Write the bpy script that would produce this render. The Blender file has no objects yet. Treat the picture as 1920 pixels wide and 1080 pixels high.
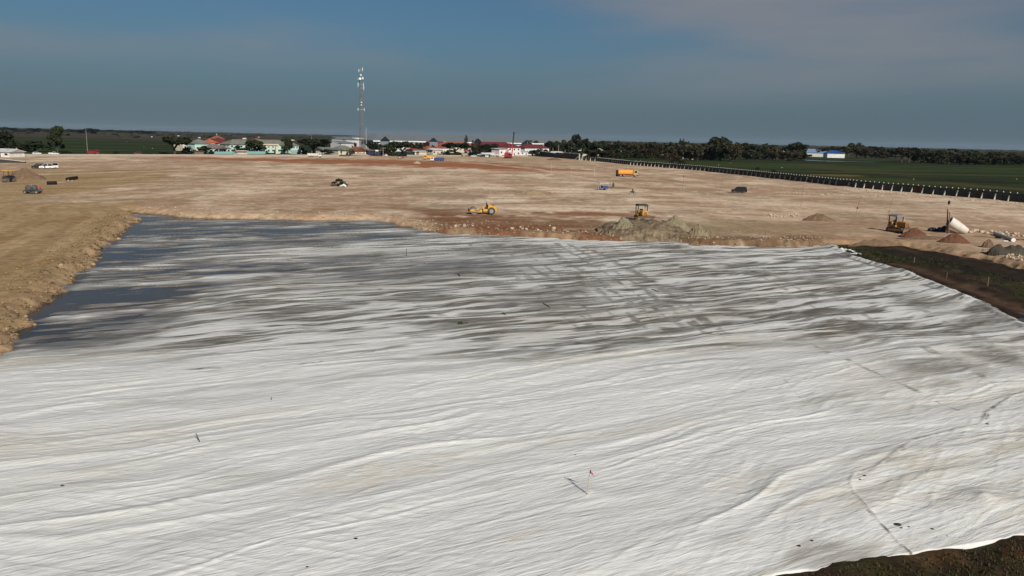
import bpy, bmesh, math, random
import numpy as np
from mathutils import Vector, Matrix, Euler

# ------------------------------------------------------------------ camera, sky, sun
scene = bpy.context.scene
COL = scene.collection
R = math.radians
random.seed(7)

CAM_Z = 15.0                       # the camera hovers 15 m over the sheet
FPX, CX, CY = 1478.0, 960.0, 540.0  # survey of the photograph: focal length and centre, in its pixels
PITCH, ROLL = R(10.75), R(1.28)
cam_data = bpy.data.cameras.new('camera')
cam_data.sensor_width = 36.0
cam_data.lens = FPX / 1920.0 * 36.0
cam_data.clip_start = 0.5
cam_data.clip_end = 40000.0
cam = bpy.data.objects.new('camera', cam_data)
COL.objects.link(cam)
CAM_M = Euler((math.pi / 2 - PITCH, 0, 0)).to_matrix() @ Matrix.Rotation(ROLL, 3, 'Z')
cam.matrix_world = Matrix.Translation((0, 0, CAM_Z)) @ CAM_M.to_4x4()
scene.camera = cam

SUN_EL = R(31.0)
SUN_AZ = math.atan2(0.84, -1.85)    # compass bearing from +Y towards +X: behind the camera, to the right
world = bpy.data.worlds.new('World')
scene.world = world
world.use_nodes = True
wn = world.node_tree
wn.nodes.clear()
def wnode(t, **kw):
    n = wn.nodes.new(t)
    for k, v in kw.items(): setattr(n, k, v)
    return n
w_out = wnode('ShaderNodeOutputWorld')
w_bg = wnode('ShaderNodeBackground')
w_bg.inputs['Strength'].default_value = 0.05
w_sky = wnode('ShaderNodeTexSky', sky_type='NISHITA', sun_disc=False)
w_sky.sun_elevation = SUN_EL
w_sky.sun_rotation = SUN_AZ
w_sky.altitude = 0
w_sky.air_density = 1.0
w_sky.dust_density = 0.3
w_sky.ozone_density = 3.0
# thin grey veil: streaky high cloud all round the sky
w_tc = wnode('ShaderNodeTexCoord')
w_sep = wnode('ShaderNodeSeparateXYZ')
wn.links.new(w_tc.outputs['Generated'], w_sep.inputs[0])
def wmath(op, a, b=None, clamp=False):
    n = wnode('ShaderNodeMath', operation=op, use_clamp=clamp)
    for i, v in enumerate((a, b)):
        if v is None: continue
        if isinstance(v, (int, float)): n.inputs[i].default_value = v
        else: wn.links.new(v, n.inputs[i])
    return n.outputs[0]
w_map = wnode('ShaderNodeMapping')
wn.links.new(w_tc.outputs['Generated'], w_map.inputs['Vector'])
w_map.inputs['Rotation'].default_value = (0, R(-5), 0)
w_map.inputs['Location'].default_value = (18.46, 10.34, 13.42)
w_map.inputs['Scale'].default_value = (1.3, 1.3, 7.0)
w_n1 = wnode('ShaderNodeTexNoise')
w_n1.inputs['Scale'].default_value = 1.35
w_n1.inputs['Detail'].default_value = 5
w_n1.inputs['Roughness'].default_value = 0.42
wn.links.new(w_map.outputs[0], w_n1.inputs['Vector'])
w_r1 = wnode('ShaderNodeMapRange', interpolation_type='SMOOTHSTEP')
w_r1.inputs['From Min'].default_value = 0.42
w_r1.inputs['From Max'].default_value = 0.74
wn.links.new(w_n1.outputs['Fac'], w_r1.inputs['Value'])
w_tint = wnode('ShaderNodeMix', data_type='RGBA', blend_type='MULTIPLY')
w_tint.inputs[0].default_value = 1.0
wn.links.new(w_sky.outputs[0], w_tint.inputs[6])
w_tint.inputs[7].default_value = (0.48, 0.69, 0.81, 1)
# slate haze bank low over the horizon, the same in every direction
w_el = wmath('ABSOLUTE', w_sep.outputs[2])
w_hz = wnode('ShaderNodeMapRange', interpolation_type='SMOOTHSTEP')
w_hz.inputs['From Min'].default_value = 0.0
w_hz.inputs['From Max'].default_value = 0.17
w_hz.inputs['To Min'].default_value = 0.9
w_hz.inputs['To Max'].default_value = 0.1
wn.links.new(w_el, w_hz.inputs['Value'])
w_m1 = wnode('ShaderNodeMix', data_type='RGBA')
wn.links.new(w_hz.outputs[0], w_m1.inputs[0])
wn.links.new(w_tint.outputs[2], w_m1.inputs[6])
w_m1.inputs[7].default_value = (1.85, 2.72, 3.52, 1)
w_cl = wnode('ShaderNodeMapRange', interpolation_type='SMOOTHSTEP')   # the cloud sheet thins out towards the horizon
w_cl.inputs['From Min'].default_value = 0.03
w_cl.inputs['From Max'].default_value = 0.11
wn.links.new(w_el, w_cl.inputs['Value'])
w_m2 = wnode('ShaderNodeMix', data_type='RGBA')
wn.links.new(wmath('MULTIPLY', wmath('MULTIPLY', w_r1.outputs[0], 0.9), w_cl.outputs[0]), w_m2.inputs[0])
wn.links.new(w_m1.outputs[2], w_m2.inputs[6])
w_m2.inputs[7].default_value = (4.75, 4.7, 5.0, 1)
wn.links.new(w_m2.outputs[2], w_bg.inputs['Color'])
wn.links.new(w_bg.outputs[0], w_out.inputs[0])

sun_data = bpy.data.lights.new('sun', 'SUN')
sun_data.energy = 4.7
sun_data.angle = R(0.6)
sun_data.color = (1.0, 0.94, 0.85)
sun = bpy.data.objects.new('sun', sun_data)
COL.objects.link(sun)
sd = Vector((math.sin(SUN_AZ) * math.cos(SUN_EL), math.cos(SUN_AZ) * math.cos(SUN_EL), math.sin(SUN_EL)))
sun.rotation_euler = sd.to_track_quat('Z', 'Y').to_euler()
sun.location = (60, -80, 90)

scene.view_settings.view_transform = 'Standard'
scene.view_settings.look = 'None'
scene.view_settings.exposure = 0.0
scene.view_settings.gamma = 1.0
scene.view_settings.use_curve_mapping = False
scene.cycles.max_bounces = 6
scene.cycles.volume_bounces = 0
scene.cycles.use_denoising = True

# ------------------------------------------------------------------ survey helpers
PLAT = 0.9                          # level of the filled ground above the sheet
def at(px, py, z=PLAT):
    """world point at height z that the photograph shows at (px, py)"""
    d = CAM_M @ Vector(((px - CX) / FPX, -(py - CY) / FPX, -1.0))
    t = (z - CAM_Z) / d.z
    return Vector((d.x * t, d.y * t, z))
def metres(p, dpx):
    """size in metres of dpx photograph pixels at the distance of point p"""
    v = CAM_M.transposed() @ (Vector(p) - Vector((0, 0, CAM_Z)))
    return dpx * (-v.z) / FPX
def high(p, py):
    """height above p of something standing on p whose top shows at pixel row py"""
    v = CAM_M.transposed() @ (Vector(p) - Vector((0, 0, CAM_Z)))
    return metres(p, (CY - v.y / -v.z * FPX) - py)

# ------------------------------------------------------------------ numeric noise
_rs = np.random.RandomState(1234)
_TAB = _rs.rand(65536).astype(np.float32)
_PRM = _rs.randint(0, 65536, 4096).astype(np.int32)
def vn(x, y, seed=0):
    x = np.asarray(x, np.float32); y = np.asarray(y, np.float32)
    fx, fy = np.floor(x), np.floor(y)
    ix = fx.astype(np.int32) + seed * 7919; iy = fy.astype(np.int32) + seed * 104
    tx, ty = x - fx, y - fy
    tx = tx * tx * (3 - 2 * tx); ty = ty * ty * (3 - 2 * ty)
    h0 = _PRM[iy & 4095]; h1 = _PRM[(iy + 1) & 4095]
    a, b = _TAB[(ix + h0) & 65535], _TAB[(ix + 1 + h0) & 65535]
    c, d = _TAB[(ix + h1) & 65535], _TAB[(ix + 1 + h1) & 65535]
    a = a + (b - a) * tx; c = c + (d - c) * tx
    return a + (c - a) * ty
def fbm(x, y, seed=0, octv=4, gain=0.5):
    s, a, n = 0.0, 1.0, 0.0
    for o in range(octv):
        s = s + a * vn(x * 2 ** o + 17.3 * o, y * 2 ** o - 9.1 * o, seed + o); n += a; a *= gain
    return s / n
def sst(a, b, x):
    t = np.clip((x - a) / (b - a), 0, 1)
    return t * t * (3 - 2 * t)
def poly_sd(X, Y, poly):
    """signed distance to a polygon, negative inside"""
    d2 = np.full(X.shape, 1e12, np.float32); ins = np.zeros(X.shape, bool)
    n = len(poly)
    for i in range(n):
        ax, ay = map(np.float32, poly[i]); bx, by = map(np.float32, poly[(i + 1) % n])
        ex, ey = bx - ax, by - ay
        qx, qy = X - ax, Y - ay
        t = np.clip((qx * ex + qy * ey) * np.float32(1 / (ex * ex + ey * ey + 1e-9)), 0, 1)
        qx -= t * ex; qy -= t * ey
        np.minimum(d2, qx * qx + qy * qy, out=d2)
        lo, hi = min(ay, by), max(ay, by)
        if hi > lo: ins ^= (Y >= lo) & (Y < hi) & (X < (Y - ay) * np.float32(ex / ey) + ax)
    d = np.sqrt(d2)
    return np.where(ins, -d, d)
def line_d(X, Y, pts):
    d2 = np.full(X.shape, 1e12, np.float32)
    for (ax, ay), (bx, by) in zip(pts[:-1], pts[1:]):
        ax, ay, ex, ey = map(np.float32, (ax, ay, bx - ax, by - ay))
        qx, qy = X - ax, Y - ay
        t = np.clip((qx * ex + qy * ey) * np.float32(1 / (ex * ex + ey * ey + 1e-9)), 0, 1)
        qx -= t * ex; qy -= t * ey
        np.minimum(d2, qx * qx + qy * qy, out=d2)
    return np.sqrt(d2)
def pts2(pl, z):
    return [tuple(at(x, y, z)[:2]) for x, y in pl]

# ------------------------------------------------------------------ materials
MATS = {}
def node_mat(name):
    m = bpy.data.materials.new(name); m.use_nodes = True
    nt = m.node_tree
    return m, nt, nt.nodes['Principled BSDF']
def mat(name, col, rough=0.7, metal=0.0, var=0.12, scale=1.5, spec=0.3, dirt=0.0, coat=0.0):
    """plain painted or natural surface with blotchy wear; dirt adds dusty patches"""
    if name in MATS: return MATS[name]
    m, nt, b = node_mat(name)
    tc = nt.nodes.new('ShaderNodeTexCoord')
    n1 = nt.nodes.new('ShaderNodeTexNoise'); n1.inputs['Scale'].default_value = scale
    n1.inputs['Detail'].default_value = 5
    nt.links.new(tc.outputs['Object'], n1.inputs['Vector'])
    mr = nt.nodes.new('ShaderNodeMapRange')
    mr.inputs['From Min'].default_value = 0.3; mr.inputs['From Max'].default_value = 0.7
    mr.inputs['To Min'].default_value = 1 - var; mr.inputs['To Max'].default_value = 1 + var
    nt.links.new(n1.outputs['Fac'], mr.inputs['Value'])
    mx = nt.nodes.new('ShaderNodeMix'); mx.data_type = 'RGBA'; mx.blend_type = 'MULTIPLY'
    mx.inputs[0].default_value = 1.0
    mx.inputs[6].default_value = (*col, 1)
    nt.links.new(mr.outputs[0], mx.inputs[7])
    out = mx.outputs[2]
    if dirt > 0:
        n2 = nt.nodes.new('ShaderNodeTexNoise'); n2.inputs['Scale'].default_value = scale * 0.8
        n2.inputs['Detail'].default_value = 6
        nt.links.new(tc.outputs['Object'], n2.inputs['Vector'])
        r2 = nt.nodes.new('ShaderNodeMapRange')
        r2.inputs['From Min'].default_value = 0.45; r2.inputs['From Max'].default_value = 0.7
        r2.inputs['To Max'].default_value = dirt
        nt.links.new(n2.outputs['Fac'], r2.inputs['Value'])
        m2 = nt.nodes.new('ShaderNodeMix'); m2.data_type = 'RGBA'
        nt.links.new(r2.outputs[0], m2.inputs[0]); nt.links.new(out, m2.inputs[6])
        m2.inputs[7].default_value = (0.24, 0.18, 0.12, 1)
        out = m2.outputs[2]
    nt.links.new(out, b.inputs['Base Color'])
    b.inputs['Roughness'].default_value = rough
    b.inputs['Metallic'].default_value = metal
    b.inputs['Specular IOR Level'].default_value = spec
    b.inputs['Coat Weight'].default_value = coat
    MATS[name] = m
    return m

# ------------------------------------------------------------------ object helpers
def tag(o, label=None, cat=None, group=None, kind=None):
    if label: o['label'] = label
    if cat: o['category'] = cat
    if group: o['group'] = group
    if kind: o['kind'] = kind
    return o
def empty(name, loc, rz=0.0, label=None, cat=None, group=None):
    o = bpy.data.objects.new(name, None)
    o.empty_display_size = 0.5
    o.location = loc; o.rotation_euler = (0, 0, rz)
    COL.objects.link(o)
    return tag(o, label, cat, group)
def link_mesh(name, me, m, parent=None, loc=None, rot=None, scale=None):
    o = bpy.data.objects.new(name, me)
    if m is not None and len(me.materials) == 0: me.materials.append(m)
    COL.objects.link(o)
    if parent: o.parent = parent
    if loc is not None: o.location = loc
    if rot is not None: o.rotation_euler = rot
    if scale is not None: o.scale = scale if hasattr(scale, '__len__') else (scale,) * 3
    return o
def copy_tree(o, parent=None):
    c = o.copy(); COL.objects.link(c); c.parent = parent
    for ch in o.children: copy_tree(ch, c)
    return c
class MB:
    """collects solids, then links them as one mesh object"""
    def __init__(s): s.v, s.f = [], []
    def add(s, vs, fs, M=None):
        k = len(s.v)
        s.v += [tuple(M @ Vector(q)) if M is not None else tuple(q) for q in vs]
        s.f += [tuple(i + k for i in q) for q in fs]
        return s
    def box(s, x0, x1, y0, y1, z0, z1, M=None, tx=0.0, ty=0.0):
        """box; tx, ty pull the top face in on each side"""
        return s.add([(x0, y0, z0), (x1, y0, z0), (x1, y1, z0), (x0, y1, z0),
                      (x0 + tx, y0 + ty, z1), (x1 - tx, y0 + ty, z1), (x1 - tx, y1 - ty, z1), (x0 + tx, y1 - ty, z1)],
                     [(3, 2, 1, 0), (4, 5, 6, 7), (0, 1, 5, 4), (1, 2, 6, 5), (2, 3, 7, 6), (3, 0, 4, 7)], M)
    def tube(s, p0, p1, r0, r1=None, n=8):
        p0, p1 = Vector(p0), Vector(p1); r1 = r0 if r1 is None else r1
        d = (p1 - p0).normalized()
        a = d.orthogonal().normalized(); b = d.cross(a)
        vs = [p + (a * math.cos(2 * math.pi * i / n) + b * math.sin(2 * math.pi * i / n)) * r for p, r in ((p0, r0), (p1, r1)) for i in range(n)]
        fs = [(i, (i + 1) % n, n + (i + 1) % n, n + i) for i in range(n)] + [tuple(range(n - 1, -1, -1)), tuple(range(n, 2 * n))]
        return s.add(vs, fs)
    def path(s, ps, rs, n=6):
        """a bent tapering tube through points"""
        ps = [Vector(p) for p in ps]
        rs = rs if hasattr(rs, '__len__') else [rs] * len(ps)
        vs = []
        for i, p in enumerate(ps):
            d = (ps[min(i + 1, len(ps) - 1)] - ps[max(i - 1, 0)]).normalized()
            a = d.cross(Vector((0.13, 0.27, 1))).normalized() if abs(d.z) < 0.95 else d.cross(Vector((1, 0.2, 0))).normalized()
            b = d.cross(a)
            vs += [p + (a * math.cos(2 * math.pi * k / n) + b * math.sin(2 * math.pi * k / n)) * rs[i] for k in range(n)]
        fs = [(j * n + i, j * n + (i + 1) % n, (j + 1) * n + (i + 1) % n, (j + 1) * n + i) for j in range(len(ps) - 1) for i in range(n)]
        fs += [tuple(range(n - 1, -1, -1)), tuple(range((len(ps) - 1) * n, len(ps) * n))]
        return s.add(vs, fs)
    def prism(s, prof, y0, y1, M=None, inset=0.0):
        """side profile [(x, z)...] counted round, extruded from y0 to y1"""
        n = len(prof)
        vs = [(x, y0, z) for x, z in prof] + [(x, y1, z) for x, z in prof]
        fs = [(i, (i + 1) % n, n + (i + 1) % n, n + i) for i in range(n)] + [tuple(range(n - 1, -1, -1)), tuple(range(n, 2 * n))]
        return s.add(vs, fs, M)
    def build(s, name, m, parent=None, loc=None, rz=None, smooth=False, bevel=0.0, label=None, cat=None, group=None, kind=None):
        me = bpy.data.meshes.new(name)
        me.from_pydata(s.v, [], s.f); me.update()
        bm = bmesh.new(); bm.from_mesh(me)
        bmesh.ops.recalc_face_normals(bm, faces=bm.faces)
        if bevel > 0:
            bmesh.ops.bevel(bm, geom=list(bm.edges), offset=bevel, segments=1, affect='EDGES', clamp_overlap=True)
        bm.to_mesh(me); bm.free()
        if smooth:
            for p in me.polygons: p.use_smooth = True
        o = link_mesh(name, me, m, parent, loc, (0, 0, rz) if rz is not None else None)
        return tag(o, label, cat, group, kind)
def grid_mesh(name, X, Y, Z, keep, cols=None, attrs=None, smooth=True):
    """height field from arrays of shape (rows, columns); keep marks the cells to build"""
    nr, nc = X.shape
    idx = np.arange(nr * nc).reshape(nr, nc)
    q = np.stack([idx[:-1, :-1], idx[:-1, 1:], idx[1:, 1:], idx[1:, :-1]], -1)[keep]
    used = np.zeros(nr * nc, bool); used[q.ravel()] = True
    remap = np.cumsum(used) - 1
    q = remap[q]
    co = np.stack([X.ravel()[used], Y.ravel()[used], Z.ravel()[used]], -1).astype(np.float32)
    me = bpy.data.meshes.new(name)
    me.vertices.add(len(co)); me.vertices.foreach_set('co', co.ravel())
    me.loops.add(q.size); me.loops.foreach_set('vertex_index', q.ravel().astype(np.int32))
    me.polygons.add(len(q))
    me.polygons.foreach_set('loop_start', np.arange(0, q.size, 4, dtype=np.int32))
    me.polygons.foreach_set('loop_total', np.full(len(q), 4, dtype=np.int32))
    me.polygons.foreach_set('use_smooth', np.full(len(q), smooth, dtype=bool))
    me.update(calc_edges=True)
    if cols is not None:
        c = me.color_attributes.new('Col', 'FLOAT_COLOR', 'POINT')
        rgba = np.ones((len(co), 4), np.float32); rgba[:, :3] = cols.reshape(-1, 3)[used]
        c.data.foreach_set('color', rgba.ravel())
    for k, a in (attrs or {}).items():
        t = me.attributes.new(k, 'FLOAT', 'POINT'); t.data.foreach_set('value', a.ravel()[used].astype(np.float32))
    return me
# ------------------------------------------------------------------ the ground
LEFT_TOE = [(-12.0, -12.0), tuple(at(0, 660, 0)[:2]), tuple(at(60, 603, 0)[:2]), tuple(at(150, 515, 0)[:2]), tuple(at(215, 452, 0)[:2]), tuple(at(262, 412, 0)[:2])]
FAR_TOE = pts2([(238, 397), (292, 402), (345, 409), (420, 411), (500, 412), (600, 414), (700, 414), (735, 419), (785, 432), (840, 440), (900, 443), (1000, 448),
                (1100, 454), (1160, 457), (1250, 455), (1300, 463), (1400, 464), (1500, 464), (1563, 460)], 0)
MUD_TOE = pts2([(1640, 461), (1720, 468), (1800, 483), (1880, 501), (1960, 518)], 0) + [(76.0, 84.0), (90.0, 40.0), (80.0, -12.0)]
PIT = LEFT_TOE + FAR_TOE + MUD_TOE
SHEET = [(-80.0, -2.0), (10.4, 25.65), (20.4, 28.75), (39.6, 34.7)] + pts2([(1920, 607), (1849, 571), (1794, 547), (1747, 529), (1700, 509), (1652, 497), (1610, 484), (1578, 470), (1563, 455)], 0) + \
        [(46, 126), (20, 150), (-30, 160), (-80, 150)]
SITE = pts2([(-400, 291), (45, 291.5), (300, 291.5), (640, 292), (760, 293), (1000, 293), (1085, 298.2), (1250, 312.6), (1400, 327.8), (1605, 349.0), (1920, 375.5)], PLAT) + [(180, 100), (180, -40), (-500, -40)]
FIELD_Z = 0.25

def rows_y():
    ys = [14.0]
    while ys[-1] < 15500:
        y = ys[-1]
        if y < 48: dy = 0.35
        elif y < 80: dy = 0.33
        elif y < 172: dy = 0.30
        elif y < 700: dy = 0.30 * (y / 172) ** 1.45
        else: dy = 2.3 * (y / 700) ** 1.9
        ys.append(y + dy)
    return np.array(ys)
gy = rows_y()
gu = np.linspace(-0.98, 0.86, 800)
TY, TU = np.meshgrid(gy, gu, indexing='ij')
TY = TY.astype(np.float32); TX = (TU * (TY + 6.0)).astype(np.float32)
d_pit0 = poly_sd(TX, TY, PIT)
d_sheet = poly_sd(TX, TY, SHEET)
d_site = poly_sd(TX, TY, SITE)
rag = (fbm(TX / 2.2, TY / 2.2, 3, 3) - 0.5) * 2.4 + (fbm(TX / 0.7, TY / 0.7, 5, 2) - 0.5) * 0.9
d_pit = d_pit0 + rag * np.clip(1 - d_pit0 / 14.0, 0.0, 1.0) * (d_pit0 > -3)
near = TY < 700
rough = (fbm(TX / 1.1, TY / 1.1, 11, 3) - 0.5) * 0.10 + (fbm(TX / 9.0, TY / 9.0, 12, 3) - 0.5) * 0.35
# bank: a steep foot, then a long gentle ramp behind the far side
ramp_w = 3.0 + 19.0 * sst(-16, -4, TX) * sst(60, 36, TX)
face = 0.55 + 0.25 * sst(-16, -8, TX) * sst(56, 46, TX)
TZ = PLAT * (1.0 + 0.25 * sst(-16, -8, TX) * sst(56, 46, TX) * sst(30, 8, d_pit)) * (face * sst(-0.1, 1.4, d_pit) + (1 - face) * sst(0.2, 1.0, d_pit / ramp_w))
bank = sst(0, 0.8, d_pit) * sst(5.0, 1.5, d_pit)
TZ += bank * ((fbm(TX / 1.3, TY / 1.3, 21, 3) - 0.5) * 0.17) + rough * sst(0, 2, d_pit)
mudz = 0.06 + (fbm(TX / 2.0, TY / 2.0, 31, 4) - 0.5) * 0.46 + 0.35 * sst(2, 9, d_sheet) * sst(52, 60, TX + 0.12 * TY - 6)
mudz += 0.30 * np.exp(-((d_sheet - 3.6) / 0.9) ** 2) * (TX > 30)                    # low bund beside the sheet
pud = line_d(TX, TY, pts2([(1668, 492), (1700, 489), (1735, 471), (1738, 473)], 0))
mudz -= 0.35 * np.exp(-(line_d(TX, TY, pts2([(1608, 489), (1640, 493)], 0)) / 1.2) ** 2) + 0.35 * np.exp(-(line_d(TX, TY, pts2([(1722, 468), (1732, 473)], 0)) / 1.4) ** 2)
inpit = sst(0.4, -0.6, d_pit)
TZ = TZ * (1 - inpit) + inpit * np.where(d_sheet < -0.8, -0.55, np.where(d_sheet < 0, mudz - 0.3 * sst(0, -0.8, d_sheet), mudz))
# ground level steps down from the site to the fields
out = sst(0.5, 5.0, d_site)
TZ = TZ * (1 - out) + (FIELD_Z + (fbm(TX / 40, TY / 40, 41, 3) - 0.5) * 0.3) * out
# ditch by the boulders at the right
dit = line_d(TX, TY, pts2([(1838, 443.5), (1880, 446.5), (1990, 453)], PLAT))
TZ -= 0.85 * np.exp(-(dit / 1.0) ** 4)

# --- soil colours, where the photograph shows them
def C(r, g, b): return np.array([r, g, b], np.float32)[None, None, :]
def mixc(c, col, m):
    """lay a colour over c where the mask m says so, touching only those cells"""
    w = m > 0.004
    if w.all(): return c + (C(*col) - c) * m[..., None]
    mm = m[w].astype(np.float32)[:, None]
    c = c if c.flags.writeable else c.copy()
    c[w] += (np.array(col, np.float32) - c[w]) * mm
    return c
def spot(px, py, rx, ry, z=PLAT, rot=0.0, soft=0.55):
    """ellipse on the ground, given by its centre and half sizes in photograph pixels, with a ragged edge"""
    c = at(px, py, z)
    a = metres(c, rx); b = 0.5 * (at(px, py - ry, z) - at(px, py + ry, z)).length
    out_m = np.zeros(TX.shape, np.float32)
    r0, r1 = np.searchsorted(gy, c.y - 1.6 * b), np.searchsorted(gy, c.y + 1.6 * b)
    if r1 <= r0: return out_m
    X_, Y_ = TX[r0:r1], TY[r0:r1]
    e = np.sqrt(((X_ - c.x) / a) ** 2 + ((Y_ - c.y) / b) ** 2)
    out_m[r0:r1] = sst(1.0, 1.0 - soft, e + (SP_N[r0:r1] - 0.5) * 0.9)
    return out_m
SP_N = fbm(TX / 6.0, TY / 11.0, 51, 4)
big = fbm(TX / 30.0, TY / 55.0, 61, 4)
mid = fbm(TX / 5.0, TY / 12.0, 62, 4)
strk = fbm((TX * 0.97 + TY * 0.25) / 26.0, (TY * 0.97 - TX * 0.25) / 5.0, 63, 4)
TC = C(0.43, 0.335, 0.24) * np.ones(TX.shape + (1,), np.float32)
med = fbm(TX / 11.0, TY / 19.0, 65, 4); sml = fbm(TX / 2.4, TY / 5.5, 66, 3)
TC = mixc(TC, (0.60, 0.49, 0.37), 0.95 * sst(0.47, 0.60, big))
hug = fbm(TX / 62.0, TY / 95.0, 67, 4)
TC = mixc(TC, (0.36, 0.245, 0.165), 0.6 * sst(0.50, 0.62, hug))
TC = mixc(TC, (0.64, 0.55, 0.43), 0.85 * sst(0.54, 0.64, 1 - hug))
TC = mixc(TC, (0.33, 0.225, 0.15), 0.7 * sst(0.52, 0.68, strk))
TC = mixc(TC, (0.62, 0.535, 0.41), 0.8 * sst(0.52, 0.68, med) * sst(0.36, 0.55, big))
TC = mixc(TC, (0.36, 0.265, 0.185), 0.6 * sst(0.54, 0.68, 1 - med))
TC = mixc(TC, (0.27, 0.225, 0.145), 0.6 * sst(0.55, 0.72, fbm(TX / 14, TY / 20, 64, 4)))
TC = mixc(TC, (0.26, 0.185, 0.125), 0.55 * sst(0.60, 0.74, sml))
TC = mixc(TC, (0.62, 0.54, 0.42), 0.5 * sst(0.62, 0.76, 1 - sml))
# khaki haul road and left bank
khaki = np.maximum(np.maximum(spot(110, 330, 190, 22, soft=0.5), spot(-60, 420, 210, 70, soft=0.4)), spot(20, 360, 130, 50, soft=0.5))
left_b = sst(-4, 3, poly_sd(TX, TY, [(-20, -20)] + LEFT_TOE[1:] + pts2([(238, 397), (150, 388), (60, 388), (-30, 372), (-400, 330)], 0) + [(-200, 0)])) 
khaki = np.maximum(khaki, 1 - left_b)
TC = mixc(TC, (0.305, 0.228, 0.125), khaki * 0.95)
TC = mixc(TC, (0.37, 0.285, 0.165), khaki * 0.75 * sst(0.52, 0.7, strk))
TC = mixc(TC, (0.255, 0.17, 0.08), khaki * 0.7 * sst(0.5, 0.7, mid))
swp = fbm(d_pit0 / 1.5, (TY - TX) / 50.0, 68, 2)
lft = khaki * (TX < -14) * (TY < 260)
TC = mixc(TC, (0.40, 0.31, 0.185), 0.5 * lft * sst(0.52, 0.68, swp)); TC = mixc(TC, (0.24, 0.168, 0.085), 0.45 * lft * sst(0.55, 0.70, 1 - swp))
# red earth
for a in [(560, 300.8, 360, 4.0), (720, 304, 260, 7.0), (870, 310, 190, 8.0), (980, 317, 150, 6)]:
    TC = mixc(TC, (0.285, 0.125, 0.062), 0.96 * spot(*a, soft=0.6))
for a in [(900, 297, 420, 4), (1180, 300, 260, 6)]:
    TC = mixc(TC, (0.36, 0.265, 0.155), 0.7 * spot(*a, soft=0.8))
for a in [(1010, 412, 230, 15), (930, 429, 150, 14), (1100, 402, 170, 8), (820, 410, 110, 8)]:
    TC = mixc(TC, (0.225, 0.110, 0.058), 0.95 * spot(*a, z=0.8, soft=0.6) * sst(0.30, 0.52, 0.5 * strk + 0.5 * sml))
for a in [(890, 420, 190, 8), (1120, 430, 120, 20), (1330, 440, 160, 18), (1420, 430, 210, 24)]:
    TC = mixc(TC, (0.25, 0.20, 0.12), 0.72 * spot(*a, z=0.6, soft=0.7))
for a in [(1290, 380, 120, 6), (1350, 386, 90, 5), (1600, 330, 0, 0), (745, 384, 28, 6), (600, 396, 45, 16), (1160, 352, 190, 4), (1215, 340, 160, 4), (1260, 372, 90, 5), (1000, 362, 70, 6)]:
    if a[2]: TC = mixc(TC, (0.27, 0.165, 0.095), 0.75 * spot(*a, soft=0.75))
for a in [(1000, 344, 160, 5), (430, 305, 90, 3), (30, 322, 60, 16)]:
    TC = mixc(TC, (0.29, 0.19, 0.105), 0.7 * spot(*a, soft=0.75))
# pale lime tracks
for pl, w in [([(500, 331), (800, 317), (1050, 320), (1260, 342), (1420, 362), (1580, 372)], 2.6), ([(850, 302), (1000, 316), (1130, 340), (1210, 357), (1390, 372), (1650, 398)], 3.0),
              ([(60, 327), (400, 318), (700, 313)], 3.0), ([(150, 378), (420, 352), (760, 350)], 3.5), ([(930, 398), (1160, 388), (1400, 392)], 2.2), ([(1190, 331), (1380, 330), (1480, 352), (1640, 372)], 2.2), ([(240, 345), (520, 335), (820, 341)], 2.0)]:
    dl = line_d(TX, TY, pts2(pl, PLAT)) + (SP_N - 0.5) * 5.0
    TC = mixc(TC, (0.545, 0.455, 0.345), 0.72 * sst(w, w * 0.25, np.abs(dl)))
# faint wheel ruts criss-crossing the fill
rng = np.random.RandomState(5)
for k in range(120):
    x0, y0 = rng.uniform(120, 1800), rng.uniform(300, 400)
    a = at(x0, y0); ang = rng.normal(0.15, 0.5); L = rng.uniform(40, 170)
    q = [(a.x, a.y), (a.x + math.cos(ang) * L * 0.5, a.y + math.sin(ang) * L * 0.5 + rng.uniform(-4, 4)), (a.x + math.cos(ang) * L, a.y + math.sin(ang) * L)]
    m = (TX > min(p[0] for p in q) - 4) & (TX < max(p[0] for p in q) + 4) & (TY > min(p[1] for p in q) - 4) & (TY < max(p[1] for p in q) + 4) & (d_site < -4)
    if not m.any(): continue
    dl = np.abs(line_d(TX[m], TY[m], q) - 1.0)
    col = np.array([(0.52, 0.43, 0.33), (0.26, 0.185, 0.12)][k % 2])
    w = (0.62 * sst(0.65, 0.2, dl))[:, None]
    TC[m] = TC[m] * (1 - w) + col * w
# the foot of the bank: pale stony rubble to the left, damp brown to the right
TC = mixc(TC, (0.17, 0.118, 0.07), 0.85 * sst(2.2, 0.3, d_pit) * sst(-12, -4, TX))
TC = mixc(TC, (0.38, 0.285, 0.19), 0.6 * sst(5, 1.5, d_pit) * sst(-8, -14, TX) * (1 - khaki))
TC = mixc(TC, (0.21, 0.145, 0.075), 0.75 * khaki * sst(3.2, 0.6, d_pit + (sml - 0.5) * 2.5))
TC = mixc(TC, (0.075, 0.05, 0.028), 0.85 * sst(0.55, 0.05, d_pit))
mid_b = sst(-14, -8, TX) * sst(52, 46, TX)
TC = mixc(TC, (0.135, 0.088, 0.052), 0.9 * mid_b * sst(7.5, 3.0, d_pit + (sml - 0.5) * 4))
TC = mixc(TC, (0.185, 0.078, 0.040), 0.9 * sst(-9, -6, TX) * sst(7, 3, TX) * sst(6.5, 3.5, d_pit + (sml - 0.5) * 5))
rust = sst(-15, -9, TX + 0.25 * (TY - 125)) * sst(24, 12, TX)
TC = mixc(TC, (0.175, 0.088, 0.048), 0.92 * rust * sst(24, 10, d_pit + (strk - 0.5) * 26) * sst(0.26, 0.44, 0.6 * strk + 0.4 * sml))
TC = mixc(TC, (0.30, 0.235, 0.15), 0.6 * mid_b * sst(0.58, 0.7, sml) * sst(6, 3, d_pit))
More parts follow.
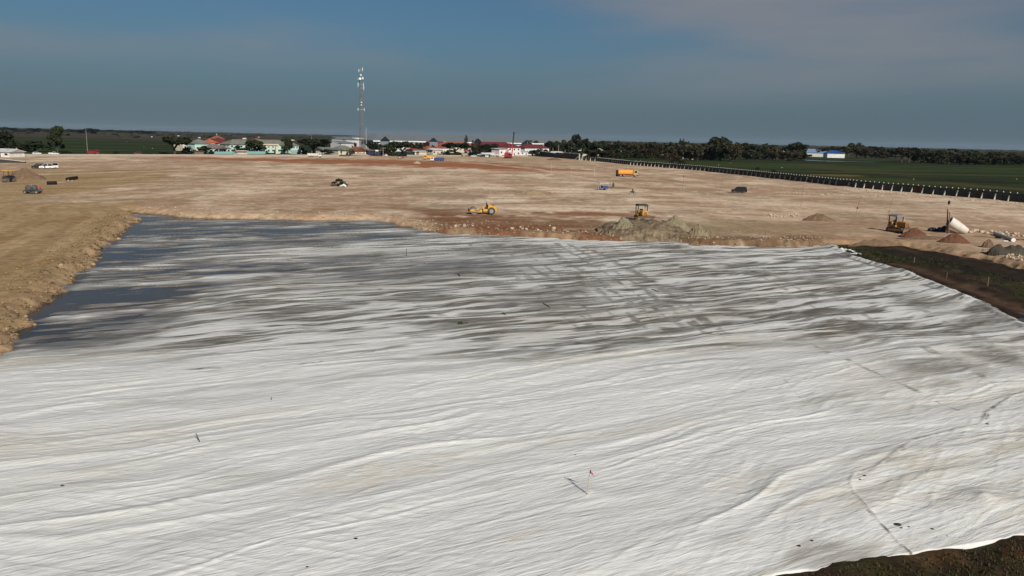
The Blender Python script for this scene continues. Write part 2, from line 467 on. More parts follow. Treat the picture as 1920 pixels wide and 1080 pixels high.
# far-right shoulder browner
TC = mixc(TC, (0.30, 0.21, 0.13), 0.75 * sst(10, 1, d_pit) * sst(44, 52, TX))
TC = mixc(TC, (0.33, 0.235, 0.155), 0.5 * sst(40, 75, TX) * sst(160, 120, TY))
# mud inside the pit and the dark soil by the near corner
mudc = C(0.022, 0.016, 0.012) * np.ones(TX.shape + (1,), np.float32)
mudc = mixc(mudc, (0.014, 0.011, 0.009), sst(0.45, 0.6, mid))
mudc = mixc(mudc, (0.060, 0.038, 0.024), 0.7 * sst(0.57, 0.72, fbm(TX / 3, TY / 5, 71, 4)))
mudc = mixc(mudc, (0.085, 0.055, 0.034), 0.8 * np.exp(-((d_sheet - 2.2) / 0.8) ** 2) * (TX > 38))
grs = 0.55 * (np.exp(-((d_sheet - 6.5 - 1.5 * (mid - 0.5)) / 1.7) ** 2) * sst(110, 90, TY) + np.exp(-(line_d(TX, TY, pts2([(1575, 464), (1650, 485), (1690, 492)], 0)) / 2.2) ** 2) + 0.8 * np.exp(-(line_d(TX, TY, pts2([(1690, 465), (1730, 470)], 0)) / 1.6) ** 2)) * sst(0.36, 0.52, fbm(TX / 1.6, TY / 2.6, 72, 3))
mudc = mixc(mudc, (0.034, 0.048, 0.013), np.clip(grs, 0, 1) * (TX > 30))
cornr = (TY < 40)
mudc = np.where(cornr[..., None], mixc(mixc(C(0.030, 0.022, 0.014) * np.ones(TX.shape + (1,), np.float32), (0.040, 0.036, 0.016), sst(0.45, 0.6, fbm(TX / 0.5, TY / 0.5, 73, 4))), (0.075, 0.040, 0.018), 0.7 * sst(0.58, 0.72, fbm(TX / 1.5, TY / 1.5, 74, 4))), mudc)
TC = TC * (1 - inpit[..., None]) + mudc * inpit[..., None]
# wet dark lining of the ditch
TC = mixc(TC, (0.035, 0.026, 0.018), sst(1.6, 1.0, dit))
# fields outside the boundary
row = fbm(TX / 260.0, TY / 14.0, 81, 3)
fld = C(0.024, 0.041, 0.010) * np.ones(TX.shape + (1,), np.float32)
fld = mixc(fld, (0.015, 0.024, 0.008), sst(0.40, 0.58, row))
fld = mixc(fld, (0.040, 0.058, 0.015), 0.8 * sst(0.56, 0.70, fbm(TX / 180, TY / 45, 82, 3)))
fld = mixc(fld, (0.010, 0.014, 0.007), 0.7 * sst(0.6, 0.72, fbm(TX / 90, TY / 60, 83, 3)))
fld = mixc(fld, (0.13, 0.095, 0.03), 0.85 * spot(1570, 328.5, 75, 2.2, z=FIELD_Z))
fld = mixc(fld, (0.065, 0.045, 0.02), 0.55 * spot(1590, 318, 60, 9, z=FIELD_Z))
fld = mixc(fld, (0.075, 0.058, 0.02), 0.6 * spot(1850, 350, 45, 9, z=FIELD_Z))
far_m = sst(850, 1500, TY + 0.18 * TX + 260 * (fbm(TX / 300, TY / 300, 84, 3) - 0.5))
farc = C(0.060, 0.046, 0.036) * np.ones(TX.shape + (1,), np.float32)
farc = mixc(farc, (0.036, 0.034, 0.022), sst(0.46, 0.64, fbm(TX / 500, TY / 160, 85, 4)))
farc = mixc(farc, (0.085, 0.066, 0.045), 0.6 * sst(0.55, 0.7, fbm(TX / 420, TY / 90, 86, 4)))
fld = fld * (1 - far_m[..., None]) + farc * far_m[..., None]
# village yards behind the site
yard = sst(30, 8, d_site) * (d_site > 0) * (TY > 380) * (TX < 60)
fld = mixc(fld, (0.10, 0.085, 0.055), 0.9 * yard)
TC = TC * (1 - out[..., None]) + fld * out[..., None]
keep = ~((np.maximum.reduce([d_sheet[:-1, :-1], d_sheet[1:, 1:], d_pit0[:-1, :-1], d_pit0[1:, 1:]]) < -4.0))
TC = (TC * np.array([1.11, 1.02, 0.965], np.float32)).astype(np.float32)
TERRAIN = (gy, gu, TZ)
def ground_z(x, y):
    u = x / (y + 6.0)
    i = int(np.clip(np.searchsorted(gy, y) - 1, 0, len(gy) - 2)); j = int(np.clip((u - gu[0]) / (gu[1] - gu[0]), 0, len(gu) - 2))
    a = (y - gy[i]) / (gy[i + 1] - gy[i]); b = np.clip((u - gu[j]) / (gu[1] - gu[0]), 0, 1)
    return float((TZ[i, j] * (1 - b) + TZ[i, j + 1] * b) * (1 - a) + (TZ[i + 1, j] * (1 - b) + TZ[i + 1, j + 1] * b) * a)
def on(px, py, z=PLAT):
    """ground point under a photograph pixel, with the terrain's own height there"""
    for _ in range(4):
        p = at(px, py, z); z = ground_z(p.x, p.y)
    return Vector((p.x, p.y, z))

gm, nt, b = node_mat('soil')
vc = nt.nodes.new('ShaderNodeVertexColor'); vc.layer_name = 'Col'
tc = nt.nodes.new('ShaderNodeTexCoord')
n1 = nt.nodes.new('ShaderNodeTexNoise'); n1.inputs['Scale'].default_value = 0.9; n1.inputs['Detail'].default_value = 7; n1.inputs['Roughness'].default_value = 0.62
n2 = nt.nodes.new('ShaderNodeTexNoise'); n2.inputs['Scale'].default_value = 7.0; n2.inputs['Detail'].default_value = 4
for n in (n1, n2): nt.links.new(tc.outputs['Object'], n.inputs['Vector'])
r1 = nt.nodes.new('ShaderNodeMapRange'); r1.inputs['From Min'].default_value = 0.28; r1.inputs['From Max'].default_value = 0.72; r1.inputs['To Min'].default_value = 0.66; r1.inputs['To Max'].default_value = 1.3
nt.links.new(n1.outputs['Fac'], r1.inputs['Value'])
mx = nt.nodes.new('ShaderNodeMix'); mx.data_type = 'RGBA'; mx.blend_type = 'MULTIPLY'; mx.inputs[0].default_value = 1
nt.links.new(vc.outputs['Color'], mx.inputs[6]); nt.links.new(r1.outputs[0], mx.inputs[7])
nt.links.new(mx.outputs[2], b.inputs['Base Color'])
b.inputs['Roughness'].default_value = 0.95; b.inputs['Specular IOR Level'].default_value = 0.1
bp = nt.nodes.new('ShaderNodeBump'); bp.inputs['Strength'].default_value = 0.6; bp.inputs['Distance'].default_value = 0.12
nt.links.new(n2.outputs['Fac'], bp.inputs['Height']); nt.links.new(bp.outputs[0], b.inputs['Normal'])
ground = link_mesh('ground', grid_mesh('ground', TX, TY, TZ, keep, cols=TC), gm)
tag(ground, kind='structure')
# ------------------------------------------------------------------ the white geotextile sheet and the water on it
FA = R(27.0)                        # the strips run this way, turned from +X towards +Y
def sheet_rows():
    ys = [18.0]
    while ys[-1] < 141: ys.append(ys[-1] + 0.045 * (ys[-1] / 30.0) ** 1.42)
    return np.array(ys)
sy = sheet_rows()
su = np.linspace(-1.0, 0.80, 880)
SY, SU = np.meshgrid(sy, su, indexing='ij')
SY = SY.astype(np.float32); SX = (SU * (SY + 2.0)).astype(np.float32)
U = SX * math.cos(FA) + SY * math.sin(FA)
V = -SX * math.sin(FA) + SY * math.cos(FA)
wrp = (fbm(U / 16, V / 7, 101, 3) - 0.5) * 5.0 + (fbm(U / 5, V / 3, 102, 2) - 0.5) * 1.2
Vw = V + wrp
def ridge(n): return 1 - np.abs(2 * n - 1)
f_big = fbm(U / 30, Vw / 4.5, 103, 3)
f_mid = ridge(vn(U / 12, Vw / 1.5, 105)) ** 1.5
f_md2 = ridge(vn(U / 9 + 3.3, (Vw + 0.25 * wrp) / 0.95, 106)) ** 1.4
f_sm = ridge(vn(U / 4.6, (Vw + 0.35 * wrp) / 0.52, 107)) ** 1.3
f_fi = ridge(vn((U + 0.7 * Vw) / 2.2, (Vw - 0.10 * U) / 0.27, 109))
f_cr = ridge(vn((U * 0.8 - V * 0.6) / 1.9, (V * 0.8 + U * 0.6) / 0.5, 111)) ** 1.6
f_c2 = ridge(vn((U * 0.9 + V * 0.44) / 2.3, (V * 0.9 - U * 0.44) / 0.6, 112)) ** 1.6
nearf = sst(95, 45, SY)
amp = 0.35 + 1.15 * fbm(U / 11, V / 7, 113, 3)
am2 = sst(0.40, 0.62, fbm(U / 8, V / 4, 115, 3)); am3 = sst(0.44, 0.64, fbm(U / 7, V / 5, 117, 3))
SZ = 0.16 + (f_big - 0.5) * 0.24 + amp * (f_mid * 0.078 + f_md2 * 0.036 + f_sm * 0.028 * (0.35 + 0.65 * nearf) + f_fi * 0.009 * (0.4 + am2) * sst(75, 40, SY)) + (am2 * f_cr + am3 * f_c2) * 0.023 * nearf
# seams: every strip overlaps the next with a small ridge
wid = 5.2
sfrac = np.abs(((Vw + 0.2) / wid) % 1.0 - 0.5) * wid
SZ += 0.030 * np.exp(-(sfrac / 0.11) ** 2) * (0.4 + am2)
# low wet corner at the far left, wet band across the far middle
def sp(px, py, rx, ry, soft=0.7):
    c = at(px, py, 0); a = metres(c, rx); b = 0.5 * (at(px, py - ry, 0) - at(px, py + ry, 0)).length
    return sst(1.0, 1.0 - soft, np.hypot((SX - c.x) / a, (SY - c.y) / b))
shore = line_d(SX, SY, LEFT_TOE)
low = np.clip(1.0 * sp(330, 440, 330, 60) + 0.9 * sp(650, 432, 260, 28) + 0.75 * sst(15, 1, shore) * sst(47, 64, SY) + 0.85 * sp(230, 560, 260, 95) + 0.5 * sp(700, 500, 300, 50) + 0.42 * sp(960, 480, 160, 40) + 0.55 * sp(500, 503, 220, 16), 0, 1.3)
patch = fbm(U / 13, V / 2.6, 121, 4)
patch2 = fbm(U / 4.5, V / 0.65, 122, 3)
SZ -= low * (0.072 + 0.15 * sst(0.34, 0.66, patch) + 0.15 * sst(0.35, 0.65, patch2))
SZ -= 0.13 * sst(1.4, 0.0, shore) * (SY > 40)
SZ -= 0.10 * sst(3.0, 0.5, line_d(SX, SY, FAR_TOE)) * (SX < -6)
# the mound round the flag stick and a few pulled peaks
FLAG = at(1101, 928, 0.15)
for (px, py, hgt, rad) in [(1101, 928, 0.14, 0.8), (1843, 940, 0.22, 0.6), (160, 596, 0.25, 1.6), (1850, 795, 0.08, 0.6)]:
    c = at(px, py, 0.1); SZ += hgt * np.exp(-(np.hypot(SX - c.x, SY - c.y) / rad) ** 1.3)
# edges tuck into the soil
e_rag = (fbm(SX / 1.3, SY / 1.3, 131, 3) - 0.5) * 0.7 * sst(30, 40, SY) + (fbm(SX / 0.8, SY / 0.8, 133, 3) - 0.5) * 0.28
ds = poly_sd(SX, SY, SHEET) + e_rag
flat = sst(-2.5, -0.2, ds)
SZ = SZ * (1 - 0.6 * flat) + 0.06 * flat * 0.6
# crumpled rolled hem along the right edge
hem = np.exp(-((ds + 1.0) / 0.55) ** 2) * (SX > 34)
SZ += hem * (0.12 + 0.25 * fbm(SX / 0.9, SY / 1.6, 135, 3))
gap = np.exp(-((ds + 2.3) / 0.45) ** 2) * (SX > 34) * sst(0.40, 0.55, fbm(SX / 3, SY / 7, 136, 2))
SZ -= 0.5 * sst(-0.02, 0.16, ds)
WATER_Z = -0.03
# dirt: silt washed along the folds, wheel tracks and smears
silt = fbm(U / 11, Vw / 1.0, 141, 4)
silt2 = fbm(U / 5, Vw / 0.45, 143, 3)
hol = 1 - np.clip(f_mid * 0.55 + f_md2 * 0.45, 0, 1)
patch_l = fbm(U / 22, V / 8, 145, 3)
band = np.clip(1.05 * sst(49, 60, SY - 0.10 * SX) * (0.62 + 0.5 * patch_l) + 0.25 * sst(25, 45, SY) * sst(0.45, 0.7, patch_l), 0, 1.1)
silt3 = fbm(U / 2.2, Vw / 0.30, 144, 2)
dirty = np.clip(band * (0.13 + 1.1 * sst(0.41, 0.59, 0.36 * silt + 0.36 * silt2 + 0.28 * silt3 + 0.26 * (hol - 0.5))), 0, 1)
def smear(px, py, rx, ry, s, thr=0.45, soft=0.8):
    global dirty
    dirty = np.maximum(dirty, s * sp(px, py, rx, ry, soft) * sst(thr - 0.12, thr + 0.16, 0.6 * silt + 0.4 * silt2))
for a in [(1050, 560, 200, 75, 0.85), (700, 545, 260, 50, 0.8), (1210, 640, 240, 32, 0.8), (960, 480, 170, 40, 0.9), (1400, 560, 260, 60, 0.6), (1800, 590, 150, 55, 0.75, 0.36), (1680, 660, 190, 50, 0.55),
          (600, 640, 330, 34, 0.5), (640, 630, 160, 16, 0.6), (880, 628, 90, 10, 0.7), (1860, 670, 90, 40, 0.8, 0.38), (160, 655, 260, 34, 0.6), (380, 700, 60, 6, 0.8), (1230, 510, 260, 20, 0.6), (1600, 760, 260, 30, 0.35), (1500, 1040, 240, 40, 0.5), (1000, 920, 180, 26, 0.22), (450, 900, 200, 22, 0.25), (250, 1000, 300, 40, 0.22),
          (1480, 640, 300, 40, 0.6, 0.44), (1750, 690, 180, 36, 0.6, 0.42), (1330, 690, 300, 30, 0.4, 0.48), (560, 590, 300, 40, 0.7, 0.44), (1300, 590, 240, 40, 0.75, 0.43), (1560, 540, 200, 40, 0.6, 0.45), (1720, 720, 120, 22, 0.5), (300, 760, 260, 18, 0.3)]:
    smear(*a)
def track(pl, w, s, z=0.1):
    global dirty
    dl = line_d(SX, SY, pts2(pl, z)) + (fbm(SX / 1.5, SY / 3, 151, 3) - 0.5) * w * 1.6
    dirty = np.maximum(dirty, s * sst(w, w * 0.3, np.abs(dl)) * sst(0.34, 0.52, 0.5 * silt2 + 0.5 * fbm(SX / 0.8, SY / 2.2, 152, 3)))
for k in range(9):
    o_ = k * 27
    track([(880 + o_, 458 + 3 * (k % 3)), (960 + o_ * 1.1, 515 + 4 * (k % 2)), (1040 + o_ * 1.2, 585), (1090 + o_ * 1.25, 622 + 5 * (k % 3))], 0.36 + 0.16 * (k % 3), 0.8)
for a, b_, c_ in [((1390, 500), (1470, 545), (1560, 600)), ((1420, 500), (1510, 552), (1600, 610)), ((1500, 640), (1590, 680), (1720, 740)), ((1560, 560), (1700, 640), (1880, 730)), ((1620, 520), (1740, 590), (1900, 670)), ((640, 520), (760, 560), (860, 612))]:
    track([a, b_, c_], 0.5, 0.62)
dirty = np.maximum(dirty, 0.30 * np.exp(-(sfrac / 0.07) ** 2) * sst(0.42, 0.62, silt))
mud = np.zeros_like(SX)
def mudline(pl, w, s, cut=0.45):
    global mud
    dl = line_d(SX, SY, pts2(pl, 0.1)) + (fbm(SX / 0.4, SY / 0.4, 161, 2) - 0.5) * w * 2.2
    mud = np.maximum(mud, s * sst(w, w * 0.35, np.abs(dl)) * sst(cut - 0.1, cut + 0.12, fbm(SX / 0.55, SY / 0.9, 163, 3)))
trail = line_d(SX, SY, pts2([(1712, 1042), (1660, 995), (1600, 930), (1593, 912), (1600, 897), (1640, 885), (1712, 832), (1840, 800), (1848, 780), (1905, 742)], 0.1))
dirty = np.maximum(dirty, 0.34 * sst(0.22, 0.03, trail + (silt2 - 0.5) * 0.35) * sst(0.36, 0.58, fbm(SX / 0.7, SY / 1.1, 164, 3)))
SZ += 0.030 * np.exp(-(trail / 0.08) ** 2)
mudline([(1712, 1042), (1690, 1020), (1660, 995), (1630, 965), (1600, 930), (1593, 912), (1600, 897), (1640, 885), (1690, 850), (1712, 832), (1770, 815), (1840, 800), (1848, 780), (1880, 760), (1905, 742)], 0.06, 0.6, 0.50)
mudline([(1716, 1044), (1660, 996), (1620, 960)], 0.07, 0.85, 0.48)
mudline([(1843, 770), (1830, 765), (1795, 775), (1755, 757)], 0.07, 0.6, 0.50)
mudline([(1900, 745), (1862, 765), (1848, 795)], 0.07, 0.7, 0.46)
mudline([(1460, 705), (1500, 750), (1510, 770)], 0.05, 0.45, 0.52)
mudline([(700, 662), (560, 690), (380, 697), (350, 700)], 0.12, 0.6, 0.55)
dz = SZ - WATER_Z
wet = sst(0.33, 0.03, dz + (silt3 - 0.5) * 0.12) * np.clip(low * 1.8, 0, 1)
wet = np.maximum(wet, 0.55 * np.clip(dirty * 1.1 - 0.25, 0, 1))
wet = np.maximum(wet, gap)
tan = np.clip(0.9 * sst(0.52, 0.74, fbm(U / 15, V / 3.2, 171, 4)) * (0.5 + 0.8 * patch_l), 0, 1)
tan = np.maximum(tan, 0.8 * sst(-1.6, -0.3, ds) * sst(0.4, 0.6, silt2))
d_in = ds
strip = np.floor((Vw + 0.2) / wid + 0.5)
tone = _TAB[(strip.astype(np.int32) * 977 + 31) & 65535]
keep_s = (np.minimum.reduce([d_in[:-1, :-1], d_in[1:, :-1], d_in[:-1, 1:], d_in[1:, 1:]]) < 0.25)
# nothing under the banks
sheet_pit = poly_sd(SX, SY, PIT)
keep_s &= np.minimum.reduce([sheet_pit[:-1, :-1], sheet_pit[1:, 1:]]) < 2.2

sm, nt, b = node_mat('geotextile')
def attr(nt, n):
    a = nt.nodes.new('ShaderNodeAttribute'); a.attribute_name = n; return a.outputs['Fac']
def mixn(nt, fac, a, col, fmul=None, blend='MIX'):
    m = nt.nodes.new('ShaderNodeMix'); m.data_type = 'RGBA'; m.blend_type = blend
    nt.links.new(fac, m.inputs[0])
    if isinstance(a, tuple): m.inputs[6].default_value = (*a, 1)
    else: nt.links.new(a, m.inputs[6])
    if isinstance(col, tuple): m.inputs[7].default_value = (*col, 1)
    else: nt.links.new(col, m.inputs[7])
    return m.outputs[2]
tc = nt.nodes.new('ShaderNodeTexCoord')
mp = nt.nodes.new('ShaderNodeMapping'); mp.vector_type = 'TEXTURE'
mp.inputs['Rotation'].default_value = (0, 0, FA); mp.inputs['Scale'].default_value = (5.0, 0.9, 1.0)
nt.links.new(tc.outputs['Object'], mp.inputs['Vector'])
nf = nt.nodes.new('ShaderNodeTexNoise'); nf.inputs['Scale'].default_value = 4.0; nf.inputs['Detail'].default_value = 5; nf.inputs['Distortion'].default_value = 0.6
nt.links.new(mp.outputs[0], nf.inputs['Vector'])
ng = nt.nodes.new('ShaderNodeTexNoise'); ng.inputs['Scale'].default_value = 2.2; ng.inputs['Detail'].default_value = 8; ng.inputs['Roughness'].default_value = 0.7
nt.links.new(tc.outputs['Object'], ng.inputs['Vector'])
def mrange(nt, src, a, b_, c=0.0, d=1.0):
    r = nt.nodes.new('ShaderNodeMapRange'); nt.links.new(src, r.inputs['Value'])
    r.inputs['From Min'].default_value = a; r.inputs['From Max'].default_value = b_; r.inputs['To Min'].default_value = c; r.inputs['To Max'].default_value = d
    return r.outputs[0]
def mmul(nt, a, b_, op='MULTIPLY'):
    n = nt.nodes.new('ShaderNodeMath'); n.operation = op; n.use_clamp = True
    for i, q in enumerate((a, b_)):
        if isinstance(q, (int, float)): n.inputs[i].default_value = q
        else: nt.links.new(q, n.inputs[i])
    return n.outputs[0]
tn = mrange(nt, attr(nt, 'tone'), 0.0, 1.0, -0.25, 0.25)
c0 = mixn(nt, mmul(nt, mrange(nt, ng.outputs['Fac'], 0.3, 0.7, 0.1, 0.9), tn, 'ADD'), (0.632, 0.636, 0.612), (0.742, 0.744, 0.718))
nh = nt.nodes.new('ShaderNodeTexNoise'); nh.inputs['Scale'].default_value = 1.3; nh.inputs['Detail'].default_value = 8; nh.inputs['Roughness'].default_value = 0.68; nh.inputs['Distortion'].default_value = 0.8
nt.links.new(mp.outputs[0], nh.inputs['Vector'])
c1 = mixn(nt, mmul(nt, attr(nt, 'tan'), mrange(nt, nh.outputs['Fac'], 0.40, 0.62, 0.0, 0.75)), c0, (0.54, 0.475, 0.37))
c2 = mixn(nt, mmul(nt, attr(nt, 'dirty'), mrange(nt, nh.outputs['Fac'], 0.36, 0.60, 0.30, 1.1)), c1, (0.150, 0.124, 0.088))
c3 = mixn(nt, mmul(nt, attr(nt, 'wet'), 0.85), c2, (0.092, 0.088, 0.082))
c4 = mixn(nt, attr(nt, 'mud'), c3, (0.06, 0.046, 0.03))
nt.links.new(c4, b.inputs['Base Color'])
nt.links.new(mrange(nt, attr(nt, 'wet'), 0.1, 0.9, 0.85, 0.35), b.inputs['Roughness'])
b.inputs['Specular IOR Level'].default_value = 0.25
bp = nt.nodes.new('ShaderNodeBump'); bp.inputs['Strength'].default_value = 0.95; bp.inputs['Distance'].default_value = 0.06
ad = nt.nodes.new('ShaderNodeMath'); ad.operation = 'MULTIPLY_ADD'; nt.links.new(nh.outputs['Fac'], ad.inputs[0]); ad.inputs[1].default_value = 1.6; nt.links.new(nf.outputs['Fac'], ad.inputs[2])
nt.links.new(ad.outputs[0], bp.inputs['Height']); nt.links.new(bp.outputs[0], b.inputs['Normal'])
sheet = link_mesh('geotextile_sheet', grid_mesh('geotextile_sheet', SX, SY, SZ, keep_s, attrs={'dirty': dirty, 'wet': wet, 'mud': mud, 'tan': tan, 'tone': tone}), sm)
tag(sheet, 'huge wrinkled white geotextile sheet covering the excavated floor', 'ground sheet')
def sheet_z(x, y):
    i = int(np.clip(np.searchsorted(sy, y) - 1, 0, len(sy) - 2)); u = x / (y + 2.0)
    j = int(np.clip((u - su[0]) / (su[1] - su[0]), 0, len(su) - 2))
    return float(SZ[i, j])
def on_sheet(px, py):
    z = 0.1
    for _ in range(3):
        p = at(px, py, z); z = sheet_z(p.x, p.y)
    return Vector((p.x, p.y, z))

# muddy water standing on the low parts
wm, nt, b = node_mat('muddy_water')
tc = nt.nodes.new('ShaderNodeTexCoord')
n1 = nt.nodes.new('ShaderNodeTexNoise'); n1.inputs['Scale'].default_value = 0.10; n1.inputs['Detail'].default_value = 4
nt.links.new(tc.outputs['Object'], n1.inputs['Vector'])
cw = mixn(nt, mrange(nt, n1.outputs['Fac'], 0.35, 0.65), (0.040, 0.037, 0.035), (0.070, 0.055, 0.042))
nt.links.new(cw, b.inputs['Base Color'])
b.inputs['Roughness'].default_value = 0.14; b.inputs['IOR'].default_value = 1.2; b.inputs['Specular IOR Level'].default_value = 0.35
n2 = nt.nodes.new('ShaderNodeTexNoise'); n2.inputs['Scale'].default_value = 2.5; n2.inputs['Detail'].default_value = 4
nt.links.new(tc.outputs['Object'], n2.inputs['Vector'])
bp = nt.nodes.new('ShaderNodeBump'); bp.inputs['Strength'].default_value = 0.6; bp.inputs['Distance'].default_value = 0.04
nt.links.new(n2.outputs['Fac'], bp.inputs['Height']); nt.links.new(bp.outputs[0], b.inputs['Normal'])
ww = MB()
wp = [(-34, 46), (-37, 50), (-68, 138), (-74, 144), (-40, 139), (-8, 130), (46, 122), (72, 104), (72, 60), (44, 60), (20, 60), (-20, 46)]
ww.add([(x, y, WATER_Z) for x, y in wp], [tuple(range(len(wp)))])
tag(ww.build('standing_water', wm), kind='structure')
dw = MB()
q = pts2([(1834, 443.5), (1880, 444), (2000, 450), (2000, 457), (1880, 449.5), (1838, 446)], 0.42)
dw.add([(x, y, 0.42) for x, y in q], [tuple(range(len(q)))])
tag(dw.build('ditch_water', wm), kind='structure')
# flooded paddy ponds beyond the boundary fence
pw = MB()
q = pts2([(1400, 296.6), (1470, 298.0), (1560, 301.6), (1640, 303.6), (1640, 304.2), (1560, 303.0), (1470, 299.6), (1400, 297.6)], FIELD_Z + 0.25)
pw.add([(x, y, FIELD_Z + 0.25) for x, y in q], [tuple(range(len(q)))])
tag(pw.build('paddy_pond', wm), kind='structure')
# ------------------------------------------------------------------ buildings
def roof_mat(name, col, pitch=0.6, var=0.2):
    """sheet or tile roofing: ribs as fine relief, blotchy weathering"""
    if name in MATS: return MATS[name]
    m = mat(name, col, rough=0.75, var=var, scale=0.5, spec=0.2)
    nt = m.node_tree; b = nt.nodes['Principled BSDF']
    tc = nt.nodes.new('ShaderNodeTexCoord')
    w = nt.nodes.new('ShaderNodeTexWave'); w.inputs['Scale'].default_value = 1.0 / pitch; w.inputs['Distortion'].default_value = 0.4
    nt.links.new(tc.outputs['Object'], w.inputs['Vector'])
    bp = nt.nodes.new('ShaderNodeBump'); bp.inputs['Strength'].default_value = 0.4; bp.inputs['Distance'].default_value = 0.1
    nt.links.new(w.outputs['Fac'], bp.inputs['Height']); nt.links.new(bp.outputs[0], b.inputs['Normal'])
    return m
W_MAROON = roof_mat('maroon_roof', (0.135, 0.026, 0.032)); W_ORANGE = roof_mat('orange_roof', (0.42, 0.115, 0.06))
W_GREY = roof_mat('grey_roof', (0.17, 0.165, 0.155)); W_OLIVE = roof_mat('olive_grey_roof', (0.185, 0.18, 0.145)); W_MAUVE = roof_mat('mauve_roof', (0.19, 0.155, 0.155))
W_TERRA = roof_mat('terracotta_roof', (0.26, 0.10, 0.065)); W_STEEL = roof_mat('steel_sheet_roof', (0.165, 0.185, 0.20)); W_BRIGHT = roof_mat('pale_sheet_roof', (0.55, 0.55, 0.54))
W_RED = roof_mat('red_roof', (0.33, 0.06, 0.045)); W_BLUE = roof_mat('blue_roof', (0.03, 0.14, 0.42)); W_NAVY = mat('navy_cladding', (0.018, 0.028, 0.045), 0.6)
M_WHITE = mat('white_render', (0.72, 0.71, 0.69), 0.85, dirt=0.25, scale=0.6); M_CREAM = mat('cream_render', (0.60, 0.54, 0.42), 0.85, dirt=0.3, scale=0.6)
M_MINT = mat('mint_render', (0.46, 0.64, 0.54), 0.85, dirt=0.15, scale=0.6); M_TEAL = mat('teal_paint', (0.20, 0.42, 0.42), 0.7, dirt=0.2); M_PINK = mat('pink_render', (0.72, 0.65, 0.62), 0.85, dirt=0.15, scale=0.6)
M_CLAD = mat('pale_cladding', (0.52, 0.52, 0.50), 0.7, dirt=0.15, scale=0.3); M_BLUEGREY = mat('bluegrey_cladding', (0.155, 0.185, 0.215), 0.7); M_DARKGLASS = mat('dark_window', (0.02, 0.022, 0.025), 0.15, spec=0.5)
M_CONC = mat('concrete', (0.47, 0.44, 0.385), 0.9, dirt=0.35, scale=0.8); M_DKWOOD = mat('dark_timber', (0.075, 0.05, 0.032), 0.85)
M_STEELG = mat('galvanised_steel', (0.42, 0.43, 0.43), 0.5, metal=0.6); M_BLACK = mat('black_plastic', (0.012, 0.012, 0.013), 0.55)
M_BROWNWALL = mat('brown_wall', (0.19, 0.125, 0.085), 0.9)

def roof_solid(kind, W, D, ze, zr, ov=0.7, hip=None, base=0.0):
    """roof over a W x D plan (front edge on y=0, x centred), eaves at ze, ridge at zr"""
    m = MB(); t = 0.18
    x0, x1, y0, y1 = -W / 2 - ov, W / 2 + ov, -ov, D + ov
    if kind == 'hip':
        h = min(hip if hip is not None else D / 2 + ov, (x1 - x0) / 2 - 0.2); ym = D / 2
        top = [(x0, y0, ze), (x1, y0, ze), (x1, y1, ze), (x0, y1, ze), (x0 + h, ym, zr), (x1 - h, ym, zr)]
        fs = [(0, 1, 5, 4), (1, 2, 5), (2, 3, 4, 5), (3, 0, 4)]
    elif kind == 'gable':
        ym = D / 2
        top = [(x0, y0, ze), (x1, y0, ze), (x1, y1, ze), (x0, y1, ze), (x0, ym, zr), (x1, ym, zr)]
        fs = [(0, 1, 5, 4), (1, 2, 5), (2, 3, 4, 5), (3, 0, 4)]
    elif kind == 'front':                       # gable end faces the front
        top = [(x0, y0, ze), (x1, y0, ze), (x1, y1, ze), (x0, y1, ze), (0, y0, zr), (0, y1, zr)]
        fs = [(0, 4, 5, 3), (1, 2, 5, 4), (0, 1, 4), (2, 3, 5)]
    else:                                       # mono pitch, high at the back
        top = [(x0, y0, ze), (x1, y0, ze), (x1, y1, zr), (x0, y1, zr)]
        fs = [(0, 1, 2, 3)]
    n = len(top)
    m.add(top, fs); m.add([(x, y, z - t) for x, y, z in top], [tuple(reversed(f)) for f in fs])
    rim = [0, 1, 2, 3]
    for i in range(4):
        a, b_ = rim[i], rim[(i + 1) % 4]
        m.add([top[a], top[b_], (top[b_][0], top[b_][1], top[b_][2] - t), (top[a][0], top[a][1], top[a][2] - t)], [(0, 1, 2, 3)])
    return m
def wall_solid(kind, W, D, ze, zr):
    m = MB()
    m.box(-W / 2, W / 2, 0, D, -0.4, ze - 0.19)
    if kind == 'gable':
        for x in (-W / 2, W / 2 - 0.2):
            m.add([(x, 0, ze - 0.19), (x, D, ze - 0.19), (x, D / 2, zr - 0.25), (x + 0.2, 0, ze - 0.19), (x + 0.2, D, ze - 0.19), (x + 0.2, D / 2, zr - 0.25)], [(0, 1, 2), (5, 4, 3), (0, 3, 4, 1), (1, 4, 5, 2), (2, 5, 3, 0)])
    elif kind == 'front':
        for y in (0, D - 0.2):
            m.add([(-W / 2, y, ze - 0.19), (W / 2, y, ze - 0.19), (0, y, zr - 0.25), (-W / 2, y + 0.2, ze - 0.19), (W / 2, y + 0.2, ze - 0.19), (0, y + 0.2, zr - 0.25)], [(0, 1, 2), (5, 4, 3), (0, 3, 4, 1), (1, 4, 5, 2), (2, 5, 3, 0)])
    return m
def window(parent, x, z, w, h, y=0.0, frame=None, name='window'):
    f = MB(); t = 0.1
    f.box(x - w / 2 - t, x + w / 2 + t, y - 0.08, y + 0.05, z - t, z); f.box(x - w / 2 - t, x + w / 2 + t, y - 0.08, y + 0.05, z + h, z + h + t)
    f.box(x - w / 2 - t, x - w / 2, y - 0.08, y + 0.05, z, z + h); f.box(x + w / 2, x + w / 2 + t, y - 0.08, y + 0.05, z, z + h)
    o = f.build(name, frame or M_WHITE, parent)
    MB().box(x - w / 2, x + w / 2, y - 0.03, y + 0.04, z, z + h).build('pane', M_DARKGLASS, o)
    return o
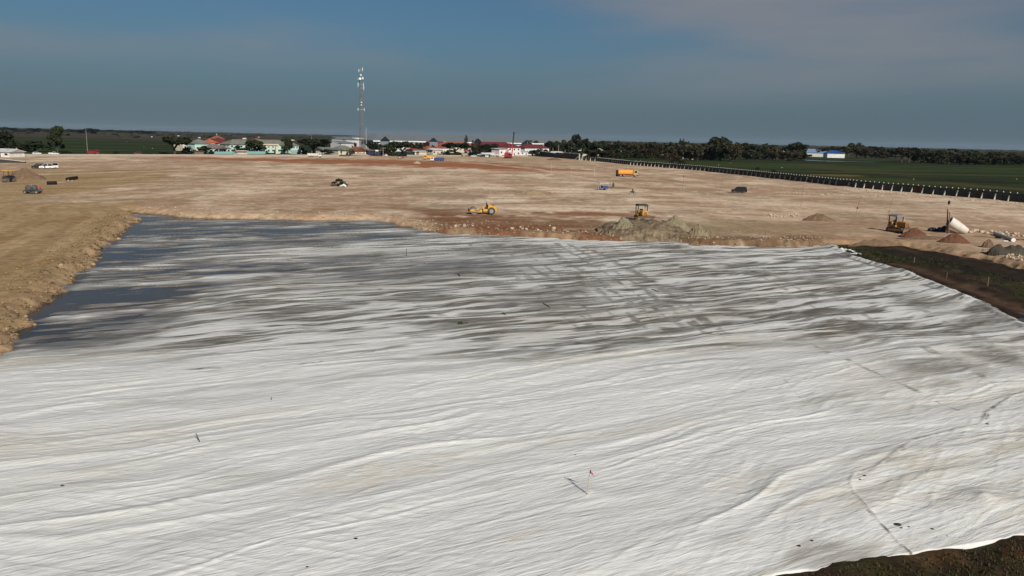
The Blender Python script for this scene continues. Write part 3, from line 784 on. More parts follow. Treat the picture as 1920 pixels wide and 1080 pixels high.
def house(name, x0, y0, x1, y1, eave, ridge, depth, kind, wall, roof, label, cat='house', win=0, floors=1, ov=0.7, hip=None, door=True, base_z=FIELD_Z, ridgecap=True, group=None, yaw=None):
    """front wall foot runs between two photograph pixels; eave and ridge are pixel rows of the front"""
    p0, p1 = at(x0, y0, base_z), at(x1, y1, base_z)
    c = (p0 + p1) / 2; dv = p1 - p0
    W = dv.length; ya = math.atan2(dv.y, dv.x)
    if yaw is not None:
        ya = yaw; W = metres(c, abs(x1 - x0))
    nrm = Vector((-math.sin(ya), math.cos(ya), 0))
    ze = high(c, eave); back = c + nrm * depth * (0.5 if kind in ('hip', 'gable') else (0 if kind == 'front' else 1.0))
    zr = high(back, ridge)
    zr = max(zr, ze + 0.6); ze = max(ze, 2.2)
    o = empty(name, c, ya, label, cat, group)
    wall_solid(kind, W, depth, ze, zr).build('wall', wall, o)
    r = roof_solid(kind, W, depth, ze, zr, ov, hip).build('roof', roof, o)
    if ridgecap and kind in ('hip', 'gable'):
        h = (min(hip if hip is not None else depth / 2 + ov, W / 2 + ov - 0.2)) if kind == 'hip' else 0
        MB().tube((-W / 2 - ov + h, depth / 2, zr + 0.02), (W / 2 + ov - h, depth / 2, zr + 0.02), 0.16, n=6).build('ridge_cap', roof, r)
    if win:
        fh = (ze - 0.3) / floors
        for fl in range(floors):
            for k in range(win):
                x = -W / 2 + (k + 0.5) * W / win
                if door and fl == 0 and k == win // 2: continue
                window(o, x, fl * fh + fh * 0.38, min(1.6, W / win * 0.45), min(1.4, fh * 0.42))
        if door:
            x = -W / 2 + (win // 2 + 0.5) * W / win
            MB().box(x - 0.5, x + 0.5, -0.07, 0.05, 0, 2.1).build('door', M_DKWOOD, o)
    return o
# --- the group of houses and the school behind the low wall
house('house', 343, 283, 372, 283, 268.5, 260.5, 12, 'hip', M_CREAM, W_MAROON, 'house with a maroon hipped roof at the left end of the village row', win=3)
house('house', 366, 285, 395, 285, 269.5, 261, 11, 'hip', M_MINT, W_GREY, 'house with a pale grey roof between the maroon roof and the mauve roofed bungalow', win=3)
house('house', 391, 282, 409, 282, 267.5, 260.6, 9, 'hip', M_CREAM, W_ORANGE, 'small house with a bright orange hipped roof', win=2)
house('house', 405, 282, 437, 282, 269, 258.8, 15, 'hip', M_CREAM, W_MAROON, 'wide house with a dark red hipped roof in front of the pyramid roof', win=3)
mq = house('prayer_hall', 407, 279, 421, 279, 260.5, 254.2, 9, 'hip', M_CREAM, W_TERRA, 'prayer hall with a red pyramid roof and small pale finial', 'prayer hall', win=2, hip=20)
zz = max(v.co.z for v in mq.children[1].data.vertices)
fin = MB().tube((0, 4.5, zz - 0.2), (0, 4.5, zz + 1.6), 0.22, 0.06, 8); fin.tube((0, 4.5, zz + 0.5), (0, 4.5, zz + 1.1), 0.4, 0.3, 8); fin.build('finial', M_CREAM, mq)
bg = house('bungalow', 391, 287.5, 433, 287.5, 278.5, 270.3, 14, 'hip', M_MINT, W_MAUVE, 'bungalow with a mauve hipped roof and a porch behind the turquoise fence', win=5)
Wb = (at(433, 287.5, FIELD_Z) - at(391, 287.5, FIELD_Z)).length
for x in (-2.5, 3.5): MB().box(x - 0.2, x + 0.2, -3.2, -2.8, 0, 3.0).build('porch_column', M_CREAM, bg)
roof_solid('front', 7.2, 3.4, 3.2, 4.6, 0.4).build('porch_roof', W_MAUVE, bg).location = (0.5, -3.4, 0)
sc = house('school', 431, 286.5, 548, 286.5, 271.2, 262.6, 13, 'hip', M_MINT, W_OLIVE, 'long mint school building under an olive grey hipped roof', 'school', win=14, floors=2)
house('school_wing', 543, 287.3, 560, 287.3, 273.0, 263.5, 17, 'hip', M_MINT, W_OLIVE, 'mint end wing of the school with an olive grey hipped roof', 'school wing', win=3, floors=2)
house('house', 478, 279, 503, 279, 266, 259.6, 14, 'hip', M_CREAM, W_TERRA, 'dull red roof showing over the ridge of the school', win=3)
ga = at(506, 288.2, FIELD_Z)
gt = empty('gateway', ga, R(40), 'cream painted gateway with a lintel in front of the school', 'gateway')
for s in (-1, 1): MB().box(s * 5.2 - 0.9, s * 5.2 + 0.9, -0.6, 0.6, -0.3, 5.2).build('pillar', M_CREAM, gt)
MB().box(-6.5, 6.5, -0.8, 0.8, 5.2, 6.9).build('lintel', M_CREAM, gt)
MB().box(-5.6, 5.6, -0.86, 0.86, 5.6, 6.2).build('lintel_panel', M_BROWNWALL, gt)
house('shelter', 521, 288, 534, 288, 283.0, 281.0, 5, 'gable', M_MINT, mat('green_sheet', (0.03, 0.16, 0.10), 0.6), 'small green roofed shelter beside the gateway', 'shelter', door=False)
def fence_run(name, a, b_, n, hgt, m, label, posts=M_TEAL, cat='fence', base_z=FIELD_Z):
    p0, p1 = at(*a, base_z), at(*b_, base_z)
    dv = p1 - p0; L = dv.length
    o = empty(name, p0, math.atan2(dv.y, dv.x), label, cat)
    me = MB().box(0.14, L / n - 0.14, -0.06, 0.06, -0.1, hgt).build('panel', m, o).data
    pe = MB().box(-0.14, 0.14, -0.13, 0.13, -0.1, hgt + 0.55, tx=0.02, ty=0.02).build('post', posts, o).data
    for i in range(1, n): link_mesh('panel', me, m, o, (i * L / n, 0, 0))
    for i in range(1, n + 1): link_mesh('post', pe, posts, o, (i * L / n, 0, 0))
    return o
fence_run('turquoise_fence', (397, 288.6), (441, 288.6), 10, 1.5, M_TEAL, 'turquoise panel fence in front of the mauve roofed bungalow')
fence_run('turquoise_fence', (461, 288.5), (498, 288.5), 8, 1.7, M_TEAL, 'turquoise panel fence left of the cream gateway')
fence_run('turquoise_fence', (546, 288.6), (566, 288.6), 5, 2.6, mat('blue_grey_paint', (0.26, 0.38, 0.42), 0.7, dirt=0.2), 'blue grey panel fence below the mint end wing')
house('low_shed', 358, 288, 376, 288, 282.0, 279.8, 6, 'gable', M_CREAM, W_BRIGHT, 'low shed with a pale sheet roof among the bushes left of the bungalow', 'shed', door=False)
house('low_shed', 365, 289.6, 382, 289.6, 286.4, 284.6, 5, 'gable', M_BROWNWALL, W_MAUVE, 'low brown stall with a dull roof close behind the low wall', 'shed', door=False)
house('house', 604, 288.5, 624, 288.5, 280.4, 276.5, 8, 'gable', M_CREAM, W_GREY, 'small cream house right of the flat topped tree', win=3)
house('house', 634, 290, 668, 290, 281.0, 273.4, 11, 'hip', M_CREAM, W_GREY, 'grey roofed house half hidden behind palms', win=3)
house('house', 661, 290.3, 673, 290.3, 285.4, 281.2, 7, 'front', M_WHITE, W_BRIGHT, 'small white gabled house at the foot of the tower', win=2)
# --- the white works with stepped roofs, the long factory and its gables
wk = house('processing_hall', 655, 282, 699, 282, 258, 254.0, 24, 'front', M_CLAD, W_STEEL, 'tall pale processing hall behind the lattice tower', 'factory hall', ov=0.4, yaw=R(12))
house('processing_annex', 648, 283.5, 676, 283.5, 262.2, 256.6, 18, 'shed', M_CLAD, W_STEEL, 'pale stepped annex with sloping roof left of the tower', 'factory hall', ov=0.6)
house('processing_annex', 640, 284.5, 668, 284.5, 269.0, 264.5, 14, 'shed', M_CLAD, W_STEEL, 'lowest sloping roofed annex at the left end of the factory', 'factory hall', ov=0.6)
fac = house('factory', 700, 283.5, 1165, 287.5, 268.0, 255.6, 90, 'hip', M_CLAD, W_STEEL, 'very long factory under a grey sheet roof behind the village', 'factory', hip=30, ov=1.5)
Lf = (at(1165, 287.5, FIELD_Z) - at(700, 283.5, FIELD_Z)).length
hf = high(at(930, 285.4, FIELD_Z), 268.0)
MB().box(-Lf / 2 - 1, Lf / 2 + 1, -1.9, -1.55, hf - 0.9, hf + 0.25).build('fascia', M_WHITE, fac)
MB().box(-Lf / 2 - 0.5, Lf / 2 + 0.5, -0.25, 0.0, hf - 1.7, hf - 0.9).build('window_band', M_DARKGLASS, fac)
for px, wpx, ap, ev, lab in [(722, 17, 256.0, 264.5, 'blue grey gabled porch block nearest to the tower'), (813, 15, 258.6, 265.5, 'dark gable end rising behind the red village roofs'), (897, 14, 260.2, 268.0, 'dark gable end behind the columnar trees'),
                        (989, 17, 263.2, 270.5, 'blue gabled block behind the white two storey house'), (1032, 16, 264.5, 271.5, 'dark gable end above the white roofed shed')]:
    by = 284.0 + (px - 700) * 0.009
    house('factory_gable', px - wpx / 2, by + 1.2, px + wpx / 2, by + 1.2, ev, ap, 12, 'front', M_BLUEGREY, W_NAVY, lab, 'factory block', ov=0.4, yaw=R(8))
house('house', 666, 291, 688, 291, 283.6, 275.6, 9, 'front', M_PINK, W_TERRA, 'pale house with a steep brown gable right behind the tower legs', win=2)
house('shop', 690, 291.2, 716, 291.2, 282.0, 279.6, 8, 'gable', mat('blue_shopfront', (0.026, 0.032, 0.06), 0.7), W_MAUVE, 'low shop with dark blue front and white board by the tower', 'shop', door=False)
def add_board(px0, px1, py0, py1, base, m, label, cat='signboard'):
    p0, p1 = at(px0, base, FIELD_Z), at(px1, base, FIELD_Z)
    dv = p1 - p0; o = empty('signboard', p0, math.atan2(dv.y, dv.x), label, cat)
    z0, z1 = high(p0, py1), high(p0, py0)
    MB().box(0, dv.length, -0.08, 0.08, z0, z1).build('board', m, o)
    MB().box(0.2, 0.32, -0.05, 0.05, -0.2, z0).box(dv.length - 0.32, dv.length - 0.2, -0.05, 0.05, -0.2, z0).build('leg_pair', M_STEELG, o)
    return o
add_board(704, 709.5, 281.2, 283.8, 291.6, M_WHITE, 'small white board in front of the dark blue shop')
house('house', 703, 288.6, 714, 288.6, 276.4, 270.6, 9, 'shed', M_PINK, W_TERRA, 'pale house with a steep single slope roof behind the shop', win=2, door=False)
house('kiosk', 723, 292.6, 731, 292.6, 287.2, 285.2, 4, 'gable', M_PINK, W_RED, 'tiny pink kiosk right of the tower', 'kiosk', door=False)
# --- village in the middle
house('house', 772, 288.8, 792, 288.8, 281.2, 276.4, 8, 'hip', M_CREAM, W_RED, 'low house with a red roof left of the blue awning', win=3)
house('shed', 763, 290.6, 780, 290.6, 284.6, 283.4, 5, 'shed', M_WHITE, W_BRIGHT, 'flat roofed white hut with a dark doorway', 'shed', win=2, base_z=PLAT)
house('stall', 786, 290.6, 800, 290.6, 284.2, 282.6, 5, 'shed', M_CREAM, W_BRIGHT, 'pale flat roofed stall next to the white hut', 'stall', door=False, base_z=PLAT)
aw = at(805, 290.4, PLAT)
ao = empty('awning', aw, R(40), 'bright blue tarpaulin awning between the stalls', 'awning')
a_ = MB(); pts_ = [(x * 0.9 - 3.6, y * 1.2, 3.0 - 0.35 * y - 0.12 * math.sin(x * 1.6) * y) for x in range(9) for y in range(4)]
a_.add(pts_, [(x * 4 + y, x * 4 + y + 1, x * 4 + y + 5, x * 4 + y + 4) for x in range(8) for y in range(3)])
a_.build('tarpaulin', mat('blue_tarp', (0.03, 0.17, 0.55), 0.55, scale=0.8), ao)
for s in (-3.5, 3.5): MB().tube((s, 0, -0.2), (s, 0, 3.0), 0.06).tube((s, 3.6, -0.2), (s, 3.6, 1.95), 0.06).build('pole_pair', M_STEELG, ao)
house('house', 800, 288.5, 822, 288.5, 279.0, 274.2, 10, 'hip', M_CREAM, W_TERRA, 'house with a terracotta hipped roof above the blue awning', win=3)
house('house', 811, 290.2, 831, 290.2, 281.2, 278.8, 8, 'gable', M_CREAM, W_BRIGHT, 'cream house with a pale flat looking roof right of the blue awning', win=3)
house('house', 820, 286.5, 838, 286.5, 277.6, 273.8, 9, 'gable', M_WHITE, W_RED, 'white house with a plain red roof behind the pale roofed house', win=2)
house('warehouse', 812, 285.2, 842, 285.2, 274.2, 265.8, 16, 'gable', M_WHITE, W_MAROON, 'warehouse with a dark maroon roof at the left of the long orange roof', 'warehouse', win=0)
house('warehouse', 838, 286.5, 897, 286.5, 273.6, 266.0, 20, 'hip', M_CREAM, W_TERRA, 'long building under an orange red tile roof behind the trees', 'warehouse', win=6)
house('warehouse', 905, 288.2, 974, 288.2, 276.8, 266.8, 20, 'hip', M_WHITE, W_MAROON, 'long building under a maroon roof left of the white two storey house', 'warehouse', win=7)
wh = house('two_storey_house', 952, 291.8, 976, 291.8, 276.6, 269.4, 12, 'hip', M_PINK, W_MAROON, 'white two storey house with dark upper windows right of the red rig', win=3, floors=2, base_z=PLAT)
house('house', 936, 291.6, 953, 291.6, 279.8, 278.6, 9, 'shed', M_PINK, W_BRIGHT, 'flat roofed white block joined to the two storey house', win=2, base_z=PLAT)
house('garage', 976, 291.4, 990, 291.4, 284.2, 282.6, 8, 'shed', M_WHITE, W_BRIGHT, 'low white garage right of the two storey house', 'garage', win=2, base_z=PLAT)
house('house', 984, 290.5, 1029, 290.5, 277.8, 271.2, 13, 'hip', M_WHITE, W_MAROON, 'wide house with a maroon hipped roof left of the white roofed shed', win=5)
house('shed', 1024, 291.6, 1066, 290.6, 287.2, 283.8, 9, 'shed', M_WHITE, mat('white_sheet_roof', (0.74, 0.74, 0.72), 0.5, dirt=0.15, scale=0.3), 'long shed under a bright white sheet roof behind the dark fence', 'shed', door=False)
house('shed', 1082, 292.2, 1104, 292.2, 288.6, 286.6, 8, 'gable', M_CREAM, W_GREY, 'low grey roofed shed behind the corner of the dark fence', 'shed', door=False)
house('house', 1114, 292.6, 1133, 292.6, 288.6, 283.4, 9, 'hip', M_CREAM, W_RED, 'small house with a red hipped roof at the edge of the green field', win=3)
house('house', 1238, 296.6, 1254, 296.6, 291.0, 285.6, 8, 'gable', M_WHITE, W_MAUVE, 'small white house half hidden in the tree row', win=2)
hr = house('house', 1294, 298.6, 1312, 298.6, 290.6, 284.6, 9, 'front', M_WHITE, W_RED, 'white house with a red gable standing alone before the brown trees', win=3)
house('terrace', 1294, 299.2, 1324, 299.2, 297.6, 296.8, 3, 'shed', M_CREAM, W_TERRA, 'low pale terrace in front of the white house with red gable', 'terrace', door=False)
bw = house('warehouse', 1512, 293.6, 1546, 294.6, 286.4, 279.8, 22, 'gable', M_WHITE, roof_mat('pale_blue_roof', (0.19, 0.27, 0.38)), 'white warehouse with a blue roof beyond the rice fields', 'warehouse')
house('warehouse_lean_to', 1543, 294.8, 1551, 295.6, 287.0, 282.0, 20, 'gable', M_WHITE, W_BLUE, 'bright blue sided annex at the right of the blue roofed warehouse', 'warehouse annex', door=False)
house('barn', 1452, 290.4, 1470, 290.4, 284.4, 279.0, 12, 'front', M_WHITE, W_BRIGHT, 'pale barn with a white gable among dark trees', 'barn')
house('barn', 1458, 286.6, 1474, 286.6, 282.2, 278.6, 12, 'gable', M_WHITE, W_BRIGHT, 'pale roof showing just behind the white gabled barn', 'barn')
house('barn', 1568, 287.4, 1586, 287.6, 285.6, 281.8, 16, 'gable', M_CLAD, W_BRIGHT, 'long low pale roof right of the blue warehouse', 'barn')
house('barn', 1590, 287.6, 1598, 287.6, 286.2, 282.6, 12, 'gable', M_CLAD, W_BRIGHT, 'short pale roof right of the long low pale roof', 'barn')
house('house', 1744, 301.0, 1759, 301.4, 293.6, 291.0, 9, 'gable', M_WHITE, W_BRIGHT, 'small white house alone in the dark trees at the far right', win=2)
house('house', 1670, 292.4, 1678, 292.6, 290.4, 287.2, 9, 'gable', M_WHITE, W_BRIGHT, 'tiny white house in the trees left of the dark thicket', win=2)
# --- houses scattered to the horizon
rg = random.Random(3)
mini_w = MB().box(-5, 5, 0, 8, -0.4, 3.2).build('wall', M_WHITE); mini_r = roof_solid('gable', 10, 8, 3.4, 5.4, 0.6).build('roof', W_BRIGHT)
mini_d = roof_solid('hip', 10, 8, 3.4, 5.4, 0.6).build('roof', W_TERRA)
wme, rme, dme = mini_w.data, mini_r.data, mini_d.data
for o in (mini_w, mini_r, mini_d): bpy.data.objects.remove(o)
spots = []
for k in range(46):
    px = rg.uniform(0, 640) if k < 30 else rg.uniform(1380, 1910)
    hz_y = 238.3 + 0.0224 * px
    spots.append((px, hz_y + rg.uniform(2.2, 13.0) ** 1.0))
for i, (px, py) in enumerate(spots):
    p = at(px, py, FIELD_Z); left = px < 700
    s = rg.uniform(0.28, 0.55)
    if left: o = empty('distant_house', p, rg.uniform(0.3, 1.0), 'tiny pale house scattered on the far plain at the left', 'house', 'houses on the far plain')
    else: o = empty('distant_house', p, rg.uniform(0.3, 1.0), 'tiny pale house among the far trees at the right', 'house', 'houses in the far trees')
    o.scale = (s, s, s * 0.9)
    link_mesh('wall', wme, M_CREAM, o); link_mesh('roof', dme if i % 4 == 0 else rme, None, o)
# --- the low concrete wall along the far side of the site
M_WCONC = mat('weathered_concrete', (0.33, 0.30, 0.25), 0.95, dirt=0.4, scale=0.5)
def low_wall(a, b_, n, hgt, label, thick=0.35):
    p0, p1 = at(*a, PLAT), at(*b_, PLAT); dv = p1 - p0; L = dv.length / n
    o = empty('low_wall', p0, math.atan2(dv.y, dv.x), label, 'wall')
    me = MB().box(0.02, L - 0.02, 0, thick, -0.5, hgt).build('wall_panel', M_WCONC, o).data
    for i in range(1, n): link_mesh('wall_panel', me, M_WCONC, o, (i * L, 0, -0.02 * (i % 3)))
    return o
low_wall((46, 293.0), (636, 293.2), 62, 1.15, 'long low concrete wall along the far left edge of the site')
low_wall((763, 292.8), (868, 293.2), 16, 0.95, 'low pale wall in front of the flat roofed hut and blue awning')
low_wall((966, 293.2), (990, 293.2), 5, 0.9, 'short low wall in front of the white garage')
low_wall((866, 291.9), (877, 292.1), 2, 1.9, 'short taller white wall left of the red parasol')
# --- left edge: site office and retaining blocks
house('site_office', -30, 293.5, 18, 295.0, 284.2, 279.4, 9, 'gable', M_WHITE, W_BRIGHT, 'pale site office with a sheet roof at the left edge', 'site office', win=4, base_z=PLAT)
house('hut', 27, 293.5, 37, 293.0, 284.5, 280.5, 5, 'front', M_CONC, W_GREY, 'little grey gabled hut right of the site office', 'hut', win=2, base_z=PLAT)
rw = empty('retaining_wall', at(-2, 305.5), R(24), 'dark retaining wall with a sloping pale coping at the left edge', 'wall')
MB().prism([(-6, -0.3), (9, -0.3), (9, 0.5), (-6, 2.2)], 0, 2.5).build('wall', mat('dark_block', (0.045, 0.042, 0.04), 0.9), rw)
MB().prism([(-6, 2.23), (9, 0.53), (9, 0.8), (-6, 2.5)], -0.3, 0.4).build('coping', M_CONC, rw)
# ------------------------------------------------------------------ trees
def leaf_mat(name, col):
    m, nt, b = node_mat(name)
    tc = nt.nodes.new('ShaderNodeTexCoord')
    n = nt.nodes.new('ShaderNodeTexNoise'); n.inputs['Scale'].default_value = 0.6; n.inputs['Detail'].default_value = 4
    nt.links.new(tc.outputs['Object'], n.inputs['Vector'])
    oi = nt.nodes.new('ShaderNodeObjectInfo')
    r = nt.nodes.new('ShaderNodeMapRange'); r.inputs['From Min'].default_value = 0.3; r.inputs['From Max'].default_value = 0.7; r.inputs['To Min'].default_value = 0.6; r.inputs['To Max'].default_value = 1.45
    nt.links.new(n.outputs['Fac'], r.inputs['Value'])
    r2 = nt.nodes.new('ShaderNodeMapRange'); r2.inputs['To Min'].default_value = 0.7; r2.inputs['To Max'].default_value = 1.3
    nt.links.new(oi.outputs['Random'], r2.inputs['Value'])
    mm = nt.nodes.new('ShaderNodeMath'); mm.operation = 'MULTIPLY'
    nt.links.new(r.outputs[0], mm.inputs[0]); nt.links.new(r2.outputs[0], mm.inputs[1])
    mx = nt.nodes.new('ShaderNodeMix'); mx.data_type = 'RGBA'; mx.blend_type = 'MULTIPLY'; mx.inputs[0].default_value = 1
    mx.inputs[6].default_value = (*col, 1); nt.links.new(mm.outputs[0], mx.inputs[7])
    nt.links.new(mx.outputs[2], b.inputs['Base Color']); b.inputs['Roughness'].default_value = 0.7; b.inputs['Specular IOR Level'].default_value = 0.15
    return m
LEAF = leaf_mat('dark_leaves', (0.024, 0.030, 0.013)); LEAF_B = leaf_mat('brownish_leaves', (0.042, 0.036, 0.018)); LEAF_L = leaf_mat('light_leaves', (0.062, 0.078, 0.028))
BARK = mat('bark', (0.075, 0.055, 0.04), 0.95)
def leaf_cloud(rg, centres, per, size):
    m = MB()
    for c, rad in centres:
        for _ in range(per):
            d = Vector((rg.gauss(0, 1), rg.gauss(0, 1), rg.gauss(0, 1))).normalized() * rad * rg.uniform(0.35, 1.05) ** 0.6
            p = Vector(c) + Vector((d.x, d.y, d.z * 0.8))
            a = Vector((rg.gauss(0, 1), rg.gauss(0, 1), rg.gauss(0, 1))).normalized()
            b_ = a.cross(Vector((rg.gauss(0, 1), rg.gauss(0, 1), rg.gauss(0, 1)))).normalized()
            s = size * rg.uniform(0.6, 1.3)
            m.add([p - a * s, p + b_ * s * 0.6, p + a * s, p - b_ * s * 0.6], [(0, 1, 2, 3)])
    return m
def mesh_of(mb, name, m, smooth=False):
    o = mb.build(name, m, smooth=smooth); me = o.data; bpy.data.objects.remove(o); return me
TREES = {}
def make_tree(kind, seed):
    """meshes (trunk, crown) 10 m tall and about 10 m wide at scale 1"""
    rg = random.Random(seed); tr = MB(); cs = []
    if kind == 'poplar':
        tr.path([(0, 0, -0.3), (0.05, 0, 4), (0, 0, 9)], [0.3, 0.2, 0.05])
        for k in range(13):
            z = 1.2 + k * 0.68; cs.append(((rg.uniform(-0.5, 0.5), rg.uniform(-0.5, 0.5), z), 1.0 + 0.9 * math.sin(math.pi * min(1, (k + 2) / 15))))
        return mesh_of(tr, 'trunk', BARK), mesh_of(leaf_cloud(rg, cs, 26, 0.45), 'crown', LEAF)
    if kind == 'palm':
        tr.path([(0, 0, -0.3), (0.3, 0.1, 3), (0.5, 0.1, 6.5)], [0.35, 0.28, 0.22])
        fr = MB()
        for k in range(13):
            a = k * 2.4; d = Vector((math.cos(a), math.sin(a), 0)); n = Vector((-d.y, d.x, 0)); up = rg.uniform(0.2, 1.0)
            pr = None
            for j in range(6):
                t = j / 5; p = Vector((0.5, 0.1, 6.5)) + d * 3.8 * t + Vector((0, 0, 3.2 * up * t - 3.6 * t * t)); w = 0.62 * math.sin(math.pi * (0.12 + 0.86 * t))
                if pr: fr.add([pr[0] - n * pr[1] + Vector((0, 0, -0.25)), pr[0], p, p - n * w + Vector((0, 0, -0.25)), pr[0] + n * pr[1] + Vector((0, 0, -0.25)), p + n * w + Vector((0, 0, -0.25))], [(0, 1, 2, 3), (1, 4, 5, 2)])
                pr = (p, w)
        return mesh_of(tr, 'trunk', BARK), mesh_of(fr, 'crown', LEAF_L)
    if kind == 'bush':
        for k in range(5):
            a = k * 1.3; tr.path([(0, 0, -0.3), (math.cos(a) * 1.2, math.sin(a) * 1.2, 3), (math.cos(a) * 2.4, math.sin(a) * 2.2, 6)], [0.22, 0.15, 0.05], 5)
        for k in range(20):
            a = rg.uniform(0, 6.28); r = rg.uniform(0, 4.0); cs.append(((math.cos(a) * r, math.sin(a) * r, rg.uniform(1.2, 8.6 - r * 1.0)), rg.uniform(1.0, 1.9)))
        return mesh_of(tr, 'trunk', BARK), mesh_of(leaf_cloud(rg, cs, 34, 0.7), 'crown', LEAF)
    # branching trees
    th = {'round': 1.6, 'spread': 3.6, 'tall': 1.8}[kind]
    tr.path([(0, 0, -0.3), (rg.uniform(-.2, .2), 0, th * 0.6), (rg.uniform(-.3, .3), rg.uniform(-.3, .3), th)], [0.42, 0.34, 0.3], 7)
    nl = 7
    for k in range(nl):
        a = k * 6.283 / nl + rg.uniform(-0.4, 0.4)
        if kind == 'spread': e = Vector((math.cos(a) * rg.uniform(2.6, 4.4), math.sin(a) * rg.uniform(2.6, 4.4), rg.uniform(7.0, 8.7)))
        elif kind == 'tall': e = Vector((math.cos(a) * rg.uniform(1.2, 3.4), math.sin(a) * rg.uniform(1.2, 3.4), 3.2 + k * 0.95))
        else: e = Vector((math.cos(a) * rg.uniform(1.5, 3.6), math.sin(a) * rg.uniform(1.5, 3.6), rg.uniform(4.5, 8.4)))
        mdp = Vector((e.x * 0.45, e.y * 0.45, th + (e.z - th) * 0.55))
        tr.path([(0, 0, th - 0.4), mdp, e], [0.24, 0.15, 0.05], 5)
        cs.append((e, rg.uniform(1.2, 1.7)))
        for q in range(3):
            o_ = Vector((rg.gauss(0, 1.1), rg.gauss(0, 1.1), rg.gauss(0, 0.8 if kind == 'spread' else 1.0)))
            cs.append((e + o_, rg.uniform(0.8, 1.5)))
    for q in range(14):
        if kind == 'spread': a = rg.uniform(0, 6.28); r = rg.uniform(0, 3.4); cs.append(((math.cos(a) * r, math.sin(a) * r, rg.uniform(7.2, 9.0)), 1.3))
        elif kind == 'tall': cs.append(((rg.gauss(0, 0.9), rg.gauss(0, 0.9), rg.uniform(4.0, 9.0)), 1.4))
        else: cs.append(((rg.gauss(0, 1.6), rg.gauss(0, 1.6), rg.uniform(1.8, 8.6)), 1.7))
    cs = [((c[0], c[1], min(max(c[2], th * 0.8), 9.3)), r) for c, r in cs]
    return mesh_of(tr, 'trunk', BARK), mesh_of(leaf_cloud(rg, cs, 34, 0.75), 'crown', LEAF)
for kd, n in (('round', 3), ('spread', 2), ('tall', 2), ('poplar', 2), ('palm', 2), ('bush', 3)):
    TREES[kd] = [make_tree(kd, 100 + 7 * i + len(kd)) for i in range(n)]
tree_rg = random.Random(77)
def tree(px, base, top, wpx, kind, label, group=None, leaf=None, name=None, z=FIELD_Z, cat='tree'):
    p = on(px, base, z); h = max(high(p, top), 0.6); w = metres(p, wpx)
    t, c = tree_rg.choice(TREES[kind])
    o = empty(name or {'poplar': 'columnar_tree', 'palm': 'palm_tree', 'bush': 'shrub'}.get(kind, 'tree'), p, tree_rg.uniform(0, 6.28), label, cat if kind != 'bush' else 'shrub', group)
    o.scale = (w / (8.2 if kind not in ('poplar',) else 3.6), w / (8.2 if kind not in ('poplar',) else 3.6), h / 9.4)
    link_mesh('trunk', t, BARK, o)
    cr = link_mesh('crown', c, None, o)
    if leaf is not None:
        cr.material_slots[0].link = 'OBJECT'; cr.material_slots[0].material = leaf
    return o
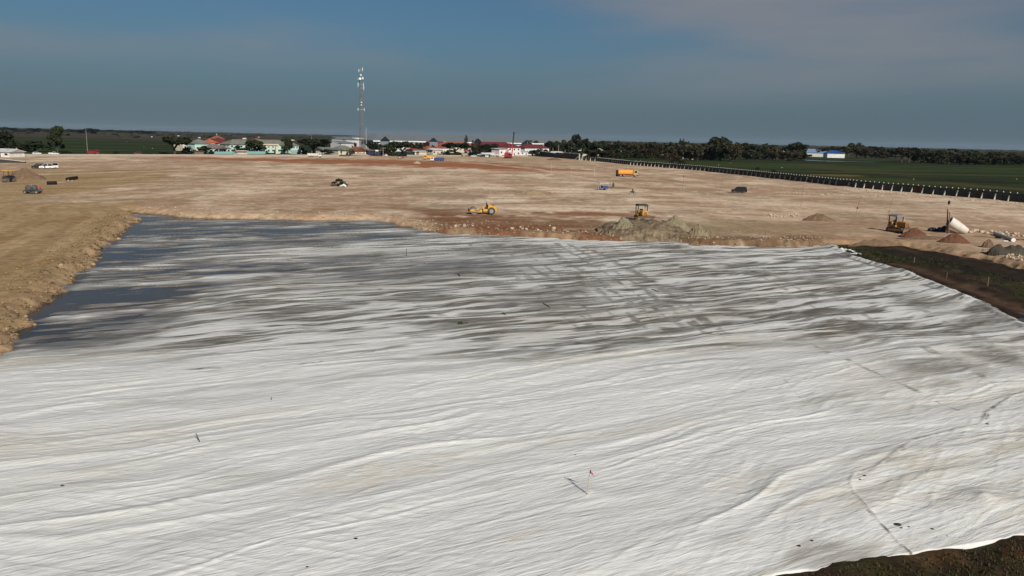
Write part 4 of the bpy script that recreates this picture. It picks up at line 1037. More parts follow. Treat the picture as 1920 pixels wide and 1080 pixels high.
for a in [
    (108, 285, 240.5, 30, 'tall', 'tall dark tree beside the lamp post at the far left'), (2, 285, 246, 40, 'round', 'dark tree cut by the left edge of the picture'), (62, 284, 262.5, 62, 'bush', 'broad dark thicket left of the tall dark tree'),
    (32, 282, 265, 36, 'bush', 'dark bushes behind the site office'), (124, 289, 283, 22, 'bush', 'low shrub right of the tall dark tree'), (218, 289.5, 284, 16, 'bush', 'low dark shrub midway along the low wall'),
    (310, 289.5, 283, 26, 'bush', 'low shrub under the flat topped tree at the left of the houses'), (328, 289, 259.5, 44, 'spread', 'flat topped dark tree left of the maroon roofed house'), (352, 289, 273, 24, 'bush', 'pale leafy shrub beside the low pale shed'),
    (384, 289, 272, 24, 'bush', 'dark shrub left of the mauve roofed bungalow'), (396, 288.6, 280, 10, 'bush', 'small shrub at the corner of the bungalow'), (425, 286, 268, 16, 'bush', 'dark bush between the red roof and the school'),
    (446, 286.5, 272, 22, 'bush', 'bushes in front of the left end of the school'), (481, 288, 262.5, 34, 'round', 'big round dark tree in front of the school'), (464, 288, 273, 22, 'bush', 'bush left of the big round tree'),
    (494, 288, 270, 16, 'bush', 'bush left of the cream gateway'), (539, 288.4, 260.8, 19, 'tall', 'tall narrow dark tree in front of the school roof'), (567, 289.4, 276, 18, 'bush', 'bush right of the blue grey fence'),
    (588, 290.6, 263.2, 50, 'spread', 'wide dark tree behind the white dump truck'), (612, 290.6, 279, 26, 'bush', 'bushes right of the wide dark tree'), (640, 291, 276.5, 17, 'palm', 'leftmost palm left of the tower'),
    (651, 291, 277.5, 15, 'palm', 'middle palm left of the tower'), (661, 291, 275.5, 18, 'palm', 'palm nearest to the tower'), (666, 287, 267, 14, 'bush', 'dark bush against the white works'),
    (700, 290.8, 267.6, 24, 'round', 'round dark tree right of the lattice tower'), (716, 291, 271, 18, 'round', 'dark tree behind the pale steep roofed house'), (733, 292.8, 270.2, 26, 'bush', 'dense dark tree left of the utility pole', None, None, 'tree'),
    (754, 292.4, 267.4, 44, 'spread', 'wide dark tree right of the utility pole'), (770, 291.5, 278, 16, 'bush', 'bush left of the flat roofed white hut'), (786, 288.4, 267.8, 16, 'round', 'small tree standing before the long pale factory wall'),
    (796, 288, 270.8, 12, 'bush', 'shrub right of the small tree at the factory wall'), (813, 288, 270.6, 14, 'bush', 'dark bush behind the terracotta roof'), (854, 290, 269.6, 38, 'spread', 'wide dark tree before the orange red tile roof'),
    (845, 291.6, 280.5, 36, 'bush', 'dark hedge behind the low pale wall'), (874.5, 290.4, 256.6, 6.4, 'poplar', 'tallest of the dark columnar trees'), (871.5, 290.4, 261.5, 4.5, 'poplar', 'columnar tree close left of the tallest one'), (886, 290.5, 265.0, 5.5, 'poplar', 'short columnar tree in the middle of the columnar trees'),
    (893, 290.5, 263.5, 6, 'poplar', 'columnar tree left of the rightmost columnar one'), (898, 290.5, 264.5, 6.5, 'poplar', 'rightmost of the dark columnar trees'), (889, 291, 272.5, 20, 'bush', 'dark bush at the foot of the columnar trees'), (918, 291, 270.5, 34, 'round', 'dark round tree before the maroon roof'),
    (936, 291, 274.5, 26, 'bush', 'dark bush left of the flat roofed white block'), (905, 291, 276, 18, 'bush', 'dark bush right of the columnar trees'), (1001, 286, 264.2, 17, 'round', 'dark tree behind the wide maroon hipped roof'), (1008, 291.4, 277.5, 34, 'bush', 'bushes in front of the wide maroon hipped roof'),
    (994, 291.6, 281, 12, 'bush', 'bush right of the white garage'), (1023, 291, 279, 20, 'bush', 'dark bush left of the white roofed shed'), (1022, 286, 267.5, 22, 'round', 'dark tree above the right end of the wide maroon roof'), (1036, 289, 265.8, 26, 'round', 'dark tree behind the white roofed shed'), (1050, 290, 267.4, 22, 'round', 'dark tree behind the middle of the white roofed shed'),
    (1064, 290, 263.6, 24, 'round', 'tree left of the tallest tree behind the dark fence'), (1082, 291.5, 256.4, 27, 'tall', 'tallest tree behind the corner of the dark fence'), (1095, 291.5, 262, 26, 'round', 'bushy tree right of the tallest tree behind the fence'), (1074, 292, 277, 40, 'bush', 'thicket under the tallest tree behind the fence'),
    (1270, 310.4, 291.5, 30, 'bush', 'big dark shrub standing alone at the field edge by the fence', None, LEAF_B), (1350, 301, 258.8, 42, 'round', 'large domed tree rising above the row behind the field'), (1373, 302, 269.5, 24, 'round', 'paler rounded tree right of the large domed tree', None, LEAF_B),
    (1490, 296.6, 268.6, 40, 'round', 'dense dark tree left of the blue roofed warehouse'), (1478, 302.5, 296.6, 10, 'bush', 'small bush by the paddy pond'), (1420, 318.5, 313, 8, 'bush', 'small bush near the bend of the fence'), (1450, 323, 317.2, 9, 'bush', 'small weedy bush behind the fence near its middle'),
    (1497, 330.6, 325.4, 7, 'bush', 'little bush close behind the fence right of the middle'), (1804, 354.5, 347.4, 7, 'palm', 'small spiky plant beside the fence at the right'), (1600, 290, 268.4, 22, 'round', 'tree top standing above the far row right of the pale roofs'),
    (1274, 298, 262.6, 5.0, 'poplar', 'left one of two thin columnar trees in the far row'), (1279, 298, 263.4, 5.0, 'poplar', 'right one of two thin columnar trees in the far row')]:
    tree(*a)
# rows behind the fields: trees nothing tells apart
trg = random.Random(19)
def row(x0, x1, step, base, top, wpx, label, group, kinds=('round', 'round', 'spread', 'bush', 'tall'), leafs=(None, None, LEAF_B)):
    x = x0
    while x < x1:
        t = (x - x0) / (x1 - x0)
        b_ = base[0] + (base[1] - base[0]) * t + trg.uniform(-0.8, 0.8); tp = top[0] + (top[1] - top[0]) * t + trg.uniform(-2.0, 2.4)
        tree(x, b_, tp, wpx * trg.uniform(0.8, 1.35), trg.choice(kinds), label, group, trg.choice(leafs), name='tree', cat='tree')
        x += step * trg.uniform(0.75, 1.25)
row(1112, 1340, 12, (293.5, 299), (267.2, 270.5), 22, 'dark tree in the row between the dark fence corner and the domed tree', 'trees behind the green field')
row(1110, 1335, 16, (294.6, 299.6), (279, 283), 22, 'low dark bushy tree fronting the row behind the green field', 'bushy trees fronting the row', kinds=('bush', 'round'))
row(1255, 1335, 13, (299.5, 300.5), (273, 276), 22, 'brownish tree around the white house with red gable', 'brownish trees by the red gabled house', kinds=('round', 'bush'), leafs=(LEAF_B,))
row(1340, 1470, 13, (297, 297), (270.8, 273), 24, 'dark tree in the row between the domed tree and the white barn', 'trees left of the barn')
row(1400, 1512, 16, (299, 300), (281, 284), 24, 'low dark tree behind the paddy pond', 'trees behind the paddy pond', kinds=('bush', 'round'))
row(1550, 1700, 14, (294, 297), (276, 279), 26, 'dark tree in the row right of the blue roofed warehouse', 'trees right of the blue warehouse')
row(1690, 1930, 13, (304, 308), (280, 287), 26, 'dark tree in the thick wood at the far right', 'trees in the wood at the far right')
row(1770, 1930, 15, (307.5, 309.5), (290, 294), 26, 'low dark tree at the front of the wood at the far right', 'front trees of the far right wood', kinds=('bush', 'round'))
row(0, 300, 22, (247.5, 252), (239.8, 245.5), 26, 'dark tree in the far belt at the left horizon', 'trees at the left horizon')
# the wooded plain up to the horizon reads as one mass
frg = np.random.RandomState(4)
fw = MB()
def clump(x, y, r, h, z):
    n = 7
    vs = []
    for ring, (rr, zz) in enumerate(((1.0, 0.0), (1.08, 0.45), (0.75, 0.85))):
        for i in range(n):
            a = 2 * math.pi * (i + 0.5 * ring) / n; q = r * rr * frg.uniform(0.7, 1.25)
            vs.append((x + math.cos(a) * q, y + math.sin(a) * q, z + h * zz * frg.uniform(0.85, 1.15)))
    vs.append((x, y, z + h))
    fs = [(k * n + i, k * n + (i + 1) % n, (k + 1) * n + (i + 1) % n, (k + 1) * n + i) for k in range(2) for i in range(n)] + [(2 * n + i, 2 * n + (i + 1) % n, 3 * n) for i in range(n)]
    fw.add(vs, fs)
for k in range(3600):
    t = frg.rand()
    y = 900.0 * (13.0 ** (t ** 0.8))
    u = frg.uniform(-0.8, 0.8)
    x = u * y
    side = u > 0.12
    dens = (1.0 if side else 0.45) if y > 3500 else (0.9 if side else 0.10)
    if frg.rand() > dens: continue
    if side and y < 1150: continue
    if not side and y < 1100 : continue
    r = frg.uniform(4, 9) * (1 + y / 5000.0) * 1.3; h = frg.uniform(4.5, 9.5) * (1.0 if y < 6000 else 1.25)
    clump(x, y, r * frg.uniform(1, 2.2), h, FIELD_Z - 0.5)
tag(fw.build('distant_woodland', leaf_mat('far_wood_leaves', (0.024, 0.027, 0.016)), label='scattered dark woodland covering the plain to the horizon', cat='woodland'), kind='stuff')

# white birds standing in the fields
M_BIRD = mat('white_feathers', (0.74, 0.74, 0.72), 0.8); M_BILL = mat('bird_leg', (0.05, 0.045, 0.02), 0.7)
bb = MB(); bb.path([(-0.34, 0, 0.46), (-0.2, 0, 0.5), (0.02, 0, 0.55), (0.2, 0, 0.62), (0.27, 0, 0.74), (0.24, 0, 0.86), (0.30, 0, 0.94), (0.36, 0, 0.93)], [0.03, 0.10, 0.14, 0.08, 0.045, 0.04, 0.05, 0.02], 8)
bme = mesh_of(bb, 'body', M_BIRD, True); lme = mesh_of(MB().tube((0, 0, 0), (0, 0, 0.45), 0.018, n=5), 'leg', M_BILL); kme = mesh_of(MB().tube((0.35, 0, 0.93), (0.49, 0, 0.91), 0.018, 0.004, 5), 'bill', M_BILL)
brg = random.Random(8)
for px, py in [(270, 277), (238, 266.5), (1192, 303.5), (1201, 302.6), (1347, 311), (1369, 307.8), (1466, 316), (1713, 338.5), (1906, 338), (286, 279.5)]:
    p = on(px, py, FIELD_Z)
    if px < 700: o = empty('white_bird', p, brg.uniform(0, 6.28), 'white bird standing in the field left of the houses', 'bird', 'white birds in the left field')
    else: o = empty('white_bird', p, brg.uniform(0, 6.28), 'white bird standing in the rice field behind the fence', 'bird', 'white birds behind the fence')
    link_mesh('body', bme, None, o); link_mesh('bill', kme, None, o)
    for s in (-0.05, 0.05): link_mesh('leg', lme, None, o, (0, s, 0))
# ------------------------------------------------------------------ boundary fence of dark panels on white concrete buttresses
M_PANEL = mat('dark_fence_panel', (0.040, 0.045, 0.052), 0.7, var=0.35, scale=0.7); M_RUSTP = mat('rusty_fence_panel', (0.060, 0.034, 0.026), 0.8, var=0.25, scale=0.7)
M_BUTT = mat('white_concrete', (0.50, 0.475, 0.42), 0.9, dirt=0.25, scale=1.0)
def panel_fence(name, pl, bay, hgt, label, buttress=True):
    pts = [on(x, y) for x, y in pl]
    o = empty(name, pts[0], 0, label, 'fence')
    pm = MB().box(0.05, bay - 0.05, -0.03, 0.03, -0.1, hgt)
    for k in range(3): pm.box(0.05, bay - 0.05, -0.06, -0.034, 0.35 + k * hgt * 0.32, 0.45 + k * hgt * 0.32)
    pme = mesh_of(pm, 'panel', M_PANEL)
    post = mesh_of(MB().box(-0.07, 0.07, -0.1, 0.1, -0.2, hgt + 0.06, tx=0.01, ty=0.01), 'post', M_PANEL); capm = mesh_of(MB().box(-0.1, 0.1, -0.13, 0.13, hgt + 0.062, hgt + 0.34, tx=0.03, ty=0.03), 'post_cap', M_BUTT)
    but = MB(); but.add([(-0.12, -0.85, -0.2), (0.12, -0.85, -0.2), (0.12, -0.1, -0.2), (-0.12, -0.1, -0.2), (-0.12, -0.24, hgt * 0.78), (0.12, -0.24, hgt * 0.78), (0.12, -0.1, hgt * 0.78), (-0.12, -0.1, hgt * 0.78)],
                        [(3, 2, 1, 0), (4, 5, 6, 7), (0, 1, 5, 4), (1, 2, 6, 5), (2, 3, 7, 6), (3, 0, 4, 7)])
    bme = mesh_of(but, 'buttress', M_BUTT)
    k = 0; rg = random.Random(11)
    for a, b_ in zip(pts[:-1], pts[1:]):
        dv = b_ - a; L = Vector((dv.x, dv.y)).length; n = max(1, round(L / bay)); ang = math.atan2(dv.y, dv.x)
        for i in range(n):
            p = a + dv * (i / n) - pts[0]; p.z = ground_z(p.x + pts[0].x, p.y + pts[0].y) - pts[0].z
            q = link_mesh('panel', pme, None, o, p, (rg.uniform(-0.03, 0.03), rg.uniform(-0.01, 0.01), ang), (L / n / bay, 1, rg.uniform(0.96, 1.02)))
            if rg.random() < 0.12:
                q.material_slots[0].link = 'OBJECT'; q.material_slots[0].material = M_RUSTP
            pq = link_mesh('post', post, None, o, p, (0, 0, ang)); link_mesh('post_cap', capm, None, pq)
            if buttress and k % 2 == 0 and rg.random() > 0.05: link_mesh('buttress', bme, None, o, p, (rg.uniform(-0.04, 0.04), rg.uniform(-0.05, 0.05), ang + rg.uniform(-0.12, 0.12)), (1, rg.uniform(0.8, 1.1), rg.uniform(0.82, 1.06)))
            k += 1
    return o
# runs from the right edge of the picture towards the village; the front (buttress side) faces the site
panel_fence('boundary_fence', [(1091, 300.6), (1120, 302.0), (1180, 309.0), (1250, 314.6), (1330, 321.8), (1440, 333.6), (1530, 343.4), (1605, 351.4), (1720, 361.8), (1830, 371.0), (1960, 383.0)], 2.05, 2.25, 'dark panel fence on white concrete buttresses along the right side of the site')
panel_fence('boundary_fence', [(1013, 292.6), (1050, 296.4), (1086, 299.6)], 2.4, 4.1, 'taller dark panel wall left of the fence corner', False)
fc = on(1086, 300.4)
co = empty('corner_frame', fc, R(-50), 'white concrete posts and slanting brace at the fence corner', 'post')
MB().box(-0.35, 0.35, -0.35, 0.35, -0.3, 4.6).build('post', M_BUTT, co)
MB().box(3.0, 3.7, -0.35, 0.35, -0.3, 3.0).build('post', M_BUTT, co)
MB().add([(-5.6, -0.2, -0.2), (-5.0, -0.2, -0.2), (-0.35, -0.2, 2.6), (-0.35, -0.2, 3.0), (-5.6, 0.2, -0.2), (-5.0, 0.2, -0.2), (-0.35, 0.2, 2.6), (-0.35, 0.2, 3.0)], [(0, 1, 2, 3), (7, 6, 5, 4), (0, 4, 5, 1), (1, 5, 6, 2), (2, 6, 7, 3), (3, 7, 4, 0)]).build('brace', M_BUTT, co)

# ------------------------------------------------------------------ lattice tower
M_TOWER = mat('tower_steel', (0.17, 0.18, 0.19), 0.6, metal=0.1, var=0.3, scale=0.15); M_TRED = mat('tower_red', (0.33, 0.11, 0.09), 0.6)
tb = on(678, 290.5); TH = high(tb, 130.5)
tw = empty('lattice_tower', tb, R(18), 'tall slim steel lattice tower carrying dishes and antennas', 'tower')
RB, RT = 1.95, 0.85
def trad(z): return RB + (RT - RB) * min(z / TH, 1)
def tpt(k, z): a = 2 * math.pi * k / 3 + 0.3; return Vector((math.cos(a) * trad(z), math.sin(a) * trad(z), z))
NS = 30
for k in range(3):
    l = MB(); l.tube((*tpt(k, 0)[:2], -0.4), tpt(k, TH * 0.9), 0.26, 0.17, 6); l.build('leg', M_TOWER, tw)
for seg in range(NS):
    z0, z1 = TH * 0.9 * seg / NS, TH * 0.9 * (seg + 1) / NS
    br = MB()
    for k in range(3):
        a, b_ = k, (k + 1) % 3
        br.tube(tpt(a, z1), tpt(b_, z1), 0.10, n=4)
        if seg % 2: br.tube(tpt(a, z0), tpt(b_, z1), 0.085, n=4)
        else: br.tube(tpt(b_, z0), tpt(a, z1), 0.085, n=4)
    o = br.build('brace_bay', M_TRED if seg in (0, 1, 2, 7, 8, 15) else M_TOWER, tw)
    o['kind'] = 'stuff'
ld = MB(); ld.box(-0.3, -0.24, -0.1, 0, 0, TH * 0.88); ld.box(0.24, 0.3, -0.1, 0, 0, TH * 0.88); ld.build('ladder', M_TOWER, tw)['kind'] = 'stuff'
for dx, z in ((0, 0.90), (0.5, 0.955), (-0.4, 0.985)):
    MB().tube((dx, 0, TH * 0.88), (dx, 0, TH * (z + 0.015)), 0.07, 0.05, 6).build('mast', M_TOWER, tw)
MB().box(-1.2, 1.2, -1.2, 1.2, TH * 0.885, TH * 0.887).build('platform', M_TOWER, tw)
def dish(x, y, z, r, ang):
    d = MB(); n = 12; nx, ny = math.cos(ang), math.sin(ang)
    c = Vector((x, y, z)); ax = Vector((nx, ny, 0)); s = Vector((-ny, nx, 0)); u = Vector((0, 0, 1))
    d.tube(c, c + ax * 0.45, r * 0.45, r, n)
    return d.build('dish', M_WHITE, tw)
for x, y, z, r, a in ((-0.4, -1.5, 0.865, 0.95, R(-100)), (1.2, -0.8, 0.872, 0.9, R(-50)), (-1.4, -0.3, 0.862, 0.7, R(-150)), (0.1, -1.2, 0.905, 0.6, R(-95)), (0.2, -1.5, 0.60, 0.5, R(-100)), (0.1, -1.5, 0.57, 0.4, R(-90))):
    dish(x, y, TH * z, r, a)
for sx, z, h in ((-2.0, 0.77, 0.05), (2.0, 0.77, 0.05), (2.2, 0.74, 0.04), (-2.3, 0.505, 0.03), (2.4, 0.505, 0.03), (-1.3, 0.94, 0.03), (1.4, 0.95, 0.04)):
    a = MB().box(sx - 0.16, sx + 0.16, -0.9, -0.7, TH * z, TH * (z + h)); a.box(min(sx, 0) + 0.2 if sx < 0 else 0, max(sx, 0) - 0.2 if sx > 0 else 0, -0.86, -0.78, TH * (z + h / 2), TH * (z + h / 2) + 0.1)
    a.build('panel_antenna', M_WHITE, tw)['kind'] = 'stuff'
MB().box(-2.6, -1.2, 1.6, 2.8, -0.2, 2.0).build('equipment_cabinet', M_BLUEGREY, tw)

# ------------------------------------------------------------------ poles
def lamp_post(px, base, top, label, arm=1.6, side=1, z=PLAT, head=True, r=0.10):
    p = on(px, base, z); h = high(p, top)
    o = empty('lamp_post', p, 0, label, 'lamp post')
    MB().tube((0, 0, -0.3), (0, 0, h), r * 1.3, r * 0.7, 8).build('pole', M_STEELG, o)
    MB().path([(0, 0, h - 0.05), (side * arm * 0.4, 0, h + 0.35), (side * arm, 0, h + 0.4)], [0.05, 0.045, 0.04]).build('arm', M_STEELG, o)
    MB().box(min(side * arm, side * (arm + 0.7)), max(side * arm, side * (arm + 0.7)), -0.14, 0.14, h + 0.33, h + 0.47, tx=0.05, ty=0.04).build('lamp_head', M_STEELG, o)
    return o
lamp_post(164.5, 289.8, 242.6, 'slender street lamp standing alone left of the houses', side=-1, z=FIELD_Z)
lamp_post(585, 288.8, 254.6, 'slender street lamp behind the white dump truck', side=-1, z=FIELD_Z)
def utility_pole(px, base, top, label, arms=2, z=FIELD_Z, r=0.12, armw=1.8, m=None):
    p = on(px, base, z); h = high(p, top)
    o = empty('utility_pole', p, 0.6, label, 'utility pole')
    MB().tube((0, 0, -0.3), (0, 0, h), r * 1.3, r * 0.8, 7).build('pole', m or M_CONC, o)
    for k in range(arms): MB().box(-armw, armw, -0.07, 0.07, h - 0.5 - k * 0.9, h - 0.36 - k * 0.9).build('cross_arm', M_CONC, o)
    return o
utility_pole(741, 292.4, 269.5, 'pale utility pole with cross arms right of the tower', 2, armw=3.4)
utility_pole(718.5, 292.6, 276.8, 'short pole with a cross arm beside the shop', 1)
utility_pole(765, 291.8, 270.6, 'thin pole left of the flat roofed white hut', 0)
utility_pole(834, 290.8, 277.2, 'thin pole with a round sign before the long orange red roof', 0)
utility_pole(847, 290.8, 274.2, 'thin pole left of the wide dark tree at the orange roof', 0)
utility_pole(914, 290.8, 274.0, 'thin green pole before the maroon roof', 0)
utility_pole(988.5, 290, 266.2, 'thin pale pole in front of the blue gabled block', 0)
utility_pole(1036.5, 291.5, 277.0, 'pole behind the white roofed shed', 0)
utility_pole(1047, 291, 271.8, 'taller thin pole behind the white roofed shed', 0)
pf = utility_pole(1114.5, 292.6, 273.0, 'white pole with a flat white top near the red roofed house', 1, armw=3.4, m=M_WHITE)
utility_pole(1201, 295, 272.0, 'white pole standing in the dark tree row', 1, m=M_WHITE)
utility_pole(1135.5, 293.5, 275.6, 'grey pole right of the small red roofed house', 0)
utility_pole(1257, 296.6, 283.4, 'thin grey pole right of the half hidden white house', 0)
utility_pole(1405, 291.5, 279.0, 'grey pole in the trees left of the barn', 0)
ms = on(907, 288, FIELD_Z); mh = high(ms, 198)
mo = empty('thin_mast', ms, 0, 'hair thin tall mast rising behind the maroon roofs', 'mast')
MB().tube((0, 0, -0.3), (0, 0, mh), 0.10, 0.05, 6).build('pole', M_TOWER, mo)
ms = on(687, 289, FIELD_Z); mh = high(ms, 240)
mo = empty('thin_mast', ms, 0, 'pale thin mast right beside the lattice tower', 'mast')
MB().tube((0, 0, -0.3), (0, 0, mh), 0.16, 0.08, 6).build('pole', M_WHITE, mo)
sp_ = on(44, 293.5); so = empty('leaning_pole', sp_, 0, 'long pale pole leaning left beside the grey hut', 'pole')
MB().tube((0, 0, -0.2), (-3.6, 0.5, 4.2), 0.10, 0.08, 6).build('pole', M_CREAM, so)

# survey stakes: thin rods with a dark mark or rag
M_ROD = mat('thin_rod', (0.20, 0.13, 0.09), 0.8); M_RODP = mat('pale_rod', (0.55, 0.47, 0.36), 0.8); M_RAG = mat('dark_rag', (0.03, 0.022, 0.02), 0.9)
def stake(px, base, top, label, mark=None, r=0.035, m=None, dx=0.0, g='survey stakes on the filled ground', rag=None):
    p = on(px, base); h = high(p, top); lean = metres(p, dx)
    o = empty('survey_stake', p, 0, label, 'stake', g)
    MB().tube((0, 0, -0.2), (lean, 0, h), r, r * 0.8, 6).build('rod', m or M_ROD, o)
    if mark is not None:
        z = high(p, mark); x = lean * z / h
        MB().box(x - 0.14, x + 0.14, -0.14, 0.14, z - 0.16, z + 0.16, tx=0.05, ty=0.05).build('marker', rag or M_RAG, o)
    return o
stake(1114.5, 331, 309.5, 'pale stake with dark top left of the orange tanker truck', 310.5, 0.07, M_RODP)
stake(1033.5, 326, 303, 'faint pale stake behind the tracks in the middle of the fill', None, 0.04, M_RODP)
stake(1071, 332, 310, 'faint stake between the pale stake and the long track', None, 0.03, M_RODP)
stake(1279, 357.5, 329.5, 'stake with a dark knob on top left of the black van', 330.5, 0.04, dx=1.5)
stake(1347, 369, 333, 'thin leaning stake left of the black van', None, 0.03, dx=5)
stake(1418.5, 371, 347, 'faint stake right of the black van', None, 0.025)
stake(1501, 388, 347, 'thin reddish stake left of the far stake with a dark knob', None, 0.035, dx=2.5)
stake(1603.5, 404.5, 366, 'leaning stake with a dark knob halfway up', 389.8, 0.03, dx=7)
stake(1663, 412, 371, 'thin stake left of the brown roofed bulldozer', None, 0.03, dx=6)
stake(1186.5, 345, 331, 'faint stake right of the orange tanker truck', None, 0.025, M_RODP)
stake(1146, 343.5, 334, 'short pale stake behind the motorcycle rider', None, 0.025, M_RODP)
stake(938.5, 300, 291.5, 'thin stake in front of the parked cars', None, 0.035, M_RODP)
stake(999.5, 314, 300, 'faint stake left of the dark soil patch', None, 0.03, M_ROD)
# ------------------------------------------------------------------ vehicles
M_TYRE = mat('tyre_rubber', (0.035, 0.034, 0.033), 0.9, dirt=0.5, scale=3); M_RIM = mat('wheel_rim', (0.35, 0.35, 0.35), 0.4, metal=0.5); M_GLASS = mat('vehicle_glass', (0.015, 0.018, 0.02), 0.12, spec=0.5)
M_CHROME = mat('lamp_glass', (0.75, 0.75, 0.72), 0.2); M_TAIL = mat('tail_lamp', (0.35, 0.02, 0.02), 0.3); M_CHASSIS = mat('chassis_black', (0.02, 0.02, 0.02), 0.8, dirt=0.4)
def paint(name, col, dirt=0.12): return mat(name, col, 0.35, var=0.05, scale=0.8, spec=0.5, dirt=dirt, coat=0.3)
P_WHITE = paint('white_paint', (0.74, 0.74, 0.73)); P_BLACK = paint('black_paint', (0.006, 0.006, 0.007), 0.0); P_RED = paint('red_paint', (0.22, 0.016, 0.025)); P_RIG = paint('rig_red', (0.40, 0.035, 0.04), 0.25); P_BLUE = paint('blue_paint', (0.02, 0.055, 0.22))
P_YEL = mat('machine_yellow', (0.62, 0.33, 0.045), 0.5, var=0.12, scale=1.2, dirt=0.25); P_ORA = mat('tank_orange', (0.66, 0.30, 0.05), 0.45, var=0.08, scale=0.8, dirt=0.15); P_CREAM = paint('cream_paint', (0.66, 0.56, 0.46)); P_SILV = paint('silver_paint', (0.42, 0.43, 0.44)); P_MAR = paint('maroon_paint', (0.20, 0.025, 0.03))
def wheel(parent, x, y, r, w, rim=True, name='wheel'):
    m = MB(); n = 14
    prof = [(r * 0.55, -w / 2), (r * 0.93, -w / 2), (r, -w * 0.32), (r, w * 0.32), (r * 0.93, w / 2), (r * 0.55, w / 2)]
    vs = [(x + math.cos(2 * math.pi * i / n) * q, y + t, r + math.sin(2 * math.pi * i / n) * q) for q, t in prof for i in range(n)]
    fs = [(j * n + i, j * n + (i + 1) % n, (j + 1) * n + (i + 1) % n, (j + 1) * n + i) for j in range(5) for i in range(n)] + [(5 * n + i, 5 * n + (i + 1) % n, (i + 1) % n, i) for i in range(n)]
    m.add(vs, fs); o = m.build(name, M_TYRE, parent)
    if rim: MB().tube((x, y - w * 0.42, r), (x, y + w * 0.42, r), r * 0.56, n=12).build('rim', M_RIM, o)
    return o
def car(px, py, kind, pt, label, yaw=0.0, group=None, z=PLAT):
    """x is forward; yaw turns the car from facing +X"""
    p = on(px, py, z); o = empty({'bus': 'minibus', 'pickup': 'pickup_truck', 'van': 'parked_van'}.get(kind, 'parked_car'), p, yaw, label, {'bus': 'minibus', 'pickup': 'pickup truck', 'van': 'van'}.get(kind, 'car'), group)
    L, Wd, H, belt = {'sedan': (4.4, 1.72, 1.45, 0.88), 'mpv': (4.3, 1.72, 1.75, 1.0), 'van': (4.6, 1.8, 2.0, 1.1), 'bus': (7.6, 2.2, 2.75, 1.35), 'pickup': (5.1, 1.8, 1.75, 1.0)}[kind]
    lo, hw, r = 0.28, Wd / 2, 0.31 if kind != 'bus' else 0.42
    b = MB()
    nose = {'sedan': 0.82, 'mpv': 0.92, 'van': 1.05, 'bus': 1.3, 'pickup': 0.95}[kind]
    b.prism([(-L / 2, lo), (L / 2 - 0.05, lo), (L / 2, lo + 0.3), (L / 2 - 0.08, nose), (L / 2 - (1.0 if kind in ('sedan', 'mpv', 'pickup') else 0.3), belt), (-L / 2 + 0.04, belt), (-L / 2, lo + 0.35)], -hw, hw)
    b.build('body', pt, o, bevel=0.04)
    f0, f1, r0, r1 = {'sedan': (1.1, 0.45, -1.75, -1.1), 'mpv': (1.3, 0.55, -2.1, -1.85), 'van': (2.0, 1.35, -2.28, -2.2), 'bus': (3.7, 3.3, -3.77, -3.7), 'pickup': (1.35, 0.75, -0.35, -0.2)}[kind]
    iw, tw_ = hw - 0.05, hw - (0.2 if kind != 'bus' else 0.1)
    c = MB().add([(r0, -iw, belt + 0.003), (f0, -iw, belt + 0.003), (f0, iw, belt + 0.003), (r0, iw, belt + 0.003), (r1, -tw_, H - 0.06), (f1, -tw_, H - 0.06), (f1, tw_, H - 0.06), (r1, tw_, H - 0.06)], [(3, 2, 1, 0), (4, 5, 6, 7), (0, 1, 5, 4), (1, 2, 6, 5), (2, 3, 7, 6), (3, 0, 4, 7)])
    c.build('windows', M_GLASS, o)
    rf = MB().box(r1 - 0.03, f1 + 0.03, -tw_ - 0.02, tw_ + 0.02, H - 0.058, H)
    for s in (-1, 1):
        for (xa, xb) in ((r0, r1), (f0, f1), ((r0 + f0) / 2, (r1 + f1) / 2)):
            rf.tube((xa, s * (iw + 0.01), belt), (xb, s * (tw_ + 0.01), H - 0.03), 0.045, n=5)
    rf.build('roof', pt, o)
    if kind == 'bus':
        MB().box(r0, f0, -iw - 0.01, iw + 0.01, belt + 0.9, H - 0.1).build('upper_panel', pt, o)
    if kind == 'pickup':
        MB().box(-L / 2 + 0.05, -0.45, -hw + 0.02, -hw + 0.1, belt, belt + 0.12).build('bed_rail', pt, o); MB().box(-L / 2 + 0.05, -0.45, hw - 0.1, hw - 0.02, belt, belt + 0.12).build('bed_rail', pt, o)
    for sx in (L * 0.31, -L * 0.30):
        for s in (-1, 1): wheel(o, sx, s * (hw - 0.1), r, 0.22)
    for s in (-1, 1):
        MB().box(L / 2 - 0.12, L / 2 + 0.01, s * (hw - 0.42), s * (hw - 0.08), 0.58, 0.74).build('headlight', M_CHROME, o)
        MB().box(-L / 2 - 0.01, -L / 2 + 0.1, s * (hw - 0.3), s * (hw - 0.06), 0.6, 0.85).build('tail_light', M_TAIL, o)
    return o
